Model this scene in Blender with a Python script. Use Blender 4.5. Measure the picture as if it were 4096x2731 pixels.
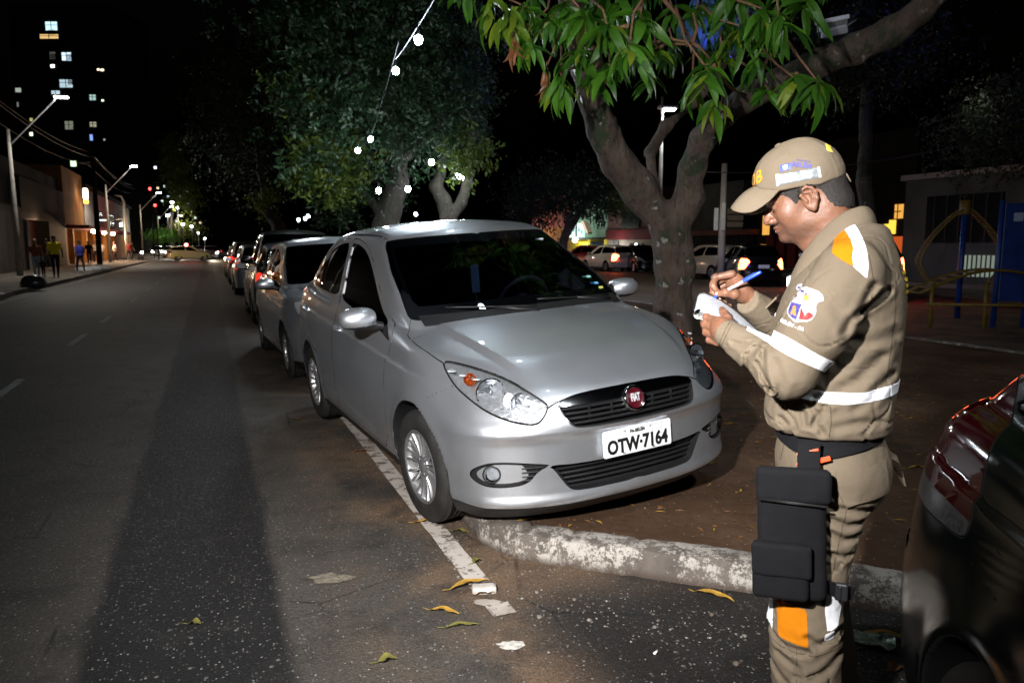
import bpy, bmesh, math, random
import numpy as np
from mathutils import Vector, Matrix, Euler, noise as mnoise
from mathutils.bvhtree import BVHTree
for o in list(bpy.data.objects): bpy.data.objects.remove(o)
SC = bpy.context.scene; COL = SC.collection
R_ = math.radians; PI = math.pi
# ---------------------------------------------------------------- camera
cam_d = bpy.data.cameras.new('camera'); cam = bpy.data.objects.new('camera', cam_d); COL.objects.link(cam)
cam_d.sensor_width = 36; cam_d.lens = 26.02; cam_d.clip_end = 2000; cam_d.clip_start = .05
cam.location = (0, 0, 1.46); cam.rotation_euler = (R_(90-7.31), 0, 0)
cam_d.dof.use_dof = True; cam_d.dof.focus_distance = 2.6; cam_d.dof.aperture_fstop = 6.3
SC.camera = cam
# ---------------------------------------------------------------- world (clear tropical night)
w = bpy.data.worlds.new('World'); SC.world = w; w.use_nodes = True
nt = w.node_tree; bg = nt.nodes['Background']
sky = nt.nodes.new('ShaderNodeTexSky'); sky.sky_type = 'NISHITA'; sky.sun_disc = False
sky.sun_elevation = R_(-4); sky.sun_rotation = R_(200)
nt.links.new(sky.outputs[0], bg.inputs[0]); bg.inputs[1].default_value = 0.05
SC.view_settings.view_transform = 'Standard'; SC.view_settings.look = 'None'
SC.view_settings.exposure = 0; SC.view_settings.gamma = 1
SC.cycles.max_bounces = 5; SC.cycles.diffuse_bounces = 2; SC.cycles.glossy_bounces = 4
SC.cycles.transmission_bounces = 5; SC.cycles.transparent_max_bounces = 8
SC.cycles.sample_clamp_indirect = 4
def lamp(name, kind, loc, power, color=(1,1,1), size=.1, aim=None, spot=None, blend=.6):
    d = bpy.data.lights.new(name, kind); d.energy = power; d.color = color
    if kind == 'AREA': d.shape = 'DISK'; d.size = size
    else: d.shadow_soft_size = size
    if kind == 'SPOT': d.spot_size = R_(spot); d.spot_blend = blend
    o = bpy.data.objects.new(name, d); COL.objects.link(o); o.location = loc
    if aim is not None: o.rotation_euler = (Vector(aim)-Vector(loc)).to_track_quat('-Z', 'Y').to_euler()
    return o
# the photographer's flash, raised to the left of the lens
lamp('flash_light', 'SPOT', (-.75, -.15, 2.15), 1850, (1,.97,.95), .05, aim=(.05, 4.2, .78), spot=80, blend=1.0)
# ---------------------------------------------------------------- helpers
RA = R_(22.1)                                     # the street runs 22.1 degrees left of the view
def rd(u, s, z=0.0):                              # street coordinates: u to the right of it, s along it
    return Vector((u*math.cos(RA)-s*math.sin(RA), u*math.sin(RA)+s*math.cos(RA), z))
def link(name, me, parent=None, mats=()):
    o = bpy.data.objects.new(name, me); COL.objects.link(o)
    for m in (mats if isinstance(mats, (list, tuple)) else [mats]):
        if m is not None and me is not None and m.name not in [x.name for x in me.materials if x]: me.materials.append(m)
    if parent is not None: o.parent = parent
    return o
def tag(o, label=None, cat=None, group=None, kind=None):
    if label: o['label'] = label
    if cat: o['category'] = cat
    if group: o['group'] = group
    if kind: o['kind'] = kind
    return o
def thing(name, label, cat, loc=(0,0,0), rotz=0, group=None, parent=None):
    o = bpy.data.objects.new(name, None); COL.objects.link(o); o.empty_display_size = .2
    o.location = loc; o.rotation_euler = (0,0,rotz)
    return tag(o, label, cat, group)
def copy_tree(o, parent=None):
    c = o.copy(); COL.objects.link(c); c.parent = parent
    for ch in o.children: copy_tree(ch, c)
    return c
class MB:
    def __init__(s): s.v=[]; s.f=[]; s.m=[]; s.sm=[]
    def add(s, vs, fs, mi=0, smooth=False):
        b=len(s.v); s.v += [tuple(p) for p in vs]
        for f in fs: s.f.append(tuple(i+b for i in f)); s.m.append(mi); s.sm.append(smooth)
        return s
    def box(s, c, d, rz=0, mi=0, M=None, taper=1.0):
        cx,cy,cz=c; hx,hy,hz=d[0]/2,d[1]/2,d[2]/2; vs=[]
        for z in (-1,1):
            t = taper if z>0 else 1
            for x,y in ((-1,-1),(1,-1),(1,1),(-1,1)):
                px,py=x*hx*t,y*hy*t
                X=px*math.cos(rz)-py*math.sin(rz); Y=px*math.sin(rz)+py*math.cos(rz)
                vs.append(Vector((cx+X,cy+Y,cz+z*hz)))
        if M: vs=[M@p for p in vs]
        return s.add(vs,[(3,2,1,0),(4,5,6,7),(0,1,5,4),(1,2,6,5),(2,3,7,6),(3,0,4,7)],mi)
    def bbox(s, c, d, bev=.01, rz=0, mi=0, M=None):      # box with bevelled edges
        bm=bmesh.new(); bmesh.ops.create_cube(bm,size=1)
        for v in bm.verts: v.co=Vector((v.co.x*d[0],v.co.y*d[1],v.co.z*d[2]))
        bmesh.ops.bevel(bm,geom=list(bm.edges),offset=bev,segments=2,profile=.5,affect='EDGES')
        T=Matrix.Translation(c)@Matrix.Rotation(rz,4,'Z')
        if M: T=M@T
        bm.verts.index_update()
        s.add([T@v.co for v in bm.verts],[[v.index for v in f.verts] for f in bm.faces],mi,False); bm.free(); return s
    def tube(s, pts, rad, n=8, mi=0, cap=True, smooth=True, flat=1.0):
        pts=[Vector(p) for p in pts]; k=len(pts)
        if not hasattr(rad,'__len__'): rad=[rad]*k
        vs=[]; up=None
        for i,p in enumerate(pts):
            t=(pts[min(i+1,k-1)]-pts[max(i-1,0)]).normalized()
            if up is None:
                up=Vector((0,0,1)) if abs(t.z)<.9 else Vector((1,0,0))
            a=t.cross(up).normalized(); b=a.cross(t).normalized(); up=b
            for j in range(n):
                q=2*PI*j/n; vs.append(p+a*math.cos(q)*rad[i]+b*math.sin(q)*rad[i]*flat)
        fs=[(i*n+j,i*n+(j+1)%n,(i+1)*n+(j+1)%n,(i+1)*n+j) for i in range(k-1) for j in range(n)]
        s.add(vs,fs,mi,smooth)
        if cap:
            b=len(s.v)-len(vs)
            s.f.append(tuple(b+j for j in range(n))[::-1]); s.m.append(mi); s.sm.append(False)
            s.f.append(tuple(b+(k-1)*n+j for j in range(n))); s.m.append(mi); s.sm.append(False)
        return s
    def lathe(s, prof, n=16, c=(0,0,0), axis='Z', mi=0, smooth=True, closed=False):  # prof: (r, h)
        vs=[];k=len(prof)
        for r,h in prof:
            for j in range(n):
                q=2*PI*j/n; x,y=r*math.cos(q),r*math.sin(q)
                p={'Z':(x,y,h),'Y':(x,h,-y),'X':(h,x,y)}[axis]
                vs.append(Vector(p)+Vector(c))
        fs=[(i*n+j,i*n+(j+1)%n,(i+1)*n+(j+1)%n,(i+1)*n+j) for i in range(k-1) for j in range(n)]
        if closed: fs+=[((k-1)*n+j,(k-1)*n+(j+1)%n,(j+1)%n,j) for j in range(n)]
        return s.add(vs,fs,mi,smooth)
    def ball(s, c, r, n=12, m=8, mi=0, M=None):
        if not hasattr(r,'__len__'): r=(r,r,r)
        vs=[];fs=[]
        for i in range(m+1):
            a=PI*i/m
            for j in range(n):
                q=2*PI*j/n; p=Vector((r[0]*math.sin(a)*math.cos(q),r[1]*math.sin(a)*math.sin(q),-r[2]*math.cos(a)))
                if M: p=M@p
                vs.append(p+Vector(c))
        fs=[(i*n+j,i*n+(j+1)%n,(i+1)*n+(j+1)%n,(i+1)*n+j) for i in range(m) for j in range(n)]
        return s.add(vs,fs,mi,True)
    def prism(s, poly, z0, z1, M=None, mi=0):            # polygon in XY, extruded z0..z1
        n=len(poly); vs=[Vector((p[0],p[1],z)) for z in (z0,z1) for p in poly]
        if M: vs=[M@p for p in vs]
        return s.add(vs,[tuple(range(n))[::-1],tuple(range(n,2*n))]+[(i,(i+1)%n,n+(i+1)%n,n+i) for i in range(n)],mi)
    def grid(s, P, mi=0, smooth=True, flip=False):       # P[i][j] points
        a=len(P); b=len(P[0])
        fs=[(i*b+j,(i+1)*b+j,(i+1)*b+j+1,i*b+j+1) for i in range(a-1) for j in range(b-1)]
        if flip: fs=[f[::-1] for f in fs]
        return s.add([p for r in P for p in r],fs,mi,smooth)
    def mesh(s, name='m'):
        me=bpy.data.meshes.new(name); me.from_pydata(s.v,[],s.f)
        me.polygons.foreach_set('material_index',s.m); me.polygons.foreach_set('use_smooth',s.sm); me.update()
        bm=bmesh.new(); bm.from_mesh(me); bmesh.ops.remove_doubles(bm,verts=bm.verts,dist=1e-5)
        bm.to_mesh(me); bm.free(); return me
    def obj(s, name, mats, parent=None, **kw):
        me=s.mesh(name); o=bpy.data.objects.new(name,me); COL.objects.link(o)
        for m in (mats if isinstance(mats,(list,tuple)) else [mats]): me.materials.append(m)
        if parent is not None: o.parent=parent
        if kw: tag(o,**kw)
        return o
def npmesh(name, V, Fc, mats, parent=None, smooth=True, mi=None):
    me=bpy.data.meshes.new(name); me.from_pydata(np.asarray(V).tolist(),[],np.asarray(Fc).tolist())
    if smooth: me.polygons.foreach_set('use_smooth',[True]*len(me.polygons))
    if mi is not None: me.polygons.foreach_set('material_index',mi)
    for m in (mats if isinstance(mats,(list,tuple)) else [mats]): me.materials.append(m)
    o=bpy.data.objects.new(name,me); COL.objects.link(o)
    if parent is not None: o.parent=parent
    return o
# signed-distance modelling: smooth unions of capsules and ellipsoids turned into one surface
def grid_pts(lo, hi, h):
    ax=[np.arange(lo[i],hi[i]+h,h,dtype=np.float32) for i in range(3)]
    return np.stack(np.meshgrid(*ax,indexing='ij'),-1)
def smin(a,b,k):
    h=np.clip(.5+.5*(b-a)/k,0,1); return b+(a-b)*h-k*h*(1-h)
def smax(a,b,k): return -smin(-a,-b,k)
def sd_cap(P,a,b,ra,rb):
    a=np.array(a,np.float32);b=np.array(b,np.float32);d=b-a
    t=np.clip(((P-a)@d)/max(float(d@d),1e-9),0,1)
    return np.linalg.norm(P-a-t[...,None]*d,axis=-1)-(ra+(rb-ra)*t)
def rotm(rx=0,ry=0,rz=0): return np.array(Euler((R_(rx),R_(ry),R_(rz))).to_matrix(),np.float32)
def sd_ell(P,c,r,M=None):
    q=P-np.array(c,np.float32)
    if M is not None: q=q@M
    r=np.array(r,np.float32); k0=np.linalg.norm(q/r,axis=-1); k1=np.linalg.norm(q/(r*r),axis=-1)
    return k0*(k0-1)/np.maximum(k1,1e-6)
def sd_box(P,c,b,rd_=0.0,M=None):
    q=P-np.array(c,np.float32)
    if M is not None: q=q@M
    q=np.abs(q)-(np.array(b,np.float32)-rd_)
    return np.linalg.norm(np.maximum(q,0),axis=-1)+np.minimum(q.max(-1),0)-rd_
def nets(f, lo, h):
    s=f<0
    nx,ny,nz=f.shape
    c=[s[i:nx-1+i,j:ny-1+j,k:nz-1+k] for i in (0,1) for j in (0,1) for k in (0,1)]
    cnt=sum(x.astype(np.int8) for x in c); act=(cnt>0)&(cnt<8)
    ids=np.full(act.shape,-1,np.int64); I=np.argwhere(act); ids[act]=np.arange(len(I))
    acc=np.zeros((len(I),3)); num=np.zeros(len(I))
    i,j,k=I.T
    for ax in range(3):
        o=[0,1,2]; o.remove(ax)
        for a in (0,1):
            for b in (0,1):
                p=[i,j,k]; q=[0,0,0]; q[o[0]]=a; q[o[1]]=b
                A=f[i+q[0],j+q[1],k+q[2]]; q2=list(q); q2[ax]=1
                B=f[i+q2[0],j+q2[1],k+q2[2]]
                m=(A<0)!=(B<0); t=np.where(m,A/np.where(m,A-B,1),0)
                pos=np.stack([np.full(len(I),float(q[0])),np.full(len(I),float(q[1])),np.full(len(I),float(q[2]))],1)
                pos[:,ax]=t; acc+=pos*m[:,None]; num+=m
    V=(I+acc/num[:,None])*h+np.array(lo)
    F=[]
    for ax in range(3):
        o=[(ax+1)%3,(ax+2)%3]
        sl0=[slice(1,-1)]*3; sl0[ax]=slice(0,-1); sl1=list(sl0); sl1[ax]=slice(1,None)
        sl0=[slice(1,nn-1) for nn in f.shape]; sl0[ax]=slice(0,f.shape[ax]-1)
        sl1=list(sl0); sl1[ax]=slice(1,f.shape[ax])
        A=s[tuple(sl0)];B=s[tuple(sl1)]
        for sign in (True,False):
            E=np.argwhere((A!=B)&(A==sign))
            if not len(E): continue
            E=E.copy(); E[:,o[0]]+=1; E[:,o[1]]+=1
            def g(da,db):
                e=E.copy(); e[:,o[0]]+=da; e[:,o[1]]+=db; return ids[e[:,0],e[:,1],e[:,2]]
            q=np.stack([g(-1,-1),g(0,-1),g(0,0),g(-1,0)],1)
            if not sign: q=q[:,::-1]
            F.append(q)
    return V,np.concatenate(F)
def fbm(P, scale, octv=3, seed=0.0):                  # cheap vectorised value noise
    out=0; amp=1
    for o_ in range(octv):
        Q=P*scale*2**o_+seed+17.3*o_; I=np.floor(Q).astype(np.int64); fr=Q-I; fr=fr*fr*(3-2*fr)
        def hsh(a,b,c):
            n=(a*73856093)^(b*19349663)^(c*83492791); n=(n^(n>>13))*1274126177
            return ((n^(n>>16))&0xffff)/65535.0
        r=0
        for a in (0,1):
            for b in (0,1):
                for c in (0,1):
                    wgt=(fr[...,0] if a else 1-fr[...,0])*(fr[...,1] if b else 1-fr[...,1])*(fr[...,2] if c else 1-fr[...,2])
                    r=r+wgt*hsh(I[...,0]+a,I[...,1]+b,I[...,2]+c)
        out=out+(r-.5)*amp; amp*=.5
    return out
# ---------------------------------------------------------------- materials
class NT:
    def __init__(s,name):
        s.m=bpy.data.materials.new(name); s.m.use_nodes=True; s.t=s.m.node_tree; s.b=s.t.nodes['Principled BSDF']
        s.tc=s.t.nodes.new('ShaderNodeTexCoord')
    def n(s,t,**kw):
        nd=s.t.nodes.new('ShaderNode'+t)
        for k,v in kw.items():
            if k in nd.inputs: nd.inputs[k].default_value=v
            else: setattr(nd,k,v)
        return nd
    def l(s,a,b): s.t.links.new(a,b)
    def noise(s,scale,detail=4,rough=.55,vec=None,dist=0):
        n=s.n('TexNoise',Scale=scale,Detail=detail,Roughness=rough,Distortion=dist); s.l(vec or s.tc.outputs['Object'],n.inputs['Vector']); return n.outputs['Fac']
    def vor(s,scale,vec=None,out='Distance',feat='F1',rand=1):
        n=s.n('TexVoronoi',Scale=scale,Randomness=rand); n.feature=feat; s.l(vec or s.tc.outputs['Object'],n.inputs['Vector']); return n.outputs[out]
    def ramp(s,fac,stops):
        r=s.n('ValToRGB'); e=r.color_ramp.elements
        while len(e)<len(stops): e.new(.5)
        for i,(p,c) in enumerate(stops):
            e[i].position=p; e[i].color=(c if hasattr(c,'__len__') else (c,c,c))[:3]+(1,)
        s.l(fac,r.inputs['Fac']); return r.outputs['Color']
    def mix(s,f,a,b,mode='MIX'):
        n=s.n('Mix'); n.data_type='RGBA'; n.blend_type=mode
        for sock,v in ((n.inputs['Factor'],f),(n.inputs['A'],a),(n.inputs['B'],b)):
            pass
        ins=[i for i in n.inputs if i.enabled] if False else n.inputs
        F_,A_,B_=n.inputs[0],n.inputs[6],n.inputs[7]
        for sock,v in ((F_,f),(A_,a),(B_,b)):
            if isinstance(v,bpy.types.NodeSocket): s.l(v,sock)
            elif hasattr(v,'__len__'): sock.default_value=tuple(v[:3])+(1,)
            else: sock.default_value=v if sock is F_ else (v,v,v,1)
        return n.outputs[2]
    def math(s,op,a,b=0,c=None,clamp=False):
        n=s.n('Math'); n.operation=op; n.use_clamp=clamp
        for i,v in enumerate((a,b,c)):
            if v is None: continue
            if isinstance(v,bpy.types.NodeSocket): s.l(v,n.inputs[i])
            else: n.inputs[i].default_value=v
        return n.outputs[0]
    def bump(s,h,strength=.3,dist=.01,prev=None):
        n=s.n('Bump',Strength=strength,Distance=dist); s.l(h,n.inputs['Height'])
        if prev is not None: s.l(prev,n.inputs['Normal'])
        return n.outputs['Normal']
    def set(s,**kw):
        for k,v in kw.items():
            k=k.replace('_',' ')
            if isinstance(v,bpy.types.NodeSocket): s.l(v,s.b.inputs[k])
            else: s.b.inputs[k].default_value=v if not hasattr(v,'__len__') or s.b.inputs[k].type!='RGBA' or len(v)!=3 else tuple(v)+(1,)
        return s
    def smooth(s,x,a,b): 
        n=s.n('MapRange'); n.interpolation_type='SMOOTHSTEP'; s.l(x,n.inputs['Value'])
        n.inputs['From Min'].default_value=a; n.inputs['From Max'].default_value=b; return n.outputs['Result']
def mat(name,base,rough=.5,metal=0,var=.12,vs=6,bump=0,bs=60,coat=0,bd=.004,rvar=0):
    t=NT(name); c=tuple(base)
    if var:
        f=t.noise(vs,5); col=t.ramp(f,[(.3,tuple(x*(1-var) for x in c)),(.7,tuple(min(1,x*(1+var)) for x in c))])
    else: col=c
    t.set(Base_Color=col,Roughness=rough,Metallic=metal,Coat_Weight=coat,Coat_Roughness=.03,Specular_IOR_Level=(.5 if rough<.4 or metal else (.35 if rough<.65 else .18)))
    if rvar: t.set(Roughness=t.ramp(t.noise(vs*3,3),[(.3,rough-rvar),(.7,rough+rvar)]))
    if bump: t.set(Normal=t.bump(t.noise(bs,4),bump,bd))
    return t.m
def emit(name,color,strength,base=(.8,.8,.8)):
    t=NT(name); t.set(Base_Color=base,Emission_Color=color,Emission_Strength=strength,Roughness=.4); return t.m
def glass(name,tint=(.8,.85,.85),rough=.0,trans=1.0,ior=1.45,alpha=1):
    t=NT(name); t.set(Base_Color=tint,Roughness=rough,Transmission_Weight=trans,IOR=ior); return t.m
def thin_glass(name,tint=(.3,.35,.38),refl=.9):           # a pane one sheet thick: tinted see-through with a mirror coat
    t=NT(name); out=t.t.nodes['Material Output']
    tr=t.n('BsdfTransparent'); tr.inputs[0].default_value=tuple(tint)+(1,)
    gl=t.n('BsdfGlossy'); gl.inputs['Roughness'].default_value=.01; gl.inputs[0].default_value=(refl,refl,refl,1)
    fr=t.n('Fresnel',IOR=1.5); mx=t.n('MixShader')
    t.l(fr.outputs[0],mx.inputs[0]); t.l(tr.outputs[0],mx.inputs[1]); t.l(gl.outputs[0],mx.inputs[2]); t.l(mx.outputs[0],out.inputs[0])
    return t.m
M_BLACK=mat('black_plastic',(.012,.012,.013),.45,var=.2,vs=20)
M_RUBBER=mat('tyre_rubber',(.02,.019,.018),.75,var=.35,vs=9,bump=.3,bs=90,bd=.002)
M_CHROME=mat('chrome',(.75,.76,.78),.08,1,var=0)
M_STEEL=mat('galvanised_steel',(.36,.37,.38),.45,.6,var=.15,vs=12)
M_WHITEP=mat('white_paint',(.75,.75,.73),.5,var=.06)
M_DARK=mat('dark_void',(.004,.004,.004),.8,var=0)
def text_mesh(txt, size, ext=.001, align='CENTER', shear=0, xs=1.0, bold=0.0):
    cu=bpy.data.curves.new('txt','FONT'); cu.body=txt; cu.size=size; cu.extrude=ext; cu.align_x=align; cu.align_y='CENTER'; cu.shear=shear; cu.offset=bold; cu.resolution_u=3
    o=bpy.data.objects.new('txt',cu); COL.objects.link(o); dg=bpy.context.evaluated_depsgraph_get(); dg.update()
    me=bpy.data.meshes.new_from_object(o.evaluated_get(dg)); bpy.data.objects.remove(o)
    for v in me.vertices: v.co.x*=xs
    return me
def mesh_xf(me,M): me.transform(M); return me
# ================================================================ ground, road, kerbs
def asphalt():
    t=NT('worn_asphalt'); ob=t.tc.outputs['Object']
    sx=t.n('SeparateXYZ'); t.l(ob,sx.inputs[0]); U,S=sx.outputs[0],sx.outputs[1]
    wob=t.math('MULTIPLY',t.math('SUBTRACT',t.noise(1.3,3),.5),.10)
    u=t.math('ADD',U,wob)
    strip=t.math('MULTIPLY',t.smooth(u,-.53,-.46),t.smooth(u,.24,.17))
    big=t.noise(.45,4); med=t.noise(3.2,5,.6)
    base=t.ramp(big,[(.3,(.034,.030,.026)),(.7,(.070,.062,.053))])
    sand=t.math('MULTIPLY',t.smooth(u,.25,.95),t.smooth(t.noise(1.1,5,.65),.40,.62))
    base=t.mix(t.math('MULTIPLY',sand,.85),base,(.155,.098,.058))
    lane=t.math('MULTIPLY',t.smooth(u,-2.9,-2.2),t.smooth(u,-1.1,-1.8))
    base=t.mix(t.math('MULTIPLY',lane,.45),base,(.028,.027,.026))
    base=t.mix(t.math('MULTIPLY',t.smooth(u,-.55,-1.3),.30),base,(.022,.021,.021))
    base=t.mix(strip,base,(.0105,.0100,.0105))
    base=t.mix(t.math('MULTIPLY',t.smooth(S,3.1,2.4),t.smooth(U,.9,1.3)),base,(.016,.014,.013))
    base=t.mix(t.math('MULTIPLY',t.smooth(med,.48,.68),.6),base,(.018,.017,.016))
    gr_=t.noise(230,4,.75); g2=t.noise(75,5,.7); base=t.mix(.85,base,t.ramp(gr_,[(.32,.25),(.5,.85),(.68,1.9)]),'MULTIPLY'); base=t.mix(.7,base,t.ramp(g2,[(.35,.45),(.65,1.5)]),'MULTIPLY')
    base=t.mix(t.math('MULTIPLY',t.smooth(t.vor(1.7,out='Distance',feat='DISTANCE_TO_EDGE'),.012,.004),t.smooth(t.noise(.9,3),.5,.6)),base,(.008,.008,.008))
    # stones showing in the binder
    vn=t.n('TexVoronoi',Scale=85.0); t.l(ob,vn.inputs['Vector'])
    bw=t.n('SeparateColor'); t.l(vn.outputs['Color'],bw.inputs[0])
    small=t.smooth(vn.outputs['Distance'],.42,.30)
    sel=t.smooth(bw.outputs[0],.70,.95)
    st=t.math('MULTIPLY',small,sel)
    stcol=t.ramp(bw.outputs[1],[(0,(.05,.045,.04)),(.55,(.12,.11,.10)),(.8,(.20,.19,.18)),(1,(.32,.30,.28))])
    base=t.mix(t.math('MULTIPLY',st,.85),base,stcol)
    v2=t.n('TexVoronoi',Scale=38.0); t.l(ob,v2.inputs['Vector']); b2=t.n('SeparateColor'); t.l(v2.outputs['Color'],b2.inputs[0])
    st2=t.math('MULTIPLY',t.smooth(v2.outputs['Distance'],.34,.24),t.smooth(b2.outputs[0],.955,.975))
    base=t.mix(st2,base,(.12,.108,.096))
    h=t.math('ADD',t.math('MULTIPLY',t.noise(160,3),.5),t.math('MULTIPLY',small,.9))
    nb=t.bump(h,.55,.004); nb=t.bump(t.noise(9,4),.25,.02,nb)
    t.set(Base_Color=base,Roughness=t.ramp(t.noise(60,3),[(.3,.5),(.7,.85)]),Normal=nb,Specular_IOR_Level=.28)
    return t.m
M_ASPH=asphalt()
def dirt():
    t=NT('bare_soil'); big=t.noise(1.2,5,.6); fine=t.noise(22,6,.7)
    c=t.ramp(big,[(.25,(.036,.019,.011)),(.5,(.066,.037,.021)),(.75,(.115,.069,.043))])
    c=t.mix(t.math('MULTIPLY',t.smooth(t.noise(2.6,6,.7),.55,.66),.8),c,(.022,.024,.014))
    c=t.mix(t.smooth(fine,.45,.75),c,t.mix(.5,c,(.02,.012,.009)))
    vn=t.n('TexVoronoi',Scale=60.0); t.l(t.tc.outputs['Object'],vn.inputs['Vector']); b=t.n('SeparateColor'); t.l(vn.outputs['Color'],b.inputs[0])
    c=t.mix(t.math('MULTIPLY',t.smooth(vn.outputs['Distance'],.3,.2),t.smooth(b.outputs[0],.94,.97)),c,(.2,.18,.15))
    # pale drag marks in front of the car
    mp=t.n('Mapping'); mp.inputs['Scale'].default_value=(26,1.4,1); mp.inputs['Rotation'].default_value=(0,0,R_(20)); t.l(t.tc.outputs['Object'],mp.inputs[0])
    sc=t.smooth(t.noise(1.0,3,.6,mp.outputs[0]),.60,.70); c=t.mix(t.math('MULTIPLY',t.math('MULTIPLY',sc,t.smooth(t.noise(1.7,2),.5,.62)),.5),c,(.16,.13,.10))
    n=t.bump(fine,.6,.008); n=t.bump(t.noise(5,4),.4,.03,n)
    t.set(Base_Color=c,Roughness=.95,Normal=n,Specular_IOR_Level=.12); return t.m
M_DIRT=dirt()
def kerbmat():
    t=NT('chipped_white_kerb_paint')
    conc=t.ramp(t.noise(6,6,.65),[(.3,(.05,.041,.034)),(.7,(.13,.108,.09))])
    chip=t.noise(14,8,.75,dist=.4); big=t.noise(2.1,3)
    fine=t.noise(70,6,.8); f=t.math('MULTIPLY',t.smooth(t.math('ADD',t.math('ADD',chip,t.math('MULTIPLY',t.math('SUBTRACT',big,.5),.8)),t.math('MULTIPLY',t.math('SUBTRACT',fine,.5),.8)),.47,.57),.9)
    c=t.mix(f,conc,(.36,.335,.30)); c=t.mix(t.smooth(t.noise(3.2,6,.7),.52,.72),c,(.06,.047,.037))
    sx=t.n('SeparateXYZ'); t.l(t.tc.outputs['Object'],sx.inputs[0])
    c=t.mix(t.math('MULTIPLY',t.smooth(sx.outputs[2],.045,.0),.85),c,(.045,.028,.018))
    nb=t.bump(chip,.5,.008); nb=t.bump(t.noise(40,5),.4,.004,nb)
    t.set(Base_Color=c,Roughness=.8,Normal=nb); return t.m
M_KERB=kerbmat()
M_CONC=mat('pavement_concrete',(.12,.105,.09),.85,var=.35,vs=1.5,bump=.4,bs=30,bd=.01)
def sheet(name,poly,z,m,M=None,kind='structure'):
    b=MB(); b.add([(p[0],p[1],z) for p in poly],[tuple(range(len(poly)))]); o=b.obj(name,m); o.rotation_euler=(0,0,RA); tag(o,kind=kind); return o
sheet('ground',[(-400,-60),(400,-60),(400,600),(-400,600)],-.03,M_DIRT)
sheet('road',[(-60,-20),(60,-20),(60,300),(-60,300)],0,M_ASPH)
def linemat():
    t=NT('road_marking_paint'); chip=t.noise(9,8,.75); f=t.smooth(chip,.40,.50); sc=t.smooth(t.noise(55,4,.7),.62,.72)
    c=t.mix(f,(.07,.05,.04),(.42,.38,.34)); c=t.mix(sc,c,(.05,.045,.04))
    c=t.mix(t.smooth(t.noise(1.6,4,.6),.5,.72),c,(.10,.06,.035))
    t.set(Base_Color=c,Roughness=.75,Normal=t.bump(t.noise(150,3),.4,.003)); return t.m
M_LINE=linemat()
def strips(name,rects,m,z=.004):
    b=MB()
    for (u0,s0,u1,s1) in rects:
        n=max(1,int((s1-s0)/.12)) if s1-s0<12 else 1; P=[]
        for i in range(n+1):
            s=s0+(s1-s0)*i/n; j=.006*mnoise.noise(Vector((u0,s*9,0))) if n>1 else 0
            P.append([(u0+j,s,z),(u1+j*.6,s,z)])
        b.grid(P,flip=True,smooth=False)
    o=b.obj(name,m); o.rotation_euler=(0,0,RA); tag(o,kind='structure'); return o
strips('parking_line',[(.975,2.60,1.075,2.70),(.975,2.90,1.075,13)],M_LINE)
M_LINE2=mat('faded_lane_paint',(.14,.135,.125),.8,var=.5,vs=7)
strips('lane_dash',[(-2.04,s,-1.95,s+1.55) for s in (8.0,12.6,16.1)]+[(-2.04,s,-1.95,s+2) for s in range(22,150,5)],M_LINE2)
strips('edge_line',[(-5.16,8,-5.04,180)],mat('edge_line_paint',(.22,.2,.17),.8,var=.4,vs=2))
# median: kerb path in street coordinates, then the soil it holds
kp=[rd(1.25,s) for s in (40,30,22,17,14,12.4,11.1,9.9,8.7,7.6,6.5,5.6,4.7,4.0)]+[Vector((-.23,3.74,0)),Vector((-.13,3.50,0)),Vector((.02,3.34,0)),Vector((.25,3.25,0)),Vector((.55,3.15,0)),Vector((1.05,2.985,0)),Vector((1.62,2.80,0)),Vector((2.3,2.60,0)),Vector((3.2,2.42,0)),Vector((4.4,2.5,0)),Vector((5.6,3.4,0)),Vector((6.15,5.2,0)),rd(9.6,5.0)]+[rd(9.75,s) for s in (8,11,15,20,27,40)]
kerb=thing('kerb','low concrete kerb with chipped white paint curving round the end of the soil median','kerb')
def kerb_stone(a,b,ta,tb,h=.125,wd=.17,seed=0):
    mb=MB(); n=max(3,int((b-a).length/.035)); n=min(n,34)
    prof=[(-.016,-.05),(-.010,.02),(-.006,.060),(-.003,.100),(.003,.113),(.016,.119),(.06,.1205),(.10,.119),(.145,.117),(.162,.108),(wd,.06),(wd,-.05)]
    P=[]
    for i in range(n+1):
        t=i/n; c=a.lerp(b,t); tn=ta.lerp(tb,t).normalized(); nr=Vector((-tn.y,tn.x,0))   # inward = left of travel
        g=min(i,n-i); dip=.009 if g==0 else (.001 if g==1 else 0)
        row=[]
        for (x,z) in prof:
            p=c+nr*x; q=p*6+Vector((seed,0,z*40)); d=.006*mnoise.noise(q*.7)+.004*mnoise.noise(q*3.1)+.003*mnoise.noise(q*9)
            brk=max(0,mnoise.noise(p*2.2+Vector((0,0,seed)))-.25)*.05
            row.append(p+nr*(d+dip*(1 if x<.1 else -1)+(brk if z>.05 and x<.1 else 0))+Vector((0,0,z*h/.12+d-dip-(brk if z>.09 else 0))))
        P.append(row)
    mb.grid(P); k=len(prof)
    mb.add(P[0],[tuple(range(k))]); mb.add(P[-1],[tuple(range(k))[::-1]])
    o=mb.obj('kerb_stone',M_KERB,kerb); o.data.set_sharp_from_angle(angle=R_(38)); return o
tang=[]
for i in range(len(kp)):
    tang.append((kp[min(i+1,len(kp)-1)]-kp[max(i-1,0)]).normalized())
for i in range(len(kp)-1): kerb_stone(kp[i],kp[i+1],tang[i],tang[i+1],seed=i*3.7)
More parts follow.
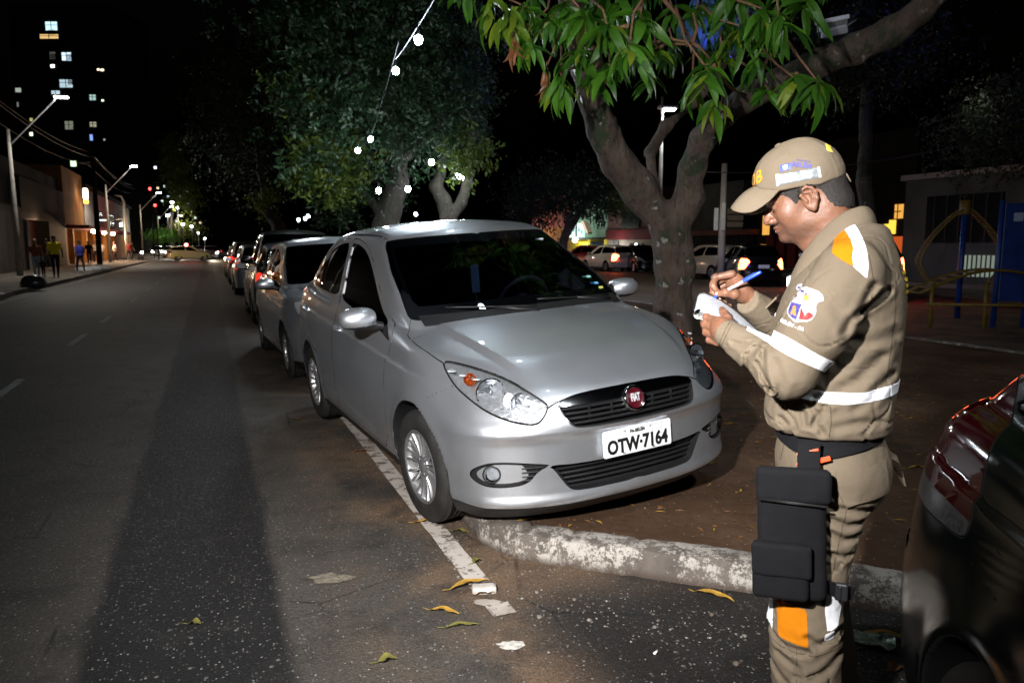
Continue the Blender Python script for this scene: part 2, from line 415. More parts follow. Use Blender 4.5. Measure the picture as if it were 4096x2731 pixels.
# soil surface of the median as a displaced sheet inside the kerb line
from mathutils.geometry import delaunay_2d_cdt
def soil(name,inner,step,zf,m,far):
    n=len(inner); pts=[Vector((p.x,p.y)) for p in inner]; edges=[(i,(i+1)%n) for i in range(n)]
    xs=[p.x for p in pts]; ys=[p.y for p in pts]; extra=[]
    def add(x0,x1,y0,y1,st):
        x=x0
        while x<x1:
            y=y0
            while y<y1:
                extra.append(Vector((x+random.uniform(-.3,.3)*st,y+random.uniform(-.3,.3)*st))); y+=st
            x+=st
    random.seed(4); add(-.3,3.4,2.6,6.0,.07); add(-6,8,6,14,.35); add(-14,10,14,40,1.2)
    vs,es,fs,*_=delaunay_2d_cdt(pts+extra,edges,[list(range(n))],2,1e-4)
    V=[(v.x,v.y,zf(v.x,v.y)) for v in vs]; b=MB(); b.add(V,[f if True else f for f in fs],0,True); o=b.obj(name,m); return tag(o,kind='structure')
def soil_z(x,y):
    return .108+.014*mnoise.noise(Vector((x*1.7,y*1.7,0)))+.007*mnoise.noise(Vector((x*6,y*6,3)))+.004*mnoise.noise(Vector((x*16,y*16,3)))
inner=[k+Vector((-t.y,t.x,0))*.13 for k,t in zip(kp,tang)]
soil('median_soil',inner,.1,soil_z,M_DIRT,40)
# left pavement, raised with kerb
b=MB(); b.prism([(-13,-8),(-5.30,-8),(-5.30,24),(-5.45,26),(-5.45,190),(-13,190)],-.02,.14); o=b.obj('left_pavement',M_CONC); o.rotation_euler=(0,0,RA); tag(o,kind='structure')
b=MB(); b.prism([(24.2,-8),(40,-8),(40,150),(26,150),(26,24),(24.2,22)],-.02,.14)
o=b.obj('far_pavement',mat('far_pavement_concrete',(.16,.14,.12),.85,var=.3,vs=1.2),None); o.rotation_euler=(0,0,RA); tag(o,kind='structure')
# ================================================================ car bodies as implicit surfaces
class pchip:
    def __init__(s,xs,ys):
        xs=np.array(xs,float);ys=np.array(ys,float);h=np.diff(xs);d=np.diff(ys)/h;m=np.zeros(len(xs))
        for i in range(1,len(xs)-1):
            if d[i-1]*d[i]>0: m[i]=2*d[i-1]*d[i]/(d[i-1]+d[i])
        m[0]=d[0];m[-1]=d[-1]; s.xs,s.ys,s.h,s.m=xs,ys,h,m
    def __call__(s,x,deriv=False):
        xs,ys,h,m=s.xs,s.ys,s.h,s.m
        x=np.asarray(x,float);i=np.clip(np.searchsorted(xs,x)-1,0,len(h)-1);xc=np.clip(x,xs[0],xs[-1])
        t=(xc-xs[i])/h[i];a,b=ys[i],ys[i+1];p,q=m[i]*h[i],m[i+1]*h[i]
        if deriv: return ((6*t*t-6*t)*a+(3*t*t-4*t+1)*p+(-6*t*t+6*t)*b+(3*t*t-2*t)*q)/h[i]
        r=(2*t**3-3*t*t+1)*a+(t**3-2*t*t+t)*p+(-2*t**3+3*t*t)*b+(t**3-t*t)*q
        return r+np.where(x<xs[0],m[0]*(x-xs[0]),0)+np.where(x>xs[-1],m[-1]*(x-xs[-1]),0)
def sstep(x,a,b):
    t=np.clip((x-a)/(b-a),0,1); return t*t*(3-2*t)
class SedanField:
    WB=2.51; WR=.302
    hood=pchip([-.9,-.5,-.2,.05,.3,.5,.62,.70,.78],[1.085,1.055,1.02,.985,.93,.872,.828,.785,.72])
    deck=pchip([-3.6,-3.45,-3.2,-3.0,-2.8,-2.4],[1.02,1.075,1.10,1.105,1.10,1.08])
    gh=pchip([-3.4,-3.15,-2.95,-2.75,-2.55,-2.3,-1.9,-1.5,-1.25,-1.05,-.85,-.6,-.35,-.1,.1],[.93,1.08,1.22,1.355,1.46,1.52,1.556,1.56,1.548,1.515,1.43,1.295,1.145,.985,.86])
    plan=pchip([-3.6,-3.45,-3.2,-2.9,-2.5,-2,-1.2,-.5,0,.25,.45,.62,.8],[.66,.73,.79,.825,.845,.85,.85,.848,.846,.838,.82,.785,.70])
    sect=pchip([.12,.18,.25,.35,.5,.65,.8,.9,1.0,1.08,1.2],[.10,.055,.028,.012,.0,.001,.014,.035,.07,.12,.25])
    gw=pchip([.95,1.05,1.2,1.35,1.47,1.6],[.755,.742,.697,.640,.59,.53])
    gx=pchip([-3.3,-2.9,-2.4,-1.5,-.9,-.4,0],[.10,.05,.012,0,.0,.02,.06])
    nose_z=pchip([.10,.16,.205,.235,.26,.30,.38,.46,.53,.565,.595,.62,.66,.72,.77,.82,.95],[.60,.675,.735,.774,.782,.772,.768,.769,.772,.784,.800,.798,.778,.742,.70,.63,.44])
    nose_y=pchip([0,.2,.35,.5,.62,.72,.80,.86,.95],[0,.008,.026,.066,.122,.20,.33,.50,.95])
    tail_z=pchip([.15,.25,.4,.55,.7,.85,1.0,1.12],[-3.38,-3.46,-3.50,-3.50,-3.455,-3.44,-3.44,-3.42])
    tail_y=pchip([0,.4,.6,.72,.82,.9],[0,.03,.085,.17,.36,.6])
    char=pchip([-3.4,-2.5,-1.5,-.6,0,.4],[.93,.90,.865,.83,.80,.785])
    dome=pchip([-.6,-.3,0,.3,.55,.75],[.60,.60,.575,.53,.475,.42])
    roundk=.055
    def lower(s,P):
        x,y,z=P[...,0],np.abs(P[...,1]),P[...,2]
        W=s.plan(x)-s.sect(z)
        c=s.char(x); W=W+.013*sstep(z,c+.010,c-.010)*(1-sstep(x,.15,.4))
        for ax in (0,-s.WB):
            r=np.sqrt((x-ax)**2+(z-.30)**2); W=W+.012*np.exp(-((r-.365)/.045)**2)*(z>.1)
        W=W+.008*sstep(z,.36-.05*(x+1.2),.33-.05*(x+1.2))*sstep(x,-2.25,-2.1)*sstep(x,-.35,-.5)
        side=y-W
        hd=s.hood(x)-.050*(y/.75)**2-.02*(y/.8)**6; yc=s.dome(x)
        hd=hd+.019*sstep(y,yc+.028,yc-.022)*sstep(x,.75,.45)
        hdz=(z-hd)/np.sqrt(1+s.hood(x,True)**2)
        dk=s.deck(x)-.03*(y/.7)**2
        t=sstep(x,-2.2,-1.6)
        top=np.where(x>-1.9,hdz,z-dk)
        top=top*1.0
        ny=s.nose_y(y); nyd=s.nose_y(y,True)
        shelf=.012*sstep(z,.545,.60)*0
        # swept shoulder under the lamps
        Xf=s.nose_z(z)-ny*(1+.55*sstep(z,.55,.80)*sstep(y,.25,.7))
        front=(x-Xf)/np.sqrt(1+nyd**2+.3*s.nose_z(z,True)**2)
        tz=s.tail_z(z); ty=s.tail_y(y); rear=((tz+ty)-x)/np.sqrt(1+s.tail_y(y,True)**2)
        f=smax(side,top,s.roundk); f=smax(f,front,.045); f=smax(f,rear,.05)
        f=smax(f,(.155+.06*sstep(x,-2.9,-3.4))-z,.02)
        return f
    def house(s,P):
        x,y,z=P[...,0],np.abs(P[...,1]),P[...,2]
        xe=x+.34*y*y*sstep(x,-1.5,-.7)-.22*y*y*sstep(x,-2.2,-2.6)
        g=s.gh(xe); top=(z-(g-.045*(y/.58)**2*sstep(z,1.15,1.45)))/np.sqrt(1+s.gh(xe,True)**2)
        side=(y-(s.gw(z)-s.gx(x)))*.94
        return smax(smax(side,top,.05),.85-z,.01)
    def arch(s,P):
        x,y,z=P[...,0],np.abs(P[...,1]),P[...,2]; f=None
        for ax,r in ((0,.352),(-s.WB,.345)):
            q=np.sqrt((x-ax)**2+(z-.305)**2)-r; q=np.maximum(q,.55-y)
            f=q if f is None else np.minimum(f,q)
        return f
    def __call__(s,P):
        P=P.astype(np.float64)
        f=smin(s.lower(P),s.house(P),.012)
        return smax(f,-s.arch(P),.004)
    bounds=((-3.60,-.05,.08),(.90,.95,1.60))
# ---- surface pieces: triangles cut along curves, recessed, mirrored
def grad(f,V,e=.002):
    G=np.zeros_like(V)
    for i in range(3):
        d=np.zeros(3);d[i]=e; G[:,i]=(f(V+d)-f(V-d))/(2*e)
    return G
class Surf:
    def __init__(s,f,V,T,N=None): s.f,s.V,s.T=f,V,T; s.N=N if N is not None else s.nrm(V)
    def nrm(s,V):
        G=grad(s.f,V); return G/np.maximum(np.linalg.norm(G,axis=1,keepdims=True),1e-9)
    def cen(s): return s.V[s.T].mean(1), s.N[s.T].mean(1)
    def sub(s,mask):
        T=s.T[mask]; u,inv=np.unique(T,return_inverse=True); return Surf(s.f,s.V[u],inv.reshape(-1,3),s.N[u])
    def cut(s,g,where=None):                       # g(V)->scalar, negative inside. returns inside, outside
        C,Nn=s.cen(); m=np.ones(len(s.T),bool) if where is None else where(C,Nn)
        gv=g(s.V); gv=np.where(np.abs(gv)<1e-5,1e-5,gv); neg=gv<0; tn=neg[s.T]; cnt=tn.sum(1)
        ins=m&(cnt==3); mix=m&(cnt>0)&(cnt<3); out=~(ins|mix)
        if not mix.any(): return s.sub(ins),s.sub(out)
        T=s.T[mix]; n=neg[T]; one=np.where(n.sum(1)==1,n.argmax(1),(~n).argmax(1))
        a=T[np.arange(len(T)),one]; b=T[np.arange(len(T)),(one+1)%3]; c=T[np.arange(len(T)),(one+2)%3]
        def ev(p,q):
            lo=np.minimum(p,q);hi=np.maximum(p,q); return lo*len(s.V)+hi
        keys=np.concatenate([ev(a,b),ev(a,c)]); uk,inv=np.unique(keys,return_inverse=True)
        lo=uk//len(s.V);hi=uk%len(s.V); t=(gv[lo]/(gv[lo]-gv[hi]))[:,None]
        nv=s.V[lo]*(1-t)+s.V[hi]*t; nn=s.N[lo]*(1-t)+s.N[hi]*t; nn/=np.linalg.norm(nn,axis=1,keepdims=True)
        base=len(s.V); ab=base+inv[:len(a)]; ac=base+inv[len(a):]
        V=np.concatenate([s.V,nv]);N=np.concatenate([s.N,nn])
        t1=np.stack([a,ab,ac],1); t2=np.stack([ab,b,c],1); t3=np.stack([ab,c,ac],1)
        aneg=neg[a]
        Ti=np.concatenate([s.T[ins],t1[aneg],t2[~aneg],t3[~aneg]]); To=np.concatenate([s.T[out],t1[~aneg],t2[aneg],t3[aneg]])
        A=Surf(s.f,V,Ti,N).sub(np.ones(len(Ti),bool)); B=Surf(s.f,V,To,N).sub(np.ones(len(To),bool)); return A,B
    def largest(s):
        if not len(s.T): return s
        lab=np.arange(len(s.V))
        while True:
            m=lab[s.T].min(1); new=lab.copy(); np.minimum.at(new,s.T.ravel(),np.repeat(m,3)); new=new[new]
            if (new==lab).all(): break
            lab=new
        L=lab[s.T[:,0]]; u,c=np.unique(L,return_counts=True); return s.sub(L==u[c.argmax()])
    def border(s):
        E=np.concatenate([s.T[:,[0,1]],s.T[:,[1,2]],s.T[:,[2,0]]]); k=np.sort(E,1); _,i,c=np.unique(k,axis=0,return_index=True,return_counts=True)
        return E[i[c==1]]
def polysd(P,poly):
    poly=np.array(poly,float); d=np.full(len(P),1e9); ins=np.zeros(len(P),bool); n=len(poly)
    for i in range(n):
        a=poly[i];b=poly[(i+1)%n]; e=b-a; w=P-a; t=np.clip((w@e)/max(e@e,1e-12),0,1); d=np.minimum(d,np.hypot(*(w-t[:,None]*e).T))
        c=((a[1]<=P[:,1])&(b[1]>P[:,1]))|((b[1]<=P[:,1])&(a[1]>P[:,1]))
        xx=a[0]+(P[:,1]-a[1])/np.where(b[1]==a[1],1,b[1]-a[1])*e[0]; ins^=c&(P[:,0]<xx)
    return np.where(ins,-d,d)
def rounded(poly,k=3,r=.25):                       # Chaikin corner cutting
    P=[np.array(p,float) for p in poly]
    for _ in range(k):
        Q=[]
        for i in range(len(P)):
            a,b=P[i],P[(i+1)%len(P)]; Q+= [a*(1-r)+b*r,a*r+b*(1-r)]
        P=Q
    return [tuple(p) for p in P]
def surf_from_field(f,h,bounds=None):
    lo,hi=bounds or f.bounds; parts=[]
    G=grid_pts(lo,hi,h); val=np.concatenate([f(G[i:i+24]) for i in range(0,G.shape[0],24)])
    V,Q=nets(val,lo,h); del G,val
    for _ in range(4):
        g=grad(f,V); fv=f(V); V=V-np.clip(fv/np.maximum((g*g).sum(1),.2),-.01,.01)[:,None]*g
    A,B,C,D=V[Q[:,0]],V[Q[:,1]],V[Q[:,2]],V[Q[:,3]]
    sh=np.linalg.norm(A-C,axis=1)<np.linalg.norm(B-D,axis=1)
    T=np.concatenate([Q[sh][:,[0,1,2]],Q[sh][:,[0,2,3]],Q[~sh][:,[0,1,3]],Q[~sh][:,[1,2,3]]])
    S=Surf(f,V,T)
    fn=np.cross(V[T[:,1]]-V[T[:,0]],V[T[:,2]]-V[T[:,0]])
    if (fn*S.N[T[:,0]]).sum()<0: S.T=T[:,[0,2,1]]
    _,S=S.cut(lambda V:V[:,1]); S.V[np.abs(S.V[:,1])<1e-4,1]=0
    return S
class Piece:                                       # collects surface bits with material slots into one object
    def __init__(s): s.V=[];s.N=[];s.T=[];s.M=[];s.n=0
    def put(s,V,T,N,mi=0,mirror=True,side=0):
        if len(T)==0: return
        V=np.asarray(V);T=np.asarray(T);N=np.asarray(N)
        for sg in ((1,-1) if mirror else ((1,) if side>=0 else (-1,))):
            q=np.array([1,sg,1]); s.V.append(V*q);s.N.append(N*q);s.T.append((T if sg>0 else T[:,::-1])+s.n);s.M.append(np.full(len(T),mi));s.n+=len(V)
    def surf(s,S,mi=0,mirror=True,side=0,off=0.0): s.put(S.V+S.N*off,S.T,S.N,mi,mirror,side)
    def wall(s,S,depth,mi=0,mirror=True,side=0,top=0.0,dirv=None,taper=None):
        E=S.border(); 
        E=E[~((np.abs(S.V[E[:,0],1])<1e-4)&(np.abs(S.V[E[:,1],1])<1e-4))]
        if not len(E): return
        D=-S.N if dirv is None else np.array(dirv,float)[None]*np.ones((len(S.V),1))
        a,b=E[:,0],E[:,1]; p=[S.V[a]-D[a]*top,S.V[b]-D[b]*top,S.V[b]+D[b]*depth,S.V[a]+D[a]*depth]
        k=len(E); V=np.concatenate(p); i=np.arange(k); T=np.concatenate([np.stack([i,i+k,i+2*k],1),np.stack([i,i+2*k,i+3*k],1)])
        fn=np.cross(p[1]-p[0],p[2]-p[0]); fn/=np.maximum(np.linalg.norm(fn,axis=1,keepdims=True),1e-9); N=np.concatenate([fn]*4)
        s.put(V,T,N,mi,mirror,side)
    def recess(s,S,depth,mi=0,wmi=None,mirror=True,side=0,dirv=None):
        s.wall(S,depth,mi if wmi is None else wmi,mirror,side,dirv=dirv)
        s.put(S.V+(-S.N*depth if dirv is None else np.array(dirv)*depth),S.T,S.N,mi,mirror,side)
    def obj(s,name,mats,parent=None):
        V=np.concatenate(s.V);T=np.concatenate(s.T);N=np.concatenate(s.N);M=np.concatenate(s.M)
        me=bpy.data.meshes.new(name); me.vertices.add(len(V)); me.vertices.foreach_set('co',V.ravel())
        me.loops.add(len(T)*3); me.loops.foreach_set('vertex_index',T.ravel().astype(np.int32)); me.polygons.add(len(T)); me.polygons.foreach_set('loop_start',np.arange(len(T),dtype=np.int32)*3)
        me.polygons.foreach_set('material_index',M.astype(np.int32)); me.polygons.foreach_set('use_smooth',[True]*len(T)); me.update(); 
        me.normals_split_custom_set_from_vertices(N.tolist())
        for m in (mats if isinstance(mats,(list,tuple)) else [mats]): me.materials.append(m)
        o=bpy.data.objects.new(name,me); COL.objects.link(o); o.parent=parent; return o
def silver(name,c=(.76,.80,.86),flake=.25,metal=.90,rough=.36):
    t=NT(name); v=t.n('TexVoronoi',Scale=900.0); t.l(t.tc.outputs['Object'],v.inputs['Vector'])
    n=t.n('NormalMap'); 
    sp=t.n('SeparateColor'); t.l(v.outputs['Color'],sp.inputs[0])
    dust=t.noise(2.2,6,.65); sx=t.n('SeparateXYZ'); t.l(t.tc.outputs['Object'],sx.inputs[0])
    low=t.smooth(sx.outputs[2],.75,.15)
    col=t.mix(t.math('MULTIPLY',t.math('MULTIPLY',low,t.smooth(dust,.35,.7)),.45),c,(.16,.13,.10))
    col=t.mix(t.math('MULTIPLY',sp.outputs[0],.12),col,(.75,.75,.78))
    t.set(Base_Color=col,Metallic=metal,Roughness=t.ramp(dust,[(.3,rough-.03),(.7,rough+.05)]),Coat_Weight=1.0,Coat_Roughness=.02,Coat_IOR=1.65,
          Normal=t.bump(sp.outputs[1],.02,.001))
    return t.m
M_SILVER=silver('silver_car_paint')
M_SEAM=mat('seam_shadow_rubber',(.006,.006,.006),.7,var=0)
M_TINT=thin_glass('tinted_window_glass',(.035,.035,.035))
M_WSG=thin_glass('windscreen_glass',(.66,.72,.80))
M_LENS=thin_glass('clear_lamp_lens',(.93,.94,.95))
M_BOWL=mat('lamp_housing_silver',(.60,.62,.65),.28,.85,var=.15,vs=40,bump=.5,bs=35,bd=.01)
M_FROST=mat('lamp_frosted_moulding',(.62,.65,.68),.25,.25,var=.12,vs=60)
M_MIRR=mat('reflector_chrome',(.9,.9,.92),.06,1,var=0)
M_AMBER=mat('amber_lens',(.30,.06,.012),.15,.4,var=.6,vs=90)
M_CABIN=mat('cabin_trim',(.030,.033,.045),.6,var=.2)
M_SEAT=mat('seat_fabric',(.065,.068,.085),.85,var=.3,vs=30)
M_DISC=mat('brake_disc_metal',(.11,.10,.10),.45,.8,var=.3)
M_RIM=mat('alloy_rim_silver',(.42,.42,.43),.3,.85,var=.12,vs=10)
def side_w(C,N): return (np.abs(N[:,1])>.38)&(C[:,1]>.4)
# ---- wheel
def wheel(parent,name='wheel',r=.302,wd=.185,loc=(0,0,0),spokes=9,rim=M_RIM,steer=0,rot=0.0,simple=False):
    e=bpy.data.objects.new(name,None); COL.objects.link(e); e.parent=parent; e.location=loc; e.rotation_euler=(0,0,steer)
    rr=r*.64; h=wd/2; b=MB()                       # outside of the wheel looks to -y; lathe about Y
    prof=[(rr+.004,-h*.93),(rr+.012,-h*.99),(r*.74,-h*1.0),(r*.86,-h*1.03),(r*.93,-h*.97),(r*.975,-h*.86),(r,-h*.7),(r*1.004,-h*.3)]
    for gy in (-.45,-.12,.12,.45): prof+=[(r*1.004,h*(gy-.03)),(r*.975,h*(gy-.02)),(r*.975,h*(gy+.02)),(r*1.004,h*(gy+.03))]
    prof+=[(r,h*.7),(r*.975,h*.86),(r*.93,h*.97),(r*.8,h),(rr,h*.9)]
    b.lathe(prof,56,axis='Y'); b.obj('tyre',M_RUBBER,e)
    b=MB(); b.lathe([(rr+.006,-h*.93),(rr+.001,-h*1.0),(rr-.008,-h*.97),(rr-.013,-h*.80),(rr-.02,-h*.4),(rr-.025,h*.5),(rr-.03,h*.9)],48,axis='Y',mi=0)
    if simple:
        b.lathe([(0,-h*.72),(rr*.3,-h*.75),(rr*.95,-h*.5)],24,axis='Y',mi=1)
    b.lathe([(.0,-h*.86),(.030,-h*.86),(.034,-h*.82),(.058,-h*.78),(.064,-h*.66),(.05,-h*.4)],28,axis='Y',mi=0)
    for k in range(spokes):
        for sg in (-1,1):
            q0=2*PI*k/spokes+rot; pts=[];
            for t in np.linspace(0,1,7):
                rad=.048+(rr-.058)*t; ang=q0+sg*(.075+.085*t+(.06*(1-t)**2)); dep=-h*(.78-.10*math.sin(t*PI)+.12*t)
                pts.append((rad*math.cos(ang),dep,rad*math.sin(ang),ang))
            ww=[.0075,.0072,.007,.0075,.0085,.010,.0125]
            rows=[]
            for (x,y,z,a),w_ in zip(pts,ww):
                tx,tz=-math.sin(a),math.cos(a)
                rows.append([(x-tx*w_,y+.022,z-tz*w_),(x-tx*w_*.9,y+.004,z-tz*w_*.9),(x-tx*w_*.35,y-.002,z-tz*w_*.35),(x+tx*w_*.35,y-.002,z+tz*w_*.35),(x+tx*w_*.9,y+.004,z+tz*w_*.9),(x+tx*w_,y+.022,z+tz*w_)])
            b.grid(rows,flip=True)
    for k in range(4):
        a=2*PI*k/4+.4+rot; b.lathe([(0,-h*.84),(.006,-h*.84),(.007,-h*.7)],8,c=(.042*math.cos(a),0,.042*math.sin(a)),axis='Y',mi=1)
    b.obj('rim',[rim,M_STEEL],e)
    b=MB(); b.lathe([(0,-.008),(.125,-.008),(.125,.01),(0,.01)],32,axis='Y',mi=0); b.lathe([(.03,-.03),(.06,-.01)],20,axis='Y')
    b.lathe([(rr-.03,.03),(0,.05)],24,axis='Y',mi=1); b.obj('brake_disc',[M_DISC,M_DARK],e)
    return e
def mirror_part(parent,sg,mats,x=-.62,y=.80,z=.985,s=1.0):
    M=Matrix.Diagonal((1,sg,1,1))
    lo=np.array((x-.12,y-.02,z-.12)); hi=np.array((x+.16,y+.26,z+.16)); G=grid_pts(lo,hi,.008)
    f=sd_ell(G,(x+.0,y+.135,z+.055),(.085,.118,.070)); f=smax(f,sd_box(G,(x+.02,y+.135,z+.055),(.08,.112,.068),.035),.02)
    f=smax(f,(x-.035)-G[...,0],.01); arm=sd_cap(G,(x-.005,y-.02,z-.01),(x,y+.08,z+.015),.024,.030); f2=smin(f,arm,.02)
    V,Q=nets(f2,lo,.008); C=V[Q].mean(1); lowm=(C[:,2]<z+.012)|(C[:,1]<y+.035)
    V=V*np.array([1,sg,1]); Q=Q if sg>0 else Q[:,::-1]
    return npmesh('door_mirror',V,Q,mats,parent,mi=lowm.astype(int).tolist())
def plate_part(parent,loc,wd=.40,ht=.13,main='',small='',tilt=0,rz=PI/2,detail=True,face=None):
    e=MB(); m_face=face or M_PLATE
    bm=bmesh.new()
    pts=[]; r=.012
    for cx,cy,a0 in ((wd/2-r,ht/2-r,0),(-wd/2+r,ht/2-r,90),(-wd/2+r,-ht/2+r,180),(wd/2-r,-ht/2+r,270)):
        for k in range(5): a=R_(a0+22.5*k); pts.append((cx+r*math.cos(a),cy+r*math.sin(a)))
    MM=Matrix.Rotation(PI/2,4,'X'); e.prism([(p[0],p[1]) for p in pts],-.001,.002,M=MM)   # faces -y
    # raised rim
    for q in range(len(pts)):
        pass
    e.tube([MM@Vector((p[0]*.975,p[1]*.93,.002)) for p in pts+[pts[0]]],.0016,6,mi=0,cap=False)
    o=e.obj('licence_plate',[m_face],parent); o.location=loc; o.rotation_euler=(tilt,0,rz)
    if not detail: return o
    t=text_mesh(main,.092,.0012,xs=.86,bold=.0034); t.materials.append(M_INK); c=link('plate_letters',t,o); c.rotation_euler=(PI/2,0,0); c.location=(0,-.0035,-.022); 
    bb=[v.co.x for v in t.vertices]; c.scale=(.355/(max(bb)-min(bb)),1.0,1)
    t=text_mesh(small,.022,.0008,xs=.9,bold=.0008); t.materials.append(M_INK); c=link('plate_city',t,o); c.rotation_euler=(PI/2,0,0); c.location=(0,-.0035,.041)
    b=MB()
    for x in (-.075,.075): b.lathe([(0,-.008),(.0045,-.0075),(.006,-.002)],10,c=(x,0,.050),axis='Y')
    b.obj('plate_screw',M_STEEL,o)
    b=MB()
    for x0,x1,z in ((-.145,.145,.048),(-.145,.145,.032)): pass
    for (x0,z0,x1,z1) in ((-.148,.053,.148,.053),(-.148,.028,-.06,.028),(.06,.028,.148,.028),(-.148,.028,-.148,.053),(.148,.028,.148,.053)): b.tube([(x0,-.0025,z0),(x1,-.0025,z1)],.0006,5)
    for x in (-.082,.092): b.box((x,-.003,-.057),(.014,.002,.004))
    b.obj('plate_line',M_INK,o); return o
M_PLATE=mat('plate_white_reflective',(.66,.67,.68),.45,var=.05,vs=30,bump=.15,bs=500,bd=.0005)
M_INK=mat('black_ink',(.008,.008,.008),.5,var=0)
def hero_car():
    F_=SedanField(); S=surf_from_field(F_,.0135)
    car=thing('parked_car','silver four door sedan in front, its nose over the soil median beside the officer','car')
    body=Piece(); B0,SM=0,1
    # front outlines (y,z) and side outlines (x,z)
    yz=lambda V:V[:,[1,2]]; xz=lambda V:V[:,[0,2]]; xy=lambda V:V[:,[0,1]]
    yx_z=lambda V:np.stack([V[:,1]-V[:,0],V[:,2]],1)
    frontw=lambda C,N:(C[:,0]>.15)&(N[:,0]>.15)
    head=rounded([(.545,.885),(.383,.874),(.136,.840),(-.064,.792),(-.250,.722),(-.262,.700),(-.240,.662),(-.20,.640),(-.067,.655),(.115,.692),(.258,.737),(.418,.793),(.535,.866)],2)
    grille=rounded([(-.1,.752),(.2,.751),(.32,.742),(.385,.722),(.395,.700),(.378,.652),(.350,.612),(.30,.602),(.1,.597),(-.1,.597)],2)
    fogp=rounded([(.772,.388),(.755,.435),(.68,.472),(.48,.446),(.44,.434),(.505,.414),(.55,.352),(.66,.338),(.735,.346)],2)
    lowg=rounded([(-.1,.425),(.30,.424),(.47,.437),(.435,.415),(.40,.36),(.362,.303),(.30,.292),(-.1,.290)],2)
    ws=rounded([(-.1,1.052),(.25,1.046),(.55,1.030),(.70,1.028),(.708,1.06),(.66,1.28),(.612,1.43),(.57,1.462),(.3,1.473),(-.1,1.475)],2,.2)
    fg=rounded([(-.425,.905),(-.52,.962),(-.697,1.02),(-.868,1.127),(-1.082,1.251),(-1.288,1.352),(-1.455,1.402),(-1.64,1.430),(-1.80,1.435),(-1.79,1.337),(-1.745,1.187),(-1.725,1.050),(-1.2,1.005),(-.7,.955)],2,.15)
    rg=rounded([(-1.87,1.437),(-2.07,1.43),(-2.22,1.41),(-2.39,1.36),(-2.58,1.26),(-2.80,1.13),(-2.89,1.085),(-2.6,1.072),(-1.83,1.052),(-1.84,1.2)],2,.2)
    rear_ws=rounded([(-.1,1.47),(.5,1.44),(.60,1.38),(.64,1.2),(.66,1.13),(.5,1.115),(-.1,1.115)],2)
    def take(S,g,where): return S.cut(g,where)
    # headlamps
    lens,S=take(S,lambda V:polysd(yx_z(V),head),lambda C,N:(C[:,0]>.1)&(C[:,2]>.6)&(N[:,0]>.05))
    rim_,S=take(S,lambda V:polysd(yx_z(V),head)-.007,lambda C,N:(C[:,0]>.1)&(C[:,2]>.6)&(N[:,0]>.05))
    body.recess(rim_,.010,SM)
    # grille opening, lower opening, lamp pockets
    gr,S=take(S,lambda V:polysd(yz(V),grille),frontw)
    lg,S=take(S,lambda V:polysd(yz(V),lowg),frontw)
    fgp,S=take(S,lambda V:polysd(yz(V),fogp),frontw)
    # windscreens and side glass
    wsS,S=take(S,lambda V:polysd(yz(V),ws),lambda C,N:(C[:,0]>-1.3)&(C[:,2]>1.0)&(N[:,0]>.25)&(C[:,0]<-.1))
    rws,S=take(S,lambda V:polysd(yz(V),rear_ws),lambda C,N:(C[:,0]<-2.2)&(C[:,2]>1.1)&(N[:,0]<-.25))
    fgl,S=take(S,lambda V:polysd(xz(V),fg),side_w); rgl,S=take(S,lambda V:polysd(xz(V),rg),side_w)
    # doors
    fdl=[(-.415,.90),(-.45,.80),(-.468,.676),(-.48,.49),(-.50,.36),(-.57,.262),(-1.70,.262),(-1.70,1.06),(-.6,1.0)]
    rdl=[(-1.705,.262),(-1.705,1.06),(-2.88,1.088),(-2.91,.98),(-2.87,.86),(-2.72,.70),(-2.45,.68),(-2.2,.60),(-2.10,.40),(-2.09,.262)]
    fdd=lambda V:np.minimum(polysd(xz(V),fdl),polysd(xz(V),fg)-.032)
    rdd=lambda V:np.maximum(np.minimum(polysd(xz(V),rdl),polysd(xz(V),rg)-.032),-fdd(V))
    doors=[]
    for gd,nm in ((fdd,'f'),(rdd,'r')):
        D,S=take(S,lambda V:gd(V)+.0028,side_w); G_,S=take(S,lambda V:gd(V)-.0028,side_w); body.recess(G_,.014,SM); doors.append(D)
    # bonnet
    def hoodg(V):
        y=V[:,1]; x=V[:,0]; xs=pchip([-.5,-.36,-.335,-.245,-.062,.092,.2,.32,.45,.58,.69,.74],[.66,.70,.722,.761,.769,.756,.735,.69,.60,.524,.445,.40])
        return np.maximum(y-xs(x),np.maximum(x-(.700+.012*(1-(y/.45)**2)),.985-V[:,2]-2*(x+.2)*(x>-.2)-3*(x<-.2)))
    tw=lambda C,N:(N[:,2]>.35)&(C[:,0]>-.42)&(C[:,2]>.66)
    H_,S=take(S,lambda V:hoodg(V)+.0022,tw); G_,S=take(S,lambda V:hoodg(V)-.0022,tw); body.recess(G_,.012,SM)
    # front bumper seam: short line from lamp corner to wheel arch
    def segd(P,a,b):
        a=np.array(a);b=np.array(b);e=b-a;t=np.clip(((P-a)@e)/(e@e),0,1);return np.hypot(*(P-a-t[:,None]*e).T)
    G_,S=take(S,lambda V:segd(xz(V),(.33,.79),(.15,.70))-.0018,lambda C,N:(C[:,1]>.6)); body.recess(G_,.01,SM)
    # roof channel
    G_,S=take(S,lambda V:np.abs(V[:,1]-(.575-.03*((V[:,0]+1.5)/.8)**2))-.0035,lambda C,N:(C[:,2]>1.40)&(N[:,2]>.3)&(C[:,0]>-2.4)&(C[:,0]<-.9)); body.recess(G_,.008,SM)
    # black lower edge and wheel housings
    arch_in,S=take(S,lambda V:F_.arch(V)-.006,lambda C,N:(C[:,2]<.72))
    bumper,S=take(S,lambda V:np.maximum(.12-V[:,0],.240-V[:,2]),lambda C,N:(C[:,2]<.80)&(N[:,2]<.75)&(C[:,0]>.05))
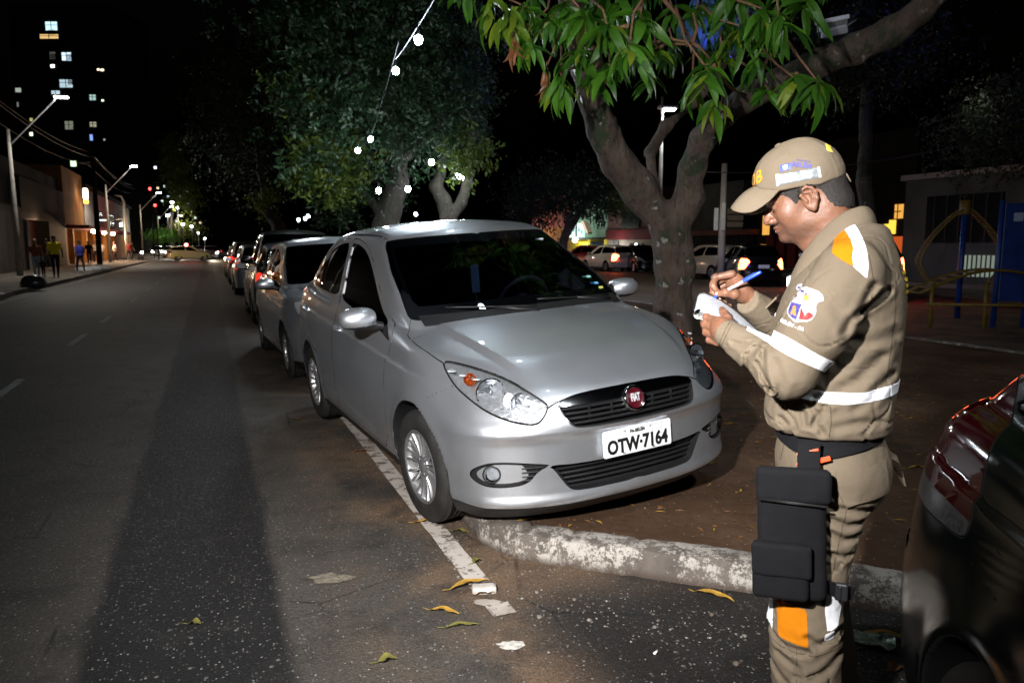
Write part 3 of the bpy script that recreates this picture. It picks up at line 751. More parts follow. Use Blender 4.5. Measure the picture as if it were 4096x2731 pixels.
    skirt,S=take(S,lambda V:V[:,2]-(.242+.03*sstep(V[:,0],-2.9,-3.4)),lambda C,N:C[:,2]<.4)
    body.surf(arch_in,2); body.surf(skirt,2); body.surf(S,0)
    for g_,dp in ((fgl,.010),(rgl,.010),(wsS,.006),(rws,.006)): body.wall(g_,dp,SM)
    # dark lining behind the sheet metal of the cabin
    lin,_=S.cut(lambda V:1.0-V[:,2]); body.put(lin.V-lin.N*.02,lin.T[:,::-1],-lin.N,2)
    b=body.obj('body',[M_SILVER,M_SEAM,M_BLACK],car)
    P=Piece(); P.surf(H_,0); P.wall(H_,.006,0); P.obj('bonnet',M_SILVER,car)
    P=Piece(); P.surf(bumper,0); bp=P.obj('front_bumper',M_SILVER,car)
    for D,gl,nm in ((doors[0],fgl,'f'),(doors[1],rgl,'r')):
        for sd in (1,-1):
            P=Piece(); P.surf(D,0,False,sd); P.wall(D,.01,0,False,sd); d=P.obj('door',[M_SILVER],car)
            P=Piece(); P.surf(gl,0,False,sd,off=-.008); P.obj('window',M_TINT,d)
            hx=-1.545 if nm=='f' else -2.66; hz=.862 if nm=='f' else .897
            hb=MB(); yb=float(F_.plan(hx)-F_.sect(hz))+.010
            hb.tube([(hx+.085,yb-.012,hz-.006),(hx+.07,yb+.016,hz-.003),(hx,yb+.026,hz),(hx-.07,yb+.018,hz+.004),(hx-.085,yb-.010,hz+.006)],[.010,.014,.015,.014,.010],10,flat=.75)
            hb.ball((hx,yb-.004,hz-.002),(.06,.008,.026),14,8)
            for v in range(len(hb.v)): hb.v[v]=(hb.v[v][0],hb.v[v][1]*sd,hb.v[v][2])
            if sd<0: hb.f=[f[::-1] for f in hb.f]
            hb.obj('handle',M_SILVER,d)
    # black quarter at the front foot of the side glass
    for sd in (1,-1):
        q,_=fgl.cut(lambda V:-.60-V[:,0]-.35*(V[:,2]-.95)); P=Piece(); P.surf(q,0,False,sd,off=-.002); P.wall(q,.006,0,False,sd); P.obj('sail_panel',M_BLACK,car)
    P=Piece(); P.surf(wsS,0,off=-.004); wso=P.obj('windscreen',M_WSG,car)
    band,_=wsS.cut(lambda V:-(polysd(yz(V),ws)+.045+.05*sstep(V[:,2],1.14,1.06))); P=Piece(); P.surf(band,0,off=-.006); P.obj('frit_band',M_INK,wso)
    P=Piece(); P.surf(rws,0,off=-.004); P.obj('rear_window',M_TINT,car)
    # --- grille
    P=Piece(); P.recess(gr,.055,0,dirv=(-1,0,0)); go=P.obj('grille',[M_BLACK],car)
    top=pchip([0,.25,.33,.385,.40],[.700,.703,.707,.702,.700])
    ch,rest=gr.cut(lambda V:(.701-.0*V[:,1])-V[:,2]); P=Piece(); P.surf(ch,0,off=.004); P.wall(ch,.03,0,top=.004); P.obj('chrome_bar',M_CHROME,go)
    rimg,_=gr.cut(lambda V:-(polysd(yz(V),grille)+.006)); P=Piece(); P.surf(rimg,0,off=.001); P.obj('grille_rim',mat('grille_rim_metal',(.3,.3,.31),.25,.9,var=0),go)
    def xs_at(y,z,d=.02):
        nyv=float(F_.nose_y(abs(y))); return float(F_.nose_z(z))-nyv*(1+.55*float(sstep(z,.55,.80))*float(sstep(abs(y),.25,.7)))-d
    def slat(z,y0,y1,parent,name='slat',dz=.008,dx=.03,off=.012,m=M_BLACK):
        ys=np.linspace(y0,y1,25); rows=[]
        for y in ys:
            x=xs_at(y,z,off); rows.append([(x-dx,y,z+dz*.5),(x-.004,y,z+dz),(x,y,z+dz*.3),(x-.003,y,z-dz*.6),(x-dx,y,z-dz)])
        sb=MB(); sb.grid(rows); return sb.obj(name,m,parent)
    M_SLAT=mat('grille_slat_plastic',(.010,.010,.011),.35,var=.1)
    for i,z in enumerate((.685,.664,.643,.622)): w_=.372-.012*i; slat(z,-w_,w_,go,m=M_SLAT)
    for y in (-.24,-.12,.12,.24):
        sb=MB(); x=xs_at(y,.65,.03); sb.box((x,y,.652),(.012,.006,.09)); sb.obj('grille_post',M_BLACK,go)
    # badge
    em=MB(); ex=xs_at(0,.69,-.012); MR=Matrix.Translation((ex,.0,.694))@Matrix.Rotation(R_(-20),4,'Y')
    def lx(prof,n=32,mi=0):
        k=len(em.v); em.lathe(prof,n,axis='X',mi=mi)
        for i in range(k,len(em.v)): em.v[i]=tuple(MR@Vector(em.v[i]))
    lx([(.062,-.02),(.0635,.0),(.060,.007),(.053,.008),(.049,.003)],mi=0); lx([(.049,.003),(.02,.005),(0,.0055)],mi=1)
    eo=em.obj('badge',[M_CHROME,mat('badge_red_enamel',(.07,.004,.010),.3,.2,var=.1,coat=1)],go)
    t=text_mesh('FIAT',.036,.0015,xs=.72,bold=.0012); t.materials.append(mat('badge_letter_silver',(.6,.6,.62),.4,.3,var=0)); t.transform(MR@Matrix.Translation((.0065,0,0))@Matrix.Rotation(PI/2,4,'Z')@Matrix.Rotation(PI/2,4,'X')); 
    for v in t.vertices: v.co.z=(v.co.z-.694)*1.5+.694
    link('badge_letters',t,eo)
    # --- lower opening and slats
    P=Piece(); P.recess(lg,.06,0,dirv=(-1,0,0)); lo=P.obj('lower_grille',M_BLACK,car)
    for z,w_ in ((.398,.40),(.374,.385),(.350,.37),(.326,.355)): slat(z,-w_,w_,lo,off=.03,m=M_SLAT)
    # --- fog lamps
    for sd in (1,-1):
        P=Piece(); P.recess(fgp,.035,0,mirror=False,side=sd,dirv=(-.8,-.25*1,0) if sd>0 else (-.8,-.25,0)); fo=P.obj('fog_lamp',[M_BLACK],car)
        inn,_=fgp.cut(lambda V:np.maximum(polysd(yz(V),fogp)+.016,(.548+(.40-V[:,2])*-.5)-V[:,1])); P=Piece(); P.surf(inn,0,False,sd,off=-.014); P.wall(inn,.02,0,False,sd,top=-.014); P.obj('fog_bezel',M_SILVER,fo)
        c=Vector((xs_at(.69,.402,.0)-.012,.69,.402)); D_=Matrix.Translation((c.x,c.y*sd,c.z))@Matrix.Rotation(R_(28)*sd,4,'Z')
        fb=MB(); 
        fb.lathe([(.040,-.03),(.044,.004),(.040,.009),(.037,.006)],24,axis='X',mi=0); fb.lathe([(.037,.006),(.02,.013),(0,.015)],24,axis='X',mi=1); fb.lathe([(.036,.004),(.025,-.012),(0,-.022)],20,axis='X',mi=2)
        fb.v=[tuple(D_@Vector(v)) for v in fb.v]; fb.obj('fog_lens',[M_BLACK,M_LENS,M_MIRR],fo)
        for z in (.425,.405,.385,.367):
            y0,y1=.50,.57; sb=MB(); sb.grid([[(xs_at(y,z,.02)-.02,y*sd,z+.004),(xs_at(y,z,.012),y*sd,z+.004),(xs_at(y,z,.012),y*sd,z-.003),(xs_at(y,z,.02)-.02,y*sd,z-.003)] for y in np.linspace(y0-.02,y1,6)]); sb.obj('slat',M_SLAT,fo)
    # --- headlamps
    for sd in (1,-1):
        P=Piece()
        D=lens; V=D.V.copy(); ed=-polysd(yx_z(V),head); dep=.008+.075*sstep(ed,0,.06)
        P.put(V+np.array([-.85,-.45,-.12])*dep[:,None],D.T,D.N,0,False,sd); P.wall(D,.012,1,False,sd)
        h=P.obj('headlight',[M_BOWL,M_SEAM],car)
        P=Piece(); P.surf(lens,0,False,sd,off=.0); P.obj('lens',M_LENS,h)
        def bowl(c,r,d,mi,name,rz=0,bulb=True,facets=18):
            bb=MB(); n=facets; T_=Matrix.Translation((c[0],c[1]*sd,c[2]))@Matrix.Rotation(rz*sd,4,'Z')
            bb.lathe([(r*1.06,.0),(r*1.09,.006),(r*1.0,.008),(r*.97,-.002),(r*.88,-d*.35),(r*.62,-d*.75),(r*.25,-d),(.010,-d)],n,axis='X',mi=0,smooth=False)
            if bulb:
                bb.lathe([(.014,-d),(.014,-d+.02),(.007,-d+.03),(.007,-d*.15),(0,-d*.10)],10,axis='X',mi=1); bb.ball((-.012,0,0),(.010,.010,.010),10,6,mi=0)
            bb.v=[tuple(T_@Vector(v)) for v in bb.v]; return bb.obj(name,[mi,M_LENS],h)
        bowl((.480,.622,.764),.067,.06,M_MIRR,'reflector',rz=R_(12))
        bowl((.588,.522,.720),.046,.05,M_MIRR,'reflector',rz=R_(10))
        bowl((.372,.676,.818),.030,.035,M_AMBER,'indicator',rz=R_(38),bulb=False,facets=12)
        bb=MB()                                     # moulded steps between the reflectors
        T_=Matrix.Diagonal((1,sd,1,1))
        bb.ball((.550,.560,.722),(.012,.030,.046),14,8,M=Matrix.Rotation(R_(28),3,'Z')); bb.ball((.640,.468,.700),(.010,.026,.030),14,8)
        for k in range(7): bb.bbox((.30+.05*k,.74-.035*k-.004*k*k,.855-.018*k),(.035,.02,.006),.002,rz=R_(-30))
        for k in range(4): bb.bbox((.62+.012*k,.48-.012*k,.672+.010*k),(.02,.05,.004),.001,rz=R_(-10))
        bb.v=[tuple(T_@Vector(v)) for v in bb.v]; bb.obj('lamp_moulding',M_FROST,h,kind='stuff')
    # --- tail lamps
    # --- wheels
    for ax,st in ((0,R_(4)),(-2.51,0)):
        for sd in (1,-1):
            e=wheel(car,loc=(ax,.755*sd,.302),steer=st+(PI if sd>0 else 0),rot=.2+ax)
    # --- mirrors, wipers, plate
    for sd in (1,-1): mirror_part(car,sd,[M_SILVER,M_BLACK],z=.985)
    wb=MB()
    def onws(y,z,off=.012):
        lo_,hi_=-1.3,0.2
        for _ in range(30):
            m=(lo_+hi_)/2
            if F_(np.array([[m,y,z]]))[0]<0: lo_=m
            else: hi_=m
        return Vector((lo_+off,y,z))
    for (y0,z0,y1,z1) in ((.02,1.052,-.50,1.085),(.60,1.048,.05,1.082)):
        pts=[onws(y0+(y1-y0)*t,z0+(z1-z0)*t,.014) for t in np.linspace(0,1,8)]
        w_=MB(); w_.tube(pts,.0055,6); w_.tube([onws(y0-.02,z0-.02,.02),onws(y0+(y1-y0)*.25,z0-.004,.03),onws((y0+y1)/2,(z0+z1)/2,.026)],[.011,.009,.006],8); w_.obj('wiper',M_BLACK,car)
    cw=MB(); rows=[]
    for y in np.linspace(-.66,.66,28): rows.append([onws(y,1.020+.012*(1-(y/.66)**2),.03)+Vector((.02,0,-.015)),onws(y,1.035+.012*(1-(y/.66)**2),.012),onws(y,1.052+.006*(1-(y/.66)**2),.004)])
    cw.grid(rows); cw.obj('cowl',M_BLACK,car)
    plate_part(car,(xs_at(.0,.50,-.016),.0,.497),main='OTW·7164',small='PA-BELÉM',tilt=R_(-3),rz=PI/2)
    # --- cabin
    cb=MB()
    cb.bbox((-.72,0,.86),(.62,1.36,.30),.08); cb.obj('dashboard',M_CABIN,car)
    st=MB(); c=Vector((-1.02,.36,.98)); RM=Matrix.Translation(c)@Matrix.Rotation(R_(-62),4,'Y')
    pts=[RM@Vector((.185*math.cos(a),.185*math.sin(a),0)) for a in np.linspace(0,2*PI,33)]; st.tube(pts,.015,8,cap=False)
    for a in (R_(90),R_(-90),R_(200)): st.tube([RM@Vector((0,0,-.02)),RM@Vector((.18*math.cos(a),.18*math.sin(a),0))],[.03,.014],6)
    st.ball(c,(.05,.06,.05),10,6); st.obj('steering_wheel',M_CABIN,car)
    for x in (-1.62,-2.45):
        for y in ((-.37,.37) if x>-2 else (-.4,.4)):
            sb=MB(); sb.bbox((x+.18,y,.52),(.50,.50,.16),.06); sb.bbox((x-.12,y,.84),(.15,.48,.56),.06,M=None); hd=sb
            sb.bbox((x-.15,y,1.22),(.10,.26,.17),.045); sb.tube([(x-.14,y-.05,1.08),(x-.15,y-.05,1.2)],.008,6); sb.tube([(x-.14,y+.05,1.08),(x-.15,y+.05,1.2)],.008,6); sb.obj('seat',M_SEAT,car)
    rm=MB(); rm.bbox((-1.06,.0,1.355),(.03,.24,.065),.012); rm.tube([(-1.04,0,1.38),(-1.0,0,1.45)],.01,6); ro=rm.obj('rear_view_mirror',M_CABIN,car)
    hg=MB(); hg.tube([(-1.04,.0,1.33),(-1.03,.01,1.25)],.002,4); hg.bbox((-1.03,.01,1.16),(.006,.06,.19),.002); hg.obj('hanging_card',mat('blue_card',(.05,.09,.16),.6,var=.3),ro)
    for (y,z,c_) in ((.555,1.155,(.25,.5,.45)),(.575,1.115,(.10,.35,.6)),(.585,1.088,(.5,.5,.1)),(.46,1.40,(.5,.55,.6))):
        sb=MB(); p=onws(y,z,-.010); sb.bbox((0,0,0),(.002,.055,.022),.0005); o=sb.obj('window_sticker',mat('sticker_print',c_,.5,var=.3,vs=60),wso); o.location=p; o.rotation_euler=(0,R_(-62),R_(-18))
    fl=MB(); fl.box((-1.5,0,.26),(3.6,1.3,.03)); fl.box((0,0,.45),(.9,.9,.4)); fl.bbox((.30,0,.3),(.5,.9,.12),.02); fl.obj('underbody',M_DARK,car)
    return car
hero=hero_car()
hero.location=(.275,4.20,.065); hero.rotation_mode='XYZ'
_Rz=Matrix.Rotation(R_(27.0-90),3,'Z')@Matrix.Rotation(R_(4.2),3,'X')@Matrix.Rotation(.018,3,'Y'); hero.rotation_euler=_Rz.to_euler()
# ================================================================ the traffic officer
def crease(P,f,pts,w,amp,lat=None,Y0=.02):
    x,z=P[...,0],P[...,2]; d=np.full(x.shape,9.,np.float32); pts=np.array(pts,np.float32)
    for i in range(len(pts)-1):
        a=pts[i];e=pts[i+1]-a; t=np.clip(((x-a[0])*e[0]+(z-a[1])*e[1])/float(e@e),0,1); d=np.minimum(d,np.hypot(x-a[0]-t*e[0],z-a[1]-t*e[1]))
    g=amp*(np.exp(-(d/w)**2)-.55*np.exp(-((d-1.9*w)/w)**2))*sstep(P[...,1],Y0,Y0+.05)
    return f+g
class Shirt:
    cx=pchip([.93,1.03,1.12,1.25,1.36,1.42,1.47,1.53],[.012,.020,.014,.008,-.008,-.02,-.032,-.038])
    ax=pchip([.93,1.03,1.12,1.25,1.36,1.42,1.47,1.53],[.145,.158,.157,.157,.140,.112,.082,.055])
    by=pchip([.93,1.03,1.12,1.25,1.36,1.42,1.47,1.53],[.168,.182,.180,.188,.195,.180,.125,.065])
    CR=[([(-.061,1.371),(-.037,1.313),(-.017,1.292),(-.006,1.265)],.009,.006),([(-.098,1.356),(-.057,1.32),(-.036,1.306)],.008,.006),
        ([(-.091,1.197),(-.037,1.136),(.007,1.104)],.014,.007),([(-.12,1.146),(-.081,1.111)],.010,.005),([(.058,1.071),(.044,1.05),(.053,1.017)],.007,.006),
        ([(.077,1.051),(.069,1.019)],.007,.005),([(.128,1.024),(.114,1.014)],.008,.006),([(.182,1.181),(.167,1.15),(.147,1.12)],.0065,.007),
        ([(.173,1.214),(.164,1.164),(.146,1.119)],.0065,.006),([(.265,1.168),(.238,1.132),(.202,1.112)],.008,.006),([(.185,1.218),(.212,1.191),(.214,1.158),(.184,1.116)],.0065,.007),
        ([(.25,1.22),(.225,1.217),(.187,1.216)],.006,.004),([(.026,1.07),(.044,1.027),(.029,1.006)],.008,.006),([(-.041,1.067),(-.088,1.097)],.010,.004),
        ([(.139,1.191),(.12,1.146),(.132,1.109)],.010,.004),([(.0,1.02),(-.05,1.035),(-.10,1.03)],.010,.004),([(-.02,1.24),(-.07,1.23),(-.12,1.25)],.014,.004),([(.02,1.33),(.0,1.30),(-.01,1.27)],.012,.003)]
    def body(s,P):
        x,y,z=P[...,0],P[...,1],P[...,2]
        q=((x-s.cx(z))/s.ax(z))**2+np.abs(y/s.by(z))**2.3
        f=(np.sqrt(np.maximum(q,1e-6))-1)*s.ax(z)*.92
        f=smax(f,z-1.515,.02); f=smax(f,.985-z+.0*x,.012)
        for sg in (1,-1): f=smin(f,sd_cap(P,(-.03,.06*sg,1.462),(-.012,.175*sg,1.402),.048,.070),.04)
        return f
    def larm(s,P): 
        f=sd_cap(P,(-.008,.188,1.398),(.062,.225,1.262),.076,.075); f=smin(f,sd_cap(P,(.062,.225,1.262),(.112,.240,1.165),.075,.066),.03)
        f=smin(f,sd_cap(P,(.110,.240,1.160),(.272,.112,1.232),.060,.038),.02)
        d=np.array((.272-.110,.112-.240,1.232-1.160));d/=np.linalg.norm(d); e=np.array((.284,.103,1.238)); return smax(f,(P-e.astype(np.float32))@d.astype(np.float32),.006)
    def rarm(s,P):
        f=sd_cap(P,(-.008,-.188,1.398),(.125,-.245,1.20),.074,.064)
        f=smin(f,sd_cap(P,(.125,-.245,1.20),(.238,-.095,1.300),.060,.040),.02)
        d=np.array((.113,.15,.10));d/=np.linalg.norm(d); e=np.array((.246,-.085,1.307)); return smax(f,(P-e.astype(np.float32))@d.astype(np.float32),.006)
    def __call__(s,P):
        b=s.body(P); a=s.larm(P); f=smin(b,a,.016); f=smin(f,s.rarm(P),.02)
        for pts,w,am in s.CR: f=crease(P,f,pts,w,am)
        P2=P*np.array([1,1,.6]); f=f+.005*fbm(P2,7.0,2,3.1)+.0015*fbm(P,40.0,2,9.1)
        el=np.exp(-(np.linalg.norm(P-np.array((.12,.22,1.17)),axis=-1)/.10)**2)+.6*np.exp(-((P[...,2]-1.02)/.05)**2)+.25; n_=fbm(P*np.array([1,.7,1.3]),10.0,2,21.7); f=f+.0045*el*np.exp(-(n_/.035)**2)-.002*el*np.exp(-((np.abs(n_)-.07)/.04)**2)
        return f
class Pants:
    CR=[([(.002,.825),(-.046,.817),(-.087,.805)],.008,.007),([(0,.792),(-.04,.775),(-.072,.775)],.008,.007),([(-.002,.755),(-.034,.736),(-.062,.736)],.009,.007),
        ([(.133,.457),(.105,.438),(.036,.438)],.009,.006),([(.037,.477),(.011,.454),(-.038,.489)],.009,.006),([(.104,.408),(.059,.388),(.048,.337)],.010,.006),([(-.011,.704),(-.029,.674)],.006,.004),
        ([(.0,.70),(-.05,.69)],.008,.005),([(.12,.36),(.08,.33),(.03,.30)],.010,.006),([(-.04,.42),(0,.38),(.03,.36)],.010,.006)]
    def __call__(s,P):
        x,y,z=P[...,0],P[...,1],P[...,2]
        f=sd_ell(P,(.008,0,.905),(.138,.172,.165)); f=smin(f,sd_ell(P,(-.055,0,.865),(.088,.145,.10)),.03)
        f=smin(f,sd_cap(P,(.0,.090,.88),(.040,.105,.62),.103,.088),.02); f=smin(f,sd_cap(P,(.040,.105,.62),(.046,.105,.48),.088,.084),.02)
        f=smin(f,sd_cap(P,(.046,.105,.48),(.022,.10,.12),.090,.092),.02)
        r=smin(sd_cap(P,(0,-.09,.88),(.030,-.10,.52),.103,.083),sd_cap(P,(.030,-.10,.52),(-.03,-.10,.12),.088,.088),.02)
        f=smin(f,r,.012); f=smax(f,z-1.0,.01); f=smax(f,.09-z,.008)
        for pts,w,am in s.CR: f=crease(P,f,pts,w,am)
        f=f+.005*fbm(P,9.0,2,5.1)+.0015*fbm(P,40.0,2,1.1); n_=fbm(P*np.array([1,1,1.6]),8.0,2,31.7); f=f+.0045*np.exp(-(n_/.035)**2)*sstep(P[...,2],.85,.5)
        return f
HM=np.array([[.9135,0,.4067],[0,1,0],[-.4067,0,.9135]],np.float32)     # columns: forward, left, up of the bowed head
HC=np.array([.093,0,1.598],np.float32)
def hp(a,b,c): return HC+HM@np.array([a,b,c],np.float32)
class Skull:
    def __call__(s,P):
        P=P.astype(np.float32)
        E=lambda a,b,c,r,k=None: sd_ell(P,hp(a,b,c),r,HM)
        Cp=lambda p,q,ra,rb: sd_cap(P,hp(*p),hp(*q),ra,rb)
        f=E(-.003,0,.035,(.095,.074,.088)); f=smin(f,E(.043,0,-.020,(.058,.060,.076)),.02)
        f=smin(f,E(.046,0,-.062,(.050,.050,.034)),.02); f=smin(f,E(.094,0,-.082,(.016,.021,.016)),.014)
        f=smin(f,E(-.035,0,-.045,(.058,.060,.06)),.03)
        for b in (1,-1):
            f=smin(f,E(.064,.040*b,-.028,(.026,.020,.028)),.016); f=smin(f,E(.089,.022*b,.017,(.016,.028,.010)),.012)
            f=smax(f,-E(.100,.032*b,-.003,(.015,.015,.010)),.010)
            f=smin(f,E(.083,.031*b,-.004,(.0125,.0135,.0115)),.003)
        f=smin(f,Cp((.098,0,.006),(.116,0,-.022),.009,.012),.010); f=smin(f,E(.1165,0,-.026,(.013,.0145,.012)),.006)
        for b in (1,-1): f=smin(f,E(.107,.0135*b,-.032,(.012,.0085,.009)),.004); f=smax(f,-E(.112,.008*b,-.041,(.006,.004,.005)),.002)
        f=smin(f,E(.090,0,-.055,(.018,.027,.017)),.012)
        f=smin(f,E(.1055,0,-.050,(.007,.021,.0052)),.004); f=smin(f,E(.1035,0,-.0605,(.0075,.019,.0062)),.004)
        for b in (1,-1): f=smax(f,-Cp((.1125,0,-.0550),(.099,.026*b,-.0575),.0018,.0022),.002)
        f=smin(f,sd_cap(P,(.055,0,1.53),(-.035,0,1.44),.056,.062),.03); f=smin(f,sd_cap(P,(.10,0,1.50),(.02,0,1.42),.034,.045),.03)
        for b in (1,-1):
            e=E(.004,.074*b,-.020,(.019,.010,.030)); e=smax(e,-E(.008,.086*b,-.018,(.0125,.009,.021)),.004)
            pts=[(.012,.080,-.022),(.019,.082,-.004),(.012,.084,.008),(.000,.085,.011),(-.011,.084,.004),(-.016,.082,-.010),(-.013,.080,-.026),(-.004,.077,-.041),(.004,.075,-.047)]
            for i in range(len(pts)-1):
                p,q=pts[i],pts[i+1]; e=smin(e,Cp((p[0],p[1]*b,p[2]),(q[0],q[1]*b,q[2]),.0042,.0042),.003)
            for p,q in (((.008,.081,-.001),(-.004,.083,-.004)),((-.004,.083,-.004),(-.006,.081,-.020)),((-.006,.081,-.020),(.002,.079,-.032))): e=smin(e,Cp((p[0],p[1]*b,p[2]),(q[0],q[1]*b,q[2]),.0032,.003),.003)
            e=smin(e,E(.013,.078*b,-.024,(.005,.004,.007)),.003); e=smin(e,E(.002,.076*b,-.045,(.007,.005,.008)),.003)
            f=smin(f,e,.004)
        return f+.0012*fbm(P,60.0,2)
def hand(chains,palm,wrist,lo,hi,h=.0021):
    G=grid_pts(lo,hi,h); f=sd_ell(G,palm[0],palm[1],palm[2] if len(palm)>2 else None); f=smin(f,sd_cap(G,wrist[0],wrist[1],wrist[2],wrist[3]),.02)
    for ch in chains:
        c=None; n=len(ch['p'])
        for i in range(n-1):
            d=sd_cap(G,ch['p'][i],ch['p'][i+1],ch['r'][i],ch['r'][i+1]); c=d if c is None else smin(c,d,.0035)
            if i>0: c=smin(c,sd_ell(G,ch['p'][i],(ch['r'][i]*1.12,)*3),.003)
        f=smin(f,c,.0045) if ch.get('k') is None else smin(f,c,ch['k'])
    f=f+.0012*fbm(G,70.0,2)
    V,Q=nets(f,lo,h)
    return V,Q
def skin_mat():
    t=NT('brown_skin'); n=t.noise(18,5,.6); n2=t.noise(140,3)
    c=t.ramp(n,[(.3,(.135,.058,.031)),(.7,(.195,.090,.052))]); c=t.mix(t.math('MULTIPLY',t.smooth(n2,.5,.8),.4),c,(.12,.05,.03))
    def dot(v):
        a=t.n('VectorMath'); a.operation='DOT_PRODUCT'; s_=t.n('VectorMath'); s_.operation='SUBTRACT'; s_.inputs[1].default_value=(.093,0,1.598); t.l(t.tc.outputs['Object'],s_.inputs[0]); t.l(s_.outputs[0],a.inputs[0]); a.inputs[1].default_value=v; return a.outputs['Value']
    A_=dot((.9135,0,-.4067)); C_=dot((.4067,0,.9135)); jaw=t.math('MULTIPLY',t.smooth(t.math('ADD',C_,t.math('MULTIPLY',t.math('SUBTRACT',n,.5),.05)),-.050,-.072),t.math('MULTIPLY',t.smooth(A_,.0,.045),t.smooth(C_,-.125,-.10)))
    lip_=t.math('MULTIPLY',t.smooth(A_,.088,.098),t.math('MULTIPLY',t.smooth(C_,-.036,-.042),t.smooth(C_,-.052,-.047)))
    hair_=t.smooth(t.noise(700,2,.6),.35,.62); c=t.mix(t.math('MULTIPLY',t.math('MAXIMUM',t.math('MULTIPLY',jaw,.62),t.math('MULTIPLY',lip_,.8)),t.math('ADD',t.math('MULTIPLY',hair_,.6),.4)),c,(.028,.018,.014))
    t.set(Base_Color=c,Roughness=t.ramp(n2,[(.3,.42),(.7,.6)]),Subsurface_Weight=.08,Subsurface_Radius=(.6,.25,.12),Subsurface_Scale=.01,Normal=t.bump(t.noise(330,4,.7),.5,.0011,t.bump(t.noise(70,4),.3,.003))); return t.m
def cloth(name,c,var=.10,weave=900,b=.25):
    t=NT(name); f=t.noise(5,5,.6); col=t.ramp(f,[(.3,tuple(x*(1-var) for x in c)),(.7,tuple(min(1,x*(1+var)) for x in c))])
    w_=t.noise(weave,2,.5); col=t.mix(t.math('MULTIPLY',w_,.22),col,tuple(x*.55 for x in c))
    nb=t.bump(w_,b,.0006); nb=t.bump(t.noise(26,4,.6),.35,.006,nb)
    t.set(Base_Color=col,Roughness=.9,Specular_IOR_Level=.12,Normal=nb); return t.m
M_SKIN=skin_mat(); M_KHAKI=cloth('khaki_twill',(.150,.119,.084)); M_REFL=cloth('reflective_tape',(.86,.88,.92),.03,500,.1)
M_ORANGE=cloth('orange_fabric',(.52,.165,.004),.06,700,.1); M_BLKCLOTH=cloth('black_nylon',(.0075,.0075,.0088),.3,420,.9)
def officer():
    A=R_(157); man=thing('person','traffic officer in khaki uniform and cap writing on a notepad beside the silver car','person',(.86,1.93,0),A)
    # ----- skin: head, neck, trunk core, hands, as one mesh
    lo=(-.05,-.10,1.40);hi=(.24,.10,1.72); G=grid_pts(lo,hi,.0026); sk=Skull(); fv=sk(G); V,Q=nets(fv,lo,.0026)
    for _ in range(2): g=grad(sk,V,.001); V=V-np.clip(sk(V),-.002,.002)[:,None]*g
    Vs=[V];Qs=[Q];n=len(V)
    G=grid_pts((-.2,-.25,.1),(.2,.25,1.52),.02); f=sd_cap(G,(-.03,0,1.40),(0,0,1.0),.10,.10)
    for sg in (1,-1): f=smin(f,sd_cap(G,(0,.09*sg,.9),(.04,.1*sg,.5),.07,.05),.03); f=smin(f,sd_cap(G,(.04,.1*sg,.5),(-.0,.1*sg,.12),.05,.04),.03)
    V,Q=nets(f,(-.2,-.25,.1),.02); Vs.append(V);Qs.append(Q+n);n+=len(V)
    r=.0085
    # writing hand
    ch=[dict(p=[(.288,-.088,1.382),(.333,-.082,1.372),(.337,-.066,1.349),(.323,-.056,1.331)],r=[.0115,.0100,.0088,.0078]),
        dict(p=[(.296,-.106,1.376),(.340,-.099,1.352),(.338,-.080,1.328),(.321,-.068,1.314)],r=[.0115,.0100,.0088,.0078]),
        dict(p=[(.294,-.122,1.362),(.336,-.116,1.333),(.330,-.097,1.308),(.306,-.083,1.300)],r=[.011,.0095,.0085,.0076]),
        dict(p=[(.288,-.134,1.346),(.322,-.130,1.313),(.313,-.113,1.293),(.293,-.100,1.289)],r=[.0105,.0088,.0078,.0070]),
        dict(p=[(.258,-.080,1.318),(.276,-.058,1.326),(.299,-.046,1.331),(.3185,-.050,1.3265)],r=[.0165,.0135,.0110,.0088],k=.009)]
    V,Q=hand(ch,((.277,-.101,1.348),(.030,.019,.040),rotm(0,25,-30)),((.20,-.125,1.275),(.262,-.092,1.335),.027,.026),(.19,-.16,1.24),(.36,-.02,1.41)); Vs.append(V);Qs.append(Q+n);n+=len(V)
    # holding hand, fingers curled round the pad's lower face, thumb on top
    ch=[dict(p=[(.304,.076,1.262),(.334,.052,1.268),(.345,.020,1.272),(.330,-.008,1.278)],r=[.0118,.0105,.0092,.0080]),
        dict(p=[(.308,.080,1.243),(.338,.054,1.248),(.346,.022,1.252),(.330,-.008,1.258)],r=[.0120,.0105,.0092,.0080]),
        dict(p=[(.306,.082,1.223),(.334,.056,1.228),(.340,.026,1.232),(.324,-.004,1.238)],r=[.0115,.0100,.0088,.0078]),
        dict(p=[(.300,.084,1.205),(.324,.060,1.208),(.328,.034,1.212),(.312,.010,1.218)],r=[.0108,.0090,.0080,.0072]),
        dict(p=[(.272,.086,1.250),(.280,.062,1.266),(.291,.034,1.279),(.300,.010,1.287)],r=[.0165,.0135,.0110,.0090],k=.009)]
    V,Q=hand(ch,((.294,.088,1.238),(.030,.020,.038),rotm(0,10,-38)),((.225,.145,1.21),(.285,.098,1.240),.028,.027),(.20,-.04,1.17),(.38,.18,1.33)); Vs.append(V);Qs.append(Q+n);n+=len(V)
    body=npmesh('body',np.concatenate(Vs),np.concatenate(Qs),[M_SKIN],man)
    def bits(name,mb,m,parent=man): return mb.obj(name,m,parent)
    # nails on the writing hand, lips and eye line
    nb=MB(); nb.ball((.3225,-.0435,1.3275),(.0062,.0022,.0050),10,6); bits('fingernail',nb,mat('nail',(.50,.30,.24),.25,var=.05))
    nb=MB(); nb.ball((.3165,-.0605,1.3105),(.0048,.0026,.0040),10,6); bits('fingernail',nb,bpy.data.materials['nail'])
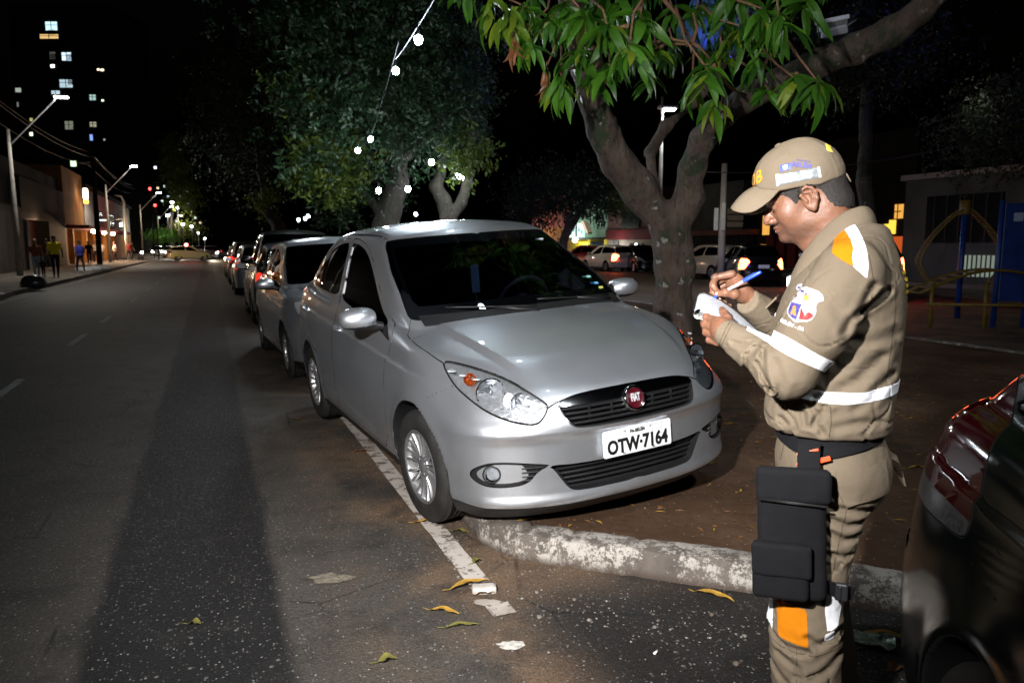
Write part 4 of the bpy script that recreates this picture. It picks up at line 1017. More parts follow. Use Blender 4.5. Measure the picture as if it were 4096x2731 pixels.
    nb=MB(); nb.ball((.3020,-.0765,1.2975),(.0045,.0026,.0040),10,6); bits('fingernail',nb,bpy.data.materials['nail'])
    # dark hair: short at temple, nape
    t=NT('short_black_hair'); st=t.noise(420,3,.6); t.set(Base_Color=t.ramp(st,[(.35,(.004,.003,.003)),(.7,(.022,.016,.013))]),Roughness=.55,Normal=t.bump(st,.9,.003)); M_HAIR=t.m
    HV,HQ=None,None
    S=Surf(sk,Vs[0],np.concatenate([Qs[0][:,[0,1,2]],Qs[0][:,[0,2,3]]]))
    xz=lambda V:V[:,[0,2]]
    h1=[(.160,1.594),(.105,1.615),(.108,1.594),(.115,1.574),(.119,1.560),(.124,1.573),(.134,1.585)]; h2=[(.100,1.612),(.059,1.640),(-.02,1.66),(-.02,1.56),(.010,1.560),(.028,1.562),(.041,1.575),(.056,1.592),(.068,1.605)]
    def hg(V):
        j=.0035*fbm(V,120.0,2)+.003*fbm(V,40.0,1); return np.minimum(polysd(xz(V),h1),polysd(xz(V),h2))+j*2
    H1,rest=S.cut(hg); P=Piece(); P.surf(H1,0,False,1,off=.0035); P.wall(H1,.004,0,False,1,top=.0035); P.obj('hair',M_HAIR,man)
    # stubble, moustache, eyebrow, eyelid line, lips as thin raised tufts
    M_BROW=mat('eyebrow_hair',(.02,.013,.010),.7,var=.4,vs=300)
    for b in (1,-1):
        nb=MB(); nb.tube([hp(.101,.014*b,.018),hp(.098,.030*b,.021),hp(.088,.045*b,.017)],[.0022,.003,.0015],6,flat=.6); bits('eyebrow',nb,M_BROW)
        nb=MB(); nb.tube([hp(.0955,.020*b,-.0085),hp(.0965,.031*b,-.0095),hp(.090,.043*b,-.0075)],[.0009,.0014,.0009],6); bits('eyelash',nb,M_BROW)
    M_LIP=mat('lip',(.26,.085,.065),.38,var=.15,vs=90)
    L1,_=S.cut(lambda V:np.maximum(np.abs(((V-HC)@HM)[:,1])-.021,np.maximum(.0985-((V-HC)@HM)[:,0],np.abs(((V-HC)@HM)[:,2]+.0555)-.0115+25*((V-HC)@HM)[:,1]**2)),lambda C,N:C[:,0]>.12)
    if len(L1.T): P=Piece(); P.surf(L1,0,False,1,off=.0004); P.obj('lips',M_LIP,man)
    M_STUB=NT('stubble'); s_=M_STUB.noise(500,2); M_STUB.set(Base_Color=M_STUB.ramp(s_,[(.35,(.10,.05,.035)),(.65,(.30,.15,.09))]),Roughness=.6); M_STUB=M_STUB.m
    mst,_=S.cut(lambda V:(np.maximum(np.maximum(np.abs(((V-HC)@HM)[:,1])-.026,.094-((V-HC)@HM)[:,0]),np.abs(((V-HC)@HM)[:,2]+.0435)-.0035)+.004*fbm(V,200.0,1)),lambda C,N:C[:,0]>.12)
    if len(mst.T): P=Piece(); P.surf(mst,0,False,1,off=.0007); P.obj('moustache',M_BROW,man)
    # ----- shirt
    sh=Shirt(); lo=(-.20,-.34,.93);hi=(.34,.36,1.56); G=grid_pts(lo,hi,.0065); V,Q=nets(sh(G),lo,.0065)
    T=np.concatenate([Q[:,[0,1,2]],Q[:,[0,2,3]]]); Sh=Surf(sh,V,T)
    # open cuffs and neck: clear the end caps so skin comes out of a sleeve
    near=lambda C,N:(C[:,1]>.02)
    M_SEAMK=cloth('khaki_stitch',(.15,.115,.075))
    shirt=Piece()
    band=[(.150,1.262),(.170,1.232),(.040,1.168),(.020,1.198)]; arm=lambda C,N:(sh.larm(C)<.02)&(C[:,0]<.175)
    d3=np.array((.104,.052,-.233));d3/=np.linalg.norm(d3)
    d3=np.array((-.44,.0,-.90)) ; d3=np.array((.48,.0,-.877)); 
    # tape round the upper arm, perpendicular to the sleeve
    c0=np.array((.098,.235,1.216)); bd=np.array((.44,.10,-.89)); bd/=np.linalg.norm(bd)
    R1,Sh=Sh.cut(lambda V:np.abs((V-c0)@bd)-.0165+.0015*np.sin(V[:,0]*40),lambda C,N:(sh.larm(C)<sh.body(C)-.004)&(sh.larm(C)<.03)&(((C-np.array((.098,.235,1.216)))@np.array((.89,0,.44)))<.12)&(C[:,2]>1.13))
    zt=pchip([-.2,-.12,-.06,0,.06,.12,.2],[1.112,1.108,1.098,1.0945,1.098,1.102,1.106])
    R2,Sh=Sh.cut(lambda V:np.abs(V[:,2]-zt(V[:,0]))-.0135,lambda C,N:(sh.body(C)<.02)&(sh.larm(C)>.004)&(C[:,2]<1.14))
    SO=[(.012,1.508),(.022,1.485),(.028,1.465),(.030,1.445),(.008,1.428),(-.016,1.415),(-.013,1.435),(-.014,1.456),(-.009,1.475),(-.003,1.49)]
    SW=[(.010,1.510),(-.014,1.520),(-.026,1.50),(-.035,1.479),(-.043,1.445),(-.047,1.415),(-.045,1.388),(-.016,1.4145),(-.013,1.435),(-.014,1.456),(-.009,1.475),(-.003,1.49)]
    up=lambda C,N:(C[:,1]>.04)&(C[:,2]>1.36)
    R3,Sh=Sh.cut(lambda V:polysd(xz(V),SO),up); R4,Sh=Sh.cut(lambda V:polysd(xz(V),SW),up)
    mx=lambda L:[(x,z) for x,z in L]
    upr=lambda C,N:(C[:,1]<-.04)&(C[:,2]>1.36)&(N[:,0]>-.3)
    FO=[(.105,1.445),(.060,1.480),(.045,1.462),(.070,1.430),(.100,1.412)]; FW=[(.125,1.425),(.105,1.445),(.098,1.416),(.118,1.395)]
    R5,Sh=Sh.cut(lambda V:polysd(xz(V),FO),upr); R6,Sh=Sh.cut(lambda V:polysd(xz(V),FW),upr)
    shirt.surf(Sh,0,False,1); so=shirt.obj('shirt',[M_KHAKI],man)
    for nm,RR,m,of in (('reflective_armband',R1,M_REFL,.0018),('reflective_waist_tape',R2,M_REFL,.0015),('orange_shoulder_patch',R3,M_ORANGE,.001),('reflective_shoulder_tape',R4,M_REFL,.0014),('orange_shoulder_patch',R5,M_ORANGE,.001),('reflective_shoulder_tape',R6,M_REFL,.0014)):
        if len(RR.T)==0: continue
        RR=RR.largest()
        P=Piece(); P.surf(RR,0,False,1,off=of); P.wall(RR,.002,0,False,1,top=of); P.obj(nm,m,so)
    P=Piece(); 
    # ---- draping of flat prints onto a surface
    def drape(V,f,off=.0012,y0=.42,y1=-.05,sgn=1):
        V=np.array(V); a=np.full(len(V),y0*sgn); b=np.full(len(V),y1*sgn); ts=np.linspace(0,1,60); hit=np.full(len(V),np.nan); 
        prev=a.copy()
        for t in ts:
            y=a+(b-a)*t; v=f(np.stack([V[:,0],y,V[:,2]],1)); new=np.isnan(hit)&(v<0); hit[new]=y[new]
        lo_=hit+ (y0-y1)*sgn/59; hi_=hit.copy()
        for _ in range(14):
            m=(lo_+hi_)/2; v=f(np.stack([V[:,0],m,V[:,2]],1)); hi_=np.where(v<0,m,hi_); lo_=np.where(v<0,lo_,m)
        return np.stack([V[:,0],lo_+off*sgn,V[:,2]],1)
    def drape_poly(name,poly,f,m,off,parent,sub=.003,y0=.42,y1=-.05,sgn=1):
        pl=[Vector(p) for p in poly]; xs=[p[0] for p in poly]; zs=[p[1] for p in poly]; ex=[]
        x=min(xs)
        while x<max(xs):
            z=min(zs)
            while z<max(zs): ex.append(Vector((x,z))); z+=sub
            x+=sub
        vs,es,fs,*_=delaunay_2d_cdt(pl+ex,[(i,(i+1)%len(pl)) for i in range(len(pl))],[list(range(len(pl)))],2,1e-6)
        V=np.array([(v.x,0,v.y) for v in vs]); V=drape(V,f,off,y0,y1,sgn); ok=~np.isnan(V[:,1])
        F_=[q for q in fs if all(ok[list(q)])]; V[~ok]=0
        lab=list(range(len(V)))
        for _ in range(60):
            ch_=False
            for q in F_:
                m_=min(lab[i] for i in q)
                for i in q:
                    if lab[i]!=m_: lab[i]=m_; ch_=True
            if not ch_: break
        if F_:
            from collections import Counter
            big=Counter(lab[q[0]] for q in F_).most_common(1)[0][0]; F_=[q for q in F_ if lab[q[0]]==big]
        us_=sorted({i for q in F_ for i in q}); rm_={v:k for k,v in enumerate(us_)}; V=V[us_]; F_=[tuple(rm_[i] for i in q) for q in F_]
        me=bpy.data.meshes.new(name); me.from_pydata(V.tolist(),[],[tuple(q)[::-1] if sgn<0 else tuple(q) for q in F_]); me.polygons.foreach_set('use_smooth',[True]*len(me.polygons)); return link(name,me,parent,m)
    def drape_text(name,txt,size,x,z,rot,f,m,parent,xs=1,bold=0,off=.0016,y0=.42,y1=-.05,shear=0,flip=True):
        me=text_mesh(txt,size,0,xs=xs,bold=bold,shear=shear); bm=bmesh.new(); bm.from_mesh(me); bmesh.ops.triangulate(bm,faces=bm.faces)
        bmesh.ops.subdivide_edges(bm,edges=[e for e in bm.edges if e.calc_length()>size*.25],cuts=1); bm.to_mesh(me); bm.free()
        c,s_=math.cos(rot),math.sin(rot); V=np.array([v.co[:] for v in me.vertices]); sx=-1 if flip else 1
        X=x+sx*(V[:,0]*c-V[:,1]*s_); Z=z+(V[:,0]*s_+V[:,1]*c); W=drape(np.stack([X,0*X,Z],1),f,off,y0,y1); W=np.where(np.isnan(W),0,W)
        for v,p in zip(me.vertices,W): v.co=p
        me.update(); return link(name,me,parent,m)
    pol=lambda name,c,**k:drape_poly(name,k['p'],k.get('f',sh),mat('print_'+name+str(round(c[0],2)),c,.6,var=.12,vs=120),k['o'],k.get('par',so))
    BD=rounded([(.101,1.369),(.076,1.366),(.047,1.356),(.040,1.336),(.053,1.335),(.058,1.324),(.056,1.312),(.061,1.299),(.071,1.290),(.087,1.289),(.100,1.286),(.107,1.292),(.119,1.302),(.121,1.312),(.116,1.325),(.112,1.337),(.104,1.341),(.104,1.352),(.110,1.358)],1)
    bg_=drape_poly('arm_badge',BD,sh,mat('badge_white',(.42,.42,.43),.55,var=.03),.0016,so)
    def inset(p,k): return [(.083+(x-.083)*k,1.328+(z-1.328)*k) for x,z in p]
    q3=[(.1125,1.331),(.090,1.3265),(.099,1.292),(.107,1.296),(.117,1.304),(.118,1.312)]
    q4=[(.087,1.325),(.060,1.314),(.058,1.307),(.063,1.300),(.072,1.2935),(.086,1.2925),(.096,1.2905)]
    drape_poly('badge_blue_field',q3,sh,mat('badge_blue',(.05,.045,.22),.55,var=.5,vs=90),.0021,bg_,.002)
    drape_poly('badge_red_field',[(.090,1.318),(.082,1.316),(.076,1.310),(.068,1.312),(.061,1.303),(.066,1.298),(.073,1.294),(.086,1.293),(.093,1.295),(.091,1.306)],sh,mat('badge_red',(.36,.02,.022),.55,var=.2,vs=120),.0022,bg_,.002)
    drape_poly('badge_tower',[(.108,1.322),(.104,1.324),(.100,1.321),(.101,1.313),(.099,1.303),(.104,1.301),(.106,1.305),(.110,1.302),(.113,1.305),(.110,1.313)],sh,mat('badge_tower_orange',(.42,.17,.06),.55,var=.2),.0026,bg_,.002)
    drape_poly('badge_wave',[(.086,1.319),(.072,1.317),(.063,1.311),(.066,1.309),(.074,1.312),(.080,1.302),(.082,1.308),(.086,1.313)],sh,bpy.data.materials['badge_white'],.0027,bg_,.002)
    sun=[(.0795+.0055*math.cos(a),1.3425+.0062*math.sin(a)) for a in np.linspace(0,2*PI,15)[:-1]]
    ray=[]; 
    for k in range(26):
        a=2*PI*k/26; rr=.0135 if k%2 else .0065; ray.append((.0795+rr*math.cos(a)*.9,1.3425+rr*math.sin(a)))
    drape_poly('badge_sun_rays',ray,sh,mat('badge_ray',(.22,.10,.20),.55,var=.6,vs=200),.0020,bg_,.002)
    drape_poly('badge_sun',sun,sh,mat('badge_yellow',(.50,.38,.05),.55,var=.05),.0025,bg_,.002)
    for (x,z) in ((.1005,1.3585),(.0895,1.3565)):
        drape_poly('badge_flame',[(x+.004,z-.003),(x+.0045,z+.001),(x+.002,z+.003),(x,z+.0015),(x-.002,z+.0025),(x-.004,z),(x-.003,z-.003)],sh,mat('badge_torch',(.07,.04,.16),.55,var=.5,vs=200),.0021,bg_,.002)
    for p in ([(.1035,1.354),(.0985,1.352),(.0995,1.338),(.104,1.334)],[(.0945,1.352),(.0915,1.352),(.0885,1.338),(.086,1.334),(.090,1.333)]):
        drape_poly('badge_arm',p,sh,mat('badge_arm_pale',(.62,.45,.50),.55,var=.1),.0019,bg_,.002)
    for p in ([(.0765,1.364),(.0758,1.364),(.0895,1.327),(.0905,1.327)],[(.0905,1.3275),(.0895,1.327),(.0985,1.288),(.0995,1.288)],[(.114,1.3325),(.114,1.3315),(.089,1.3265),(.058,1.3145),(.058,1.3155),(.089,1.3275)]):
        drape_poly('badge_line',p,sh,bpy.data.materials['badge_torch'],.0023,bg_,.003)
    drape_text('arm_text','BELÉM - PA',.0115,.108,1.2795,R_(-17),sh,M_WHITEP,so,bold=.0003,shear=.15)
    # chest pocket flap and silver trim seen past the arm
    pf=MB(); pf.bbox((0,0,0),(.006,.115,.044),.0025,M=Matrix.Rotation(R_(-42),4,'Y')); pf.v=[(v[0]+.176,v[1]-.085,v[2]+1.306) for v in pf.v]; pf.obj('pocket_flap',M_KHAKI,so)
    pf=MB(); pf.bbox((.132,-.08,1.365),(.012,.11,.028),.003); pf.obj('name_tape',M_REFL,so)
    pf=MB(); pf.bbox((.160,-.085,1.268),(.010,.10,.020),.003); pf.obj('reflective_chest_tape',M_REFL,so)
    # collar: a folded band round the neck
    co=MB(); rows=[]
    tp=[(-.046,0,1.560),(-.034,.042,1.560),(.002,.064,1.548),(.042,.070,1.516),(.078,.062,1.474),(.106,.045,1.430),(.122,.022,1.392)]
    ot=[(-.076,0,1.503),(-.060,.062,1.500),(-.020,.100,1.486),(.028,.108,1.458),(.070,.100,1.422),(.104,.082,1.384),(.128,.060,1.345)]
    ks=np.arange(7.); fT=[pchip(ks,[q[i] for q in tp]) for i in range(3)]; fO=[pchip(ks,[q[i] for q in ot]) for i in range(3)]
    for u in np.linspace(-6,6,49):
        w_=abs(u); sg=1 if u>=0 else -1
        T_=Vector([float(g(w_)) for g in fT]); O_=Vector([float(g(w_)) for g in fO]); T_.y*=sg; O_.y*=sg
        out=(O_-T_); out.z=0; out.normalize(); inn=T_-out*.006+Vector((0,0,-.05)); m_=(T_+O_)/2+out*.010+Vector((0,0,.006+.002*math.sin(u*3)))
        rows.append([inn,T_-out*.004+Vector((0,0,-.004)),T_+Vector((0,0,.001)),T_+out*.008,m_,O_+out*.001,O_-out*.004-Vector((0,0,.001)),m_-out*.006-Vector((0,0,.01))])
    co.grid(rows,flip=True); c=co.obj('collar',M_KHAKI,man); md=c.modifiers.new('s','SUBSURF'); md.levels=1; md.render_levels=1
    bt=MB(); bt.lathe([(0,.003),(.004,.003),(.0055,.0015),(.0055,-.002)],16,axis='Z'); o=bt.obj('button',mat('copper_button',(.55,.24,.13),.3,.7,var=.1),so)
    bp=drape(np.array([(.036,0,1.492)]),sh,.001)[0]; o.location=bp; o.rotation_euler=(R_(-48),R_(12),0)
    # epaulette strap over the shoulder
    EP=[(.058,1.492),(.046,1.506),(.020,1.515),(.014,1.505),(.022,1.478),(.040,1.470)]; 
    # back print, just visible on the far edge
    for z,k in ((1.405,0),(1.385,1),(1.36,2)):
        v=np.array([[-.2,.05+.0*k,z]]); 
    bpz=MB(); rows=[]
    for z in np.linspace(1.415,1.345,10):
        r_=[]
        for y in np.linspace(-.02,.075,8):
            x=-.25
            while sh(np.array([[x,y,z]]))[0]>0 and x<0: x+=.002
            r_.append((x-.003,y,z))
        rows.append(r_)
    for i in (0,2,4,6,8): bpz.grid([rows[i],rows[i+1] if i+1<len(rows) else rows[i]],flip=False)
    bpz.obj('back_print',mat('yellow_print',(.75,.50,.03),.5,var=.2,vs=80),so,kind='stuff')
    # ----- trousers
    pt=Pants(); lo=(-.22,-.24,.05);hi=(.20,.24,1.02); G=grid_pts(lo,hi,.008); V,Q=nets(pt(G),lo,.008); T=np.concatenate([Q[:,[0,1,2]],Q[:,[0,2,3]]]); Pt=Surf(pt,V,T)
    nl=lambda C,N:(C[:,1]>.06)
    KN=[('orange_knee_patch',[(.119,.555),(.043,.549),(.035,.454),(.107,.460)],M_ORANGE),('reflective_knee_tape',[(.150,.541),(.126,.541),(.124,.451),(.150,.462)],M_REFL),
        ('reflective_leg_tape',[(-.002,.612),(-.029,.610),(-.036,.551),(-.031,.507),(-.008,.494),(.001,.55)],M_REFL),('reflective_leg_tape',[(-.003,.491),(-.024,.497),(-.022,.474),(-.002,.467)],M_REFL)]
    out=[]
    for nm,poly,m in KN:
        R_k,Pt=Pt.cut(lambda V,poly=poly:polysd(xz(V),poly),nl); out.append((nm,R_k,m))
    bel=lambda x:np.interp(x,[-.2,-.12,-.04,.03,.085,.16],[1.0,.998,.976,.957,.962,.985])
    Bt,Pt=Pt.cut(lambda V:np.abs(V[:,2]+.10*(V[:,1]-.17)*0-bel(V[:,0]))-.023)
    Sl,Pt=Pt.cut(lambda V:np.abs(V[:,2]-bel(V[:,0])-.034)-.012)
    CG=[(-.005,.918),(-.115,.930),(-.129,.849),(-.029,.831),(-.013,.868)]; Cg,Pt=Pt.cut(lambda V:polysd(xz(V),CG),nl)
    P=Piece(); P.surf(Pt,0,False,1); P.surf(Cg,0,False,1,off=-.0005); po=P.obj('trousers',M_KHAKI,man)
    P=Piece(); P.surf(Cg,0,False,1,off=.007); P.wall(Cg,.009,0,False,1,top=.007); P.obj('cargo_pocket',M_KHAKI,po)
    for nm,RR,m in out:
        RR=RR.largest(); P=Piece(); P.surf(RR,0,False,1,off=.0015); P.wall(RR,.002,0,False,1,top=.0015); P.obj(nm,m,po)
    P=Piece(); P.surf(Bt,0,False,1,off=.009); P.wall(Bt,.010,0,False,1,top=.009); bo=P.obj('duty_belt',M_BLKCLOTH,man)
    P=Piece(); P.surf(Sl,0,False,1,off=.004); P.wall(Sl,.004,0,False,1,top=.004); P.obj('trouser_belt',mat('brown_belt',(.03,.012,.010),.6,var=.2),man)
    def bar(p,q,w_,th,m,name,parent):           # strap between two points, flat towards +y
        p=Vector(p);q=Vector(q); d=(q-p); L=d.length; b=MB(); MM=Matrix.Translation((p+q)/2)@Matrix.Rotation(-math.atan2(d.z,d.x),4,'Y')@Matrix.Rotation(math.atan2(d.y,math.hypot(d.x,d.z)),4,'Z')
        b.bbox((0,0,0),(L,th,w_),min(th,w_)*.3,M=None); b.v=[tuple(MM@Vector(v)) for v in b.v]; return b.obj(name,m,parent)
    M_RED=mat('red_orange_ribbon',(.85,.10,.03),.45,var=.1)
    bar((.058,.199,.985),(.056,.222,.905),.052,.006,M_BLKCLOTH,'hanging_strap',bo)
    bar((.085,.206,.953),(.036,.206,.970),.006,.004,M_RED,'red_stripe',bo); bar((.085,.215,.930),(.030,.213,.929),.007,.004,M_RED,'red_stripe',bo); bar((.032,.205,.942),(.008,.200,.950),.012,.004,M_RED,'red_stripe',bo)
    # back pocket flap standing off the hip
    fb=MB(); fb.bbox((-.163,-.02,.878),(.010,.09,.066),.003,M=Matrix.Rotation(R_(-14),4,'Y')); 
    fb=MB(); rows=[[(-.140,y,.915),(-.158,y,.905),(-.170,y,.875),(-.178,y,.845),(-.172,y,.846),(-.150,y,.88)] for y in (-.07,-.03,.01)]; fb.grid(rows); fb.obj('back_pocket_flap',M_KHAKI,po)
    # ----- thigh pouch
    lo=(-.04,.14,.55);hi=(.21,.31,.96); h=.004; G=grid_pts(lo,hi,h); MM=rotm(0,3,0)
    f=sd_box(G,(.087,.222,.755),(.080,.024,.166),.022,MM); f=f+.0012*fbm(G,40.0,2)
    V,Q=nets(f,lo,h); pc=npmesh('thigh_pouch',V,Q,[M_BLKCLOTH],man)
    def fl(c,b,name,r=.014,par=pc,wav=.002):
        lo_=np.array(c)-np.array(b)-.02; hi_=np.array(c)+np.array(b)+.02; G=grid_pts(lo_,hi_,.0035); f=sd_box(G,c,b,r,MM)+wav*fbm(G,30.0,2)
        V,Q=nets(f,lo_,.0035); return npmesh(name,V,Q,[M_BLKCLOTH],par)
    fl((.088,.247,.886),(.086,.016,.043),'pouch_flap'); fl((.108,.252,.668),(.066,.018,.072),'front_pocket'); fl((.106,.268,.700),(.070,.009,.042),'pocket_flap',.009)
    b=MB()
    def loop(x0,x1,z0,z1,y,w=.0014):
        return [(x0,y,z0),(x1,y,z0),(x1,y,z1),(x0,y,z1),(x0,y,z0)]
    b.tube(loop(.010,.165,.845,.848,.263),.0018,5); b.obj('piping',M_INK,pc)
    bar((.012,.205,.625),(-.062,.165,.600),.036,.006,M_BLKCLOTH,'leg_strap',pc); bk=MB(); bk.bbox((-.034,.192,.612),(.030,.014,.046),.005); bk.bbox((-.030,.201,.612),(.006,.008,.036),.002); bk.obj('strap_buckle',mat('buckle_plastic',(.015,.015,.018),.35,var=.1),pc)
    # stitched seams
    M_ST=mat('seam_thread',(.070,.054,.036),.9,var=.1); M_ST2=mat('pouch_seam',(.022,.022,.024),.7,var=.1)
    def seam(pts,f,parent,wd=.0016,m=M_ST,off=.0012,y0=.36,y1=.0,name='seam'):
        P_=[]; 
        for a,b in zip(pts[:-1],pts[1:]):
            n=max(2,int(math.hypot(b[0]-a[0],b[1]-a[1])/.006))
            P_+=[(a[0]+(b[0]-a[0])*k/n,a[1]+(b[1]-a[1])*k/n) for k in range(n)]
        P_.append(pts[-1]); up=[];dn=[]
        for i,p in enumerate(P_):
            a=P_[max(0,i-1)];b=P_[min(len(P_)-1,i+1)]; d=Vector((b[0]-a[0],b[1]-a[1])).normalized(); up.append((p[0]-d.y*wd/2,0,p[1]+d.x*wd/2)); dn.append((p[0]+d.y*wd/2,0,p[1]-d.x*wd/2))
        U=drape(np.array(up),f,off,y0,y1);D=drape(np.array(dn),f,off,y0,y1); k=len(P_); ok=~(np.isnan(U[:,1])|np.isnan(D[:,1])); V=np.where(np.isnan(np.concatenate([U,D])),0,np.concatenate([U,D]))
        fs=[(i,i+1,k+i+1,k+i) for i in range(k-1) if ok[i] and ok[i+1] and abs(U[i,1]-U[i+1,1])<.03]
        me=bpy.data.meshes.new(name); me.from_pydata(V.tolist(),[],fs); return link(name,me,parent,m)
    for L_ in ([(-.052,1.475),(-.075,1.43),(-.105,1.40)],[(-.048,1.44),(-.060,1.38),(-.058,1.32),(-.045,1.28)],[(.262,1.272),(.289,1.205)],[(.255,1.268),(.281,1.203)],[(.015,1.078),(.010,1.03),(.014,1.0)],[(-.112,1.40),(-.118,1.30),(-.112,1.20),(-.108,1.13)],[(.130,1.30),(.155,1.255)]): seam(L_,sh,so)
    for L_ in ([(-.012,.915),(-.108,.925),(-.121,.853)],[(-.035,.82),(-.02,.72),(-.012,.65)],[(.148,.572),(.09,.565),(.03,.568),(-.04,.578)],[(.148,.440),(.10,.432),(.03,.430),(-.045,.448)],[(.062,.44),(.058,.36),(.055,.30)],[(.128,.90),(.118,.955)]): seam(L_,pt,po)
    # ----- boots
    for sg,x0 in ((1,.02),(-1,-.03)):
        lo=(x0-.12,.1*sg-.08,0);hi=(x0+.22,.1*sg+.08,.18); G=grid_pts((lo[0],lo[1],-.02),hi,.008)
        f=smin(sd_cap(G,(x0-.03,.1*sg,.05),(x0+.14,.1*sg,.035),.048,.042),sd_cap(G,(x0-.01,.1*sg,.06),(x0-.01,.1*sg,.17),.05,.052),.03); f=smax(f,.002-G[...,2],.004); f=np.minimum(f,sd_box(G,(x0+.055,.1*sg,.015),(.14,.048,.015),.012))
        V,Q=nets(f,(lo[0],lo[1],-.02),.008); npmesh('boot',V,Q,[mat('black_leather',(.012,.011,.011),.35,var=.3)],man)
    # ----- cap
    class CapF:
        C=hp(.009,0,.042); rim=pchip([-.12,-.078,-.043,.01,.06,.098,.112,.14],[.004,.003,.003,.015,.031,.055,.072,.10])
        def __call__(s,P):
            P=np.asarray(P,np.float32)
            f=sd_ell(P,s.C,(.113,.089,.104),HM); f=smin(f,sd_ell(P,hp(.035,0,.058),(.080,.076,.078),HM),.02)
            q=(P-HC)@HM; rim=q[...,2]-s.rim(q[...,0])
            f=smax(f,-(rim),.004)
            for k in range(6):       # panel seams
                a=PI*k/3+PI/6; qq=P-s.C; l=qq@HM; ang=np.arctan2(l[...,1],l[...,0]); d=np.abs(np.sin(ang-a))*np.hypot(l[...,0],l[...,1]); d=np.where(np.cos(ang-a)>0,d,1); f=f-.0016*np.exp(-(d/.004)**2)+.0012*np.exp(-(d/.0015)**2)
            return f+.0045*fbm(P,22.0,2,7.7)*1.0
    cf=CapF(); lo=(-.03,-.11,1.56);hi=(.25,.11,1.77); G=grid_pts(lo,hi,.0036); V,Q=nets(cf(G),lo,.0036); T=np.concatenate([Q[:,[0,1,2]],Q[:,[0,2,3]]]); Cs=Surf(cf,V,T)
    cap=thing('cap','khaki peaked cap with a silver strip worn by the traffic officer','cap',man.location,A)
    P=Piece(); P.surf(Cs,0,False,1); cr=P.obj('crown',M_KHAKI,cap)
    b=MB(); top=[];bot=[]
    U=[0,.3,.6,.8,.92,1]
    oa,oy,oc=pchip(U,[.1925,.188,.166,.135,.10,.0595]),pchip(U,[0,.03,.056,.069,.076,.081]),pchip(U,[.0495,.041,.021,.011,.016,.033])
    ba,by_,bc=pchip([0,.3,.6,.8,1],[.110,.106,.094,.080,.0585]),pchip([0,.3,.6,.8,1],[0,.032,.058,.070,.080]),pchip([0,.3,.6,.8,1],[.076,.071,.056,.045,.033])
    for u in np.linspace(-1,1,33):
        w_=abs(u); sg=1 if u>=0 else -1; row=[];rb=[]
        for v in np.linspace(0,1,9):
            A_=np.array([float(ba(w_)),sg*float(by_(w_)),float(bc(w_))]); B_=np.array([float(oa(w_)),sg*float(oy(w_)),float(oc(w_))])
            q=A_+(B_-A_)*v; q[2]+=.008*math.sin(PI*v)*(1-w_*w_); p=Vector(hp(*q)); row.append(p); rb.append(p-Vector(HM@np.array([.0,0,.0035])))
        top.append(row);bot.append(rb)
    b.grid(top,flip=True); b.grid(bot)
    b.grid([[top[i][-1],bot[i][-1]] for i in range(33)],flip=True)
    b.obj('brim',M_KHAKI,cap)
    bt=MB(); bt.ball(hp(.022,0,.146),(.010,.010,.006),14,8,M=Matrix([list(r) for r in HM])); bt.obj('top_button',M_KHAKI,cap)
    drape_poly('silver_strip',[(.170,1.640),(.069,1.655),(.063,1.631),(.167,1.612)],cf,NTm('cap_silver_strip'),.0018,cr,.004,y0=.14)
    drape_poly('strip_end',[(.1705,1.641),(.164,1.642),(.1615,1.613),(.1675,1.612)],cf,M_REFL,.0023,cr,.004,y0=.14); drape_poly('strip_end',[(.074,1.655),(.068,1.656),(.063,1.631),(.068,1.630)],cf,M_REFL,.0023,cr,.004,y0=.14)
    drape_poly('blue_logo_box',[(.162,1.664),(.136,1.669),(.134,1.652),(.160,1.647)],cf,mat('logo_blue',(.05,.08,.40),.5,var=.1),.0018,cr,.004,y0=.14)
    drape_poly('logo_crest',[(.1545,1.6625),(.1445,1.6645),(.143,1.655),(.148,1.6515),(.153,1.653)],cf,mat('logo_white',(.75,.78,.85),.5,var=.4,vs=300),.0022,cr,.003,y0=.14)
    drape_text('cap_text','BELÉM',.0165,.1095,1.6612,R_(-9.5),cf,mat('print_blue',(.07,.075,.30),.6,var=.1),cr,bold=.0004,y0=.14)
    drape_text('cap_text_small','PREFEITURA DE',.0048,.107,1.6725,R_(-9.5),cf,bpy.data.materials['print_blue'],cr,y0=.14)
    # letters across the front, only the last ones face the lens
    def front_text(txt,size,m,name):
        me=text_mesh(txt,size,0,bold=.0007); bm=bmesh.new(); bm.from_mesh(me); bmesh.ops.triangulate(bm,faces=bm.faces); bmesh.ops.subdivide_edges(bm,edges=[e for e in bm.edges if e.calc_length()>size*.2],cuts=1); bm.to_mesh(me); bm.free()
        for v in me.vertices:
            a=v.co.x/.098; c=.086+v.co.y; lo_,hi_=0,.2
            for _ in range(18):
                m_=(lo_+hi_)/2
                if cf(np.array([hp(.012+m_*math.cos(a),m_*math.sin(a),c)]))[0]<0: lo_=m_
                else: hi_=m_
            v.co=hp(.012+(lo_+.0014)*math.cos(a),(lo_+.0014)*math.sin(a),c)
        me.update(); return link(name,me,cr,m)
    front_text('SEMOB',.044,mat('yellow_embroidery',(.55,.24,.01),.6,var=.15,vs=200),'front_letters')
    drape_poly('rear_yellow_print',[(.060,1.721),(.045,1.714),(.043,1.702),(.039,1.694),(.053,1.698),(.056,1.708)],cf,mat('cap_yellow_foil',(.85,.62,.10),.3,var=.3,vs=200),.0018,cr,.004,y0=.14)
    st=MB(); q=hp(-.098,.010,.030); st.bbox(q,(.008,.05,.040),.003,M=Matrix.Rotation(R_(24),4,'Y')); st.tube([hp(-.098,.02,.006),hp(-.100,.02,-.018)],.002,5); st.obj('adjuster_strap',M_KHAKI,cap)
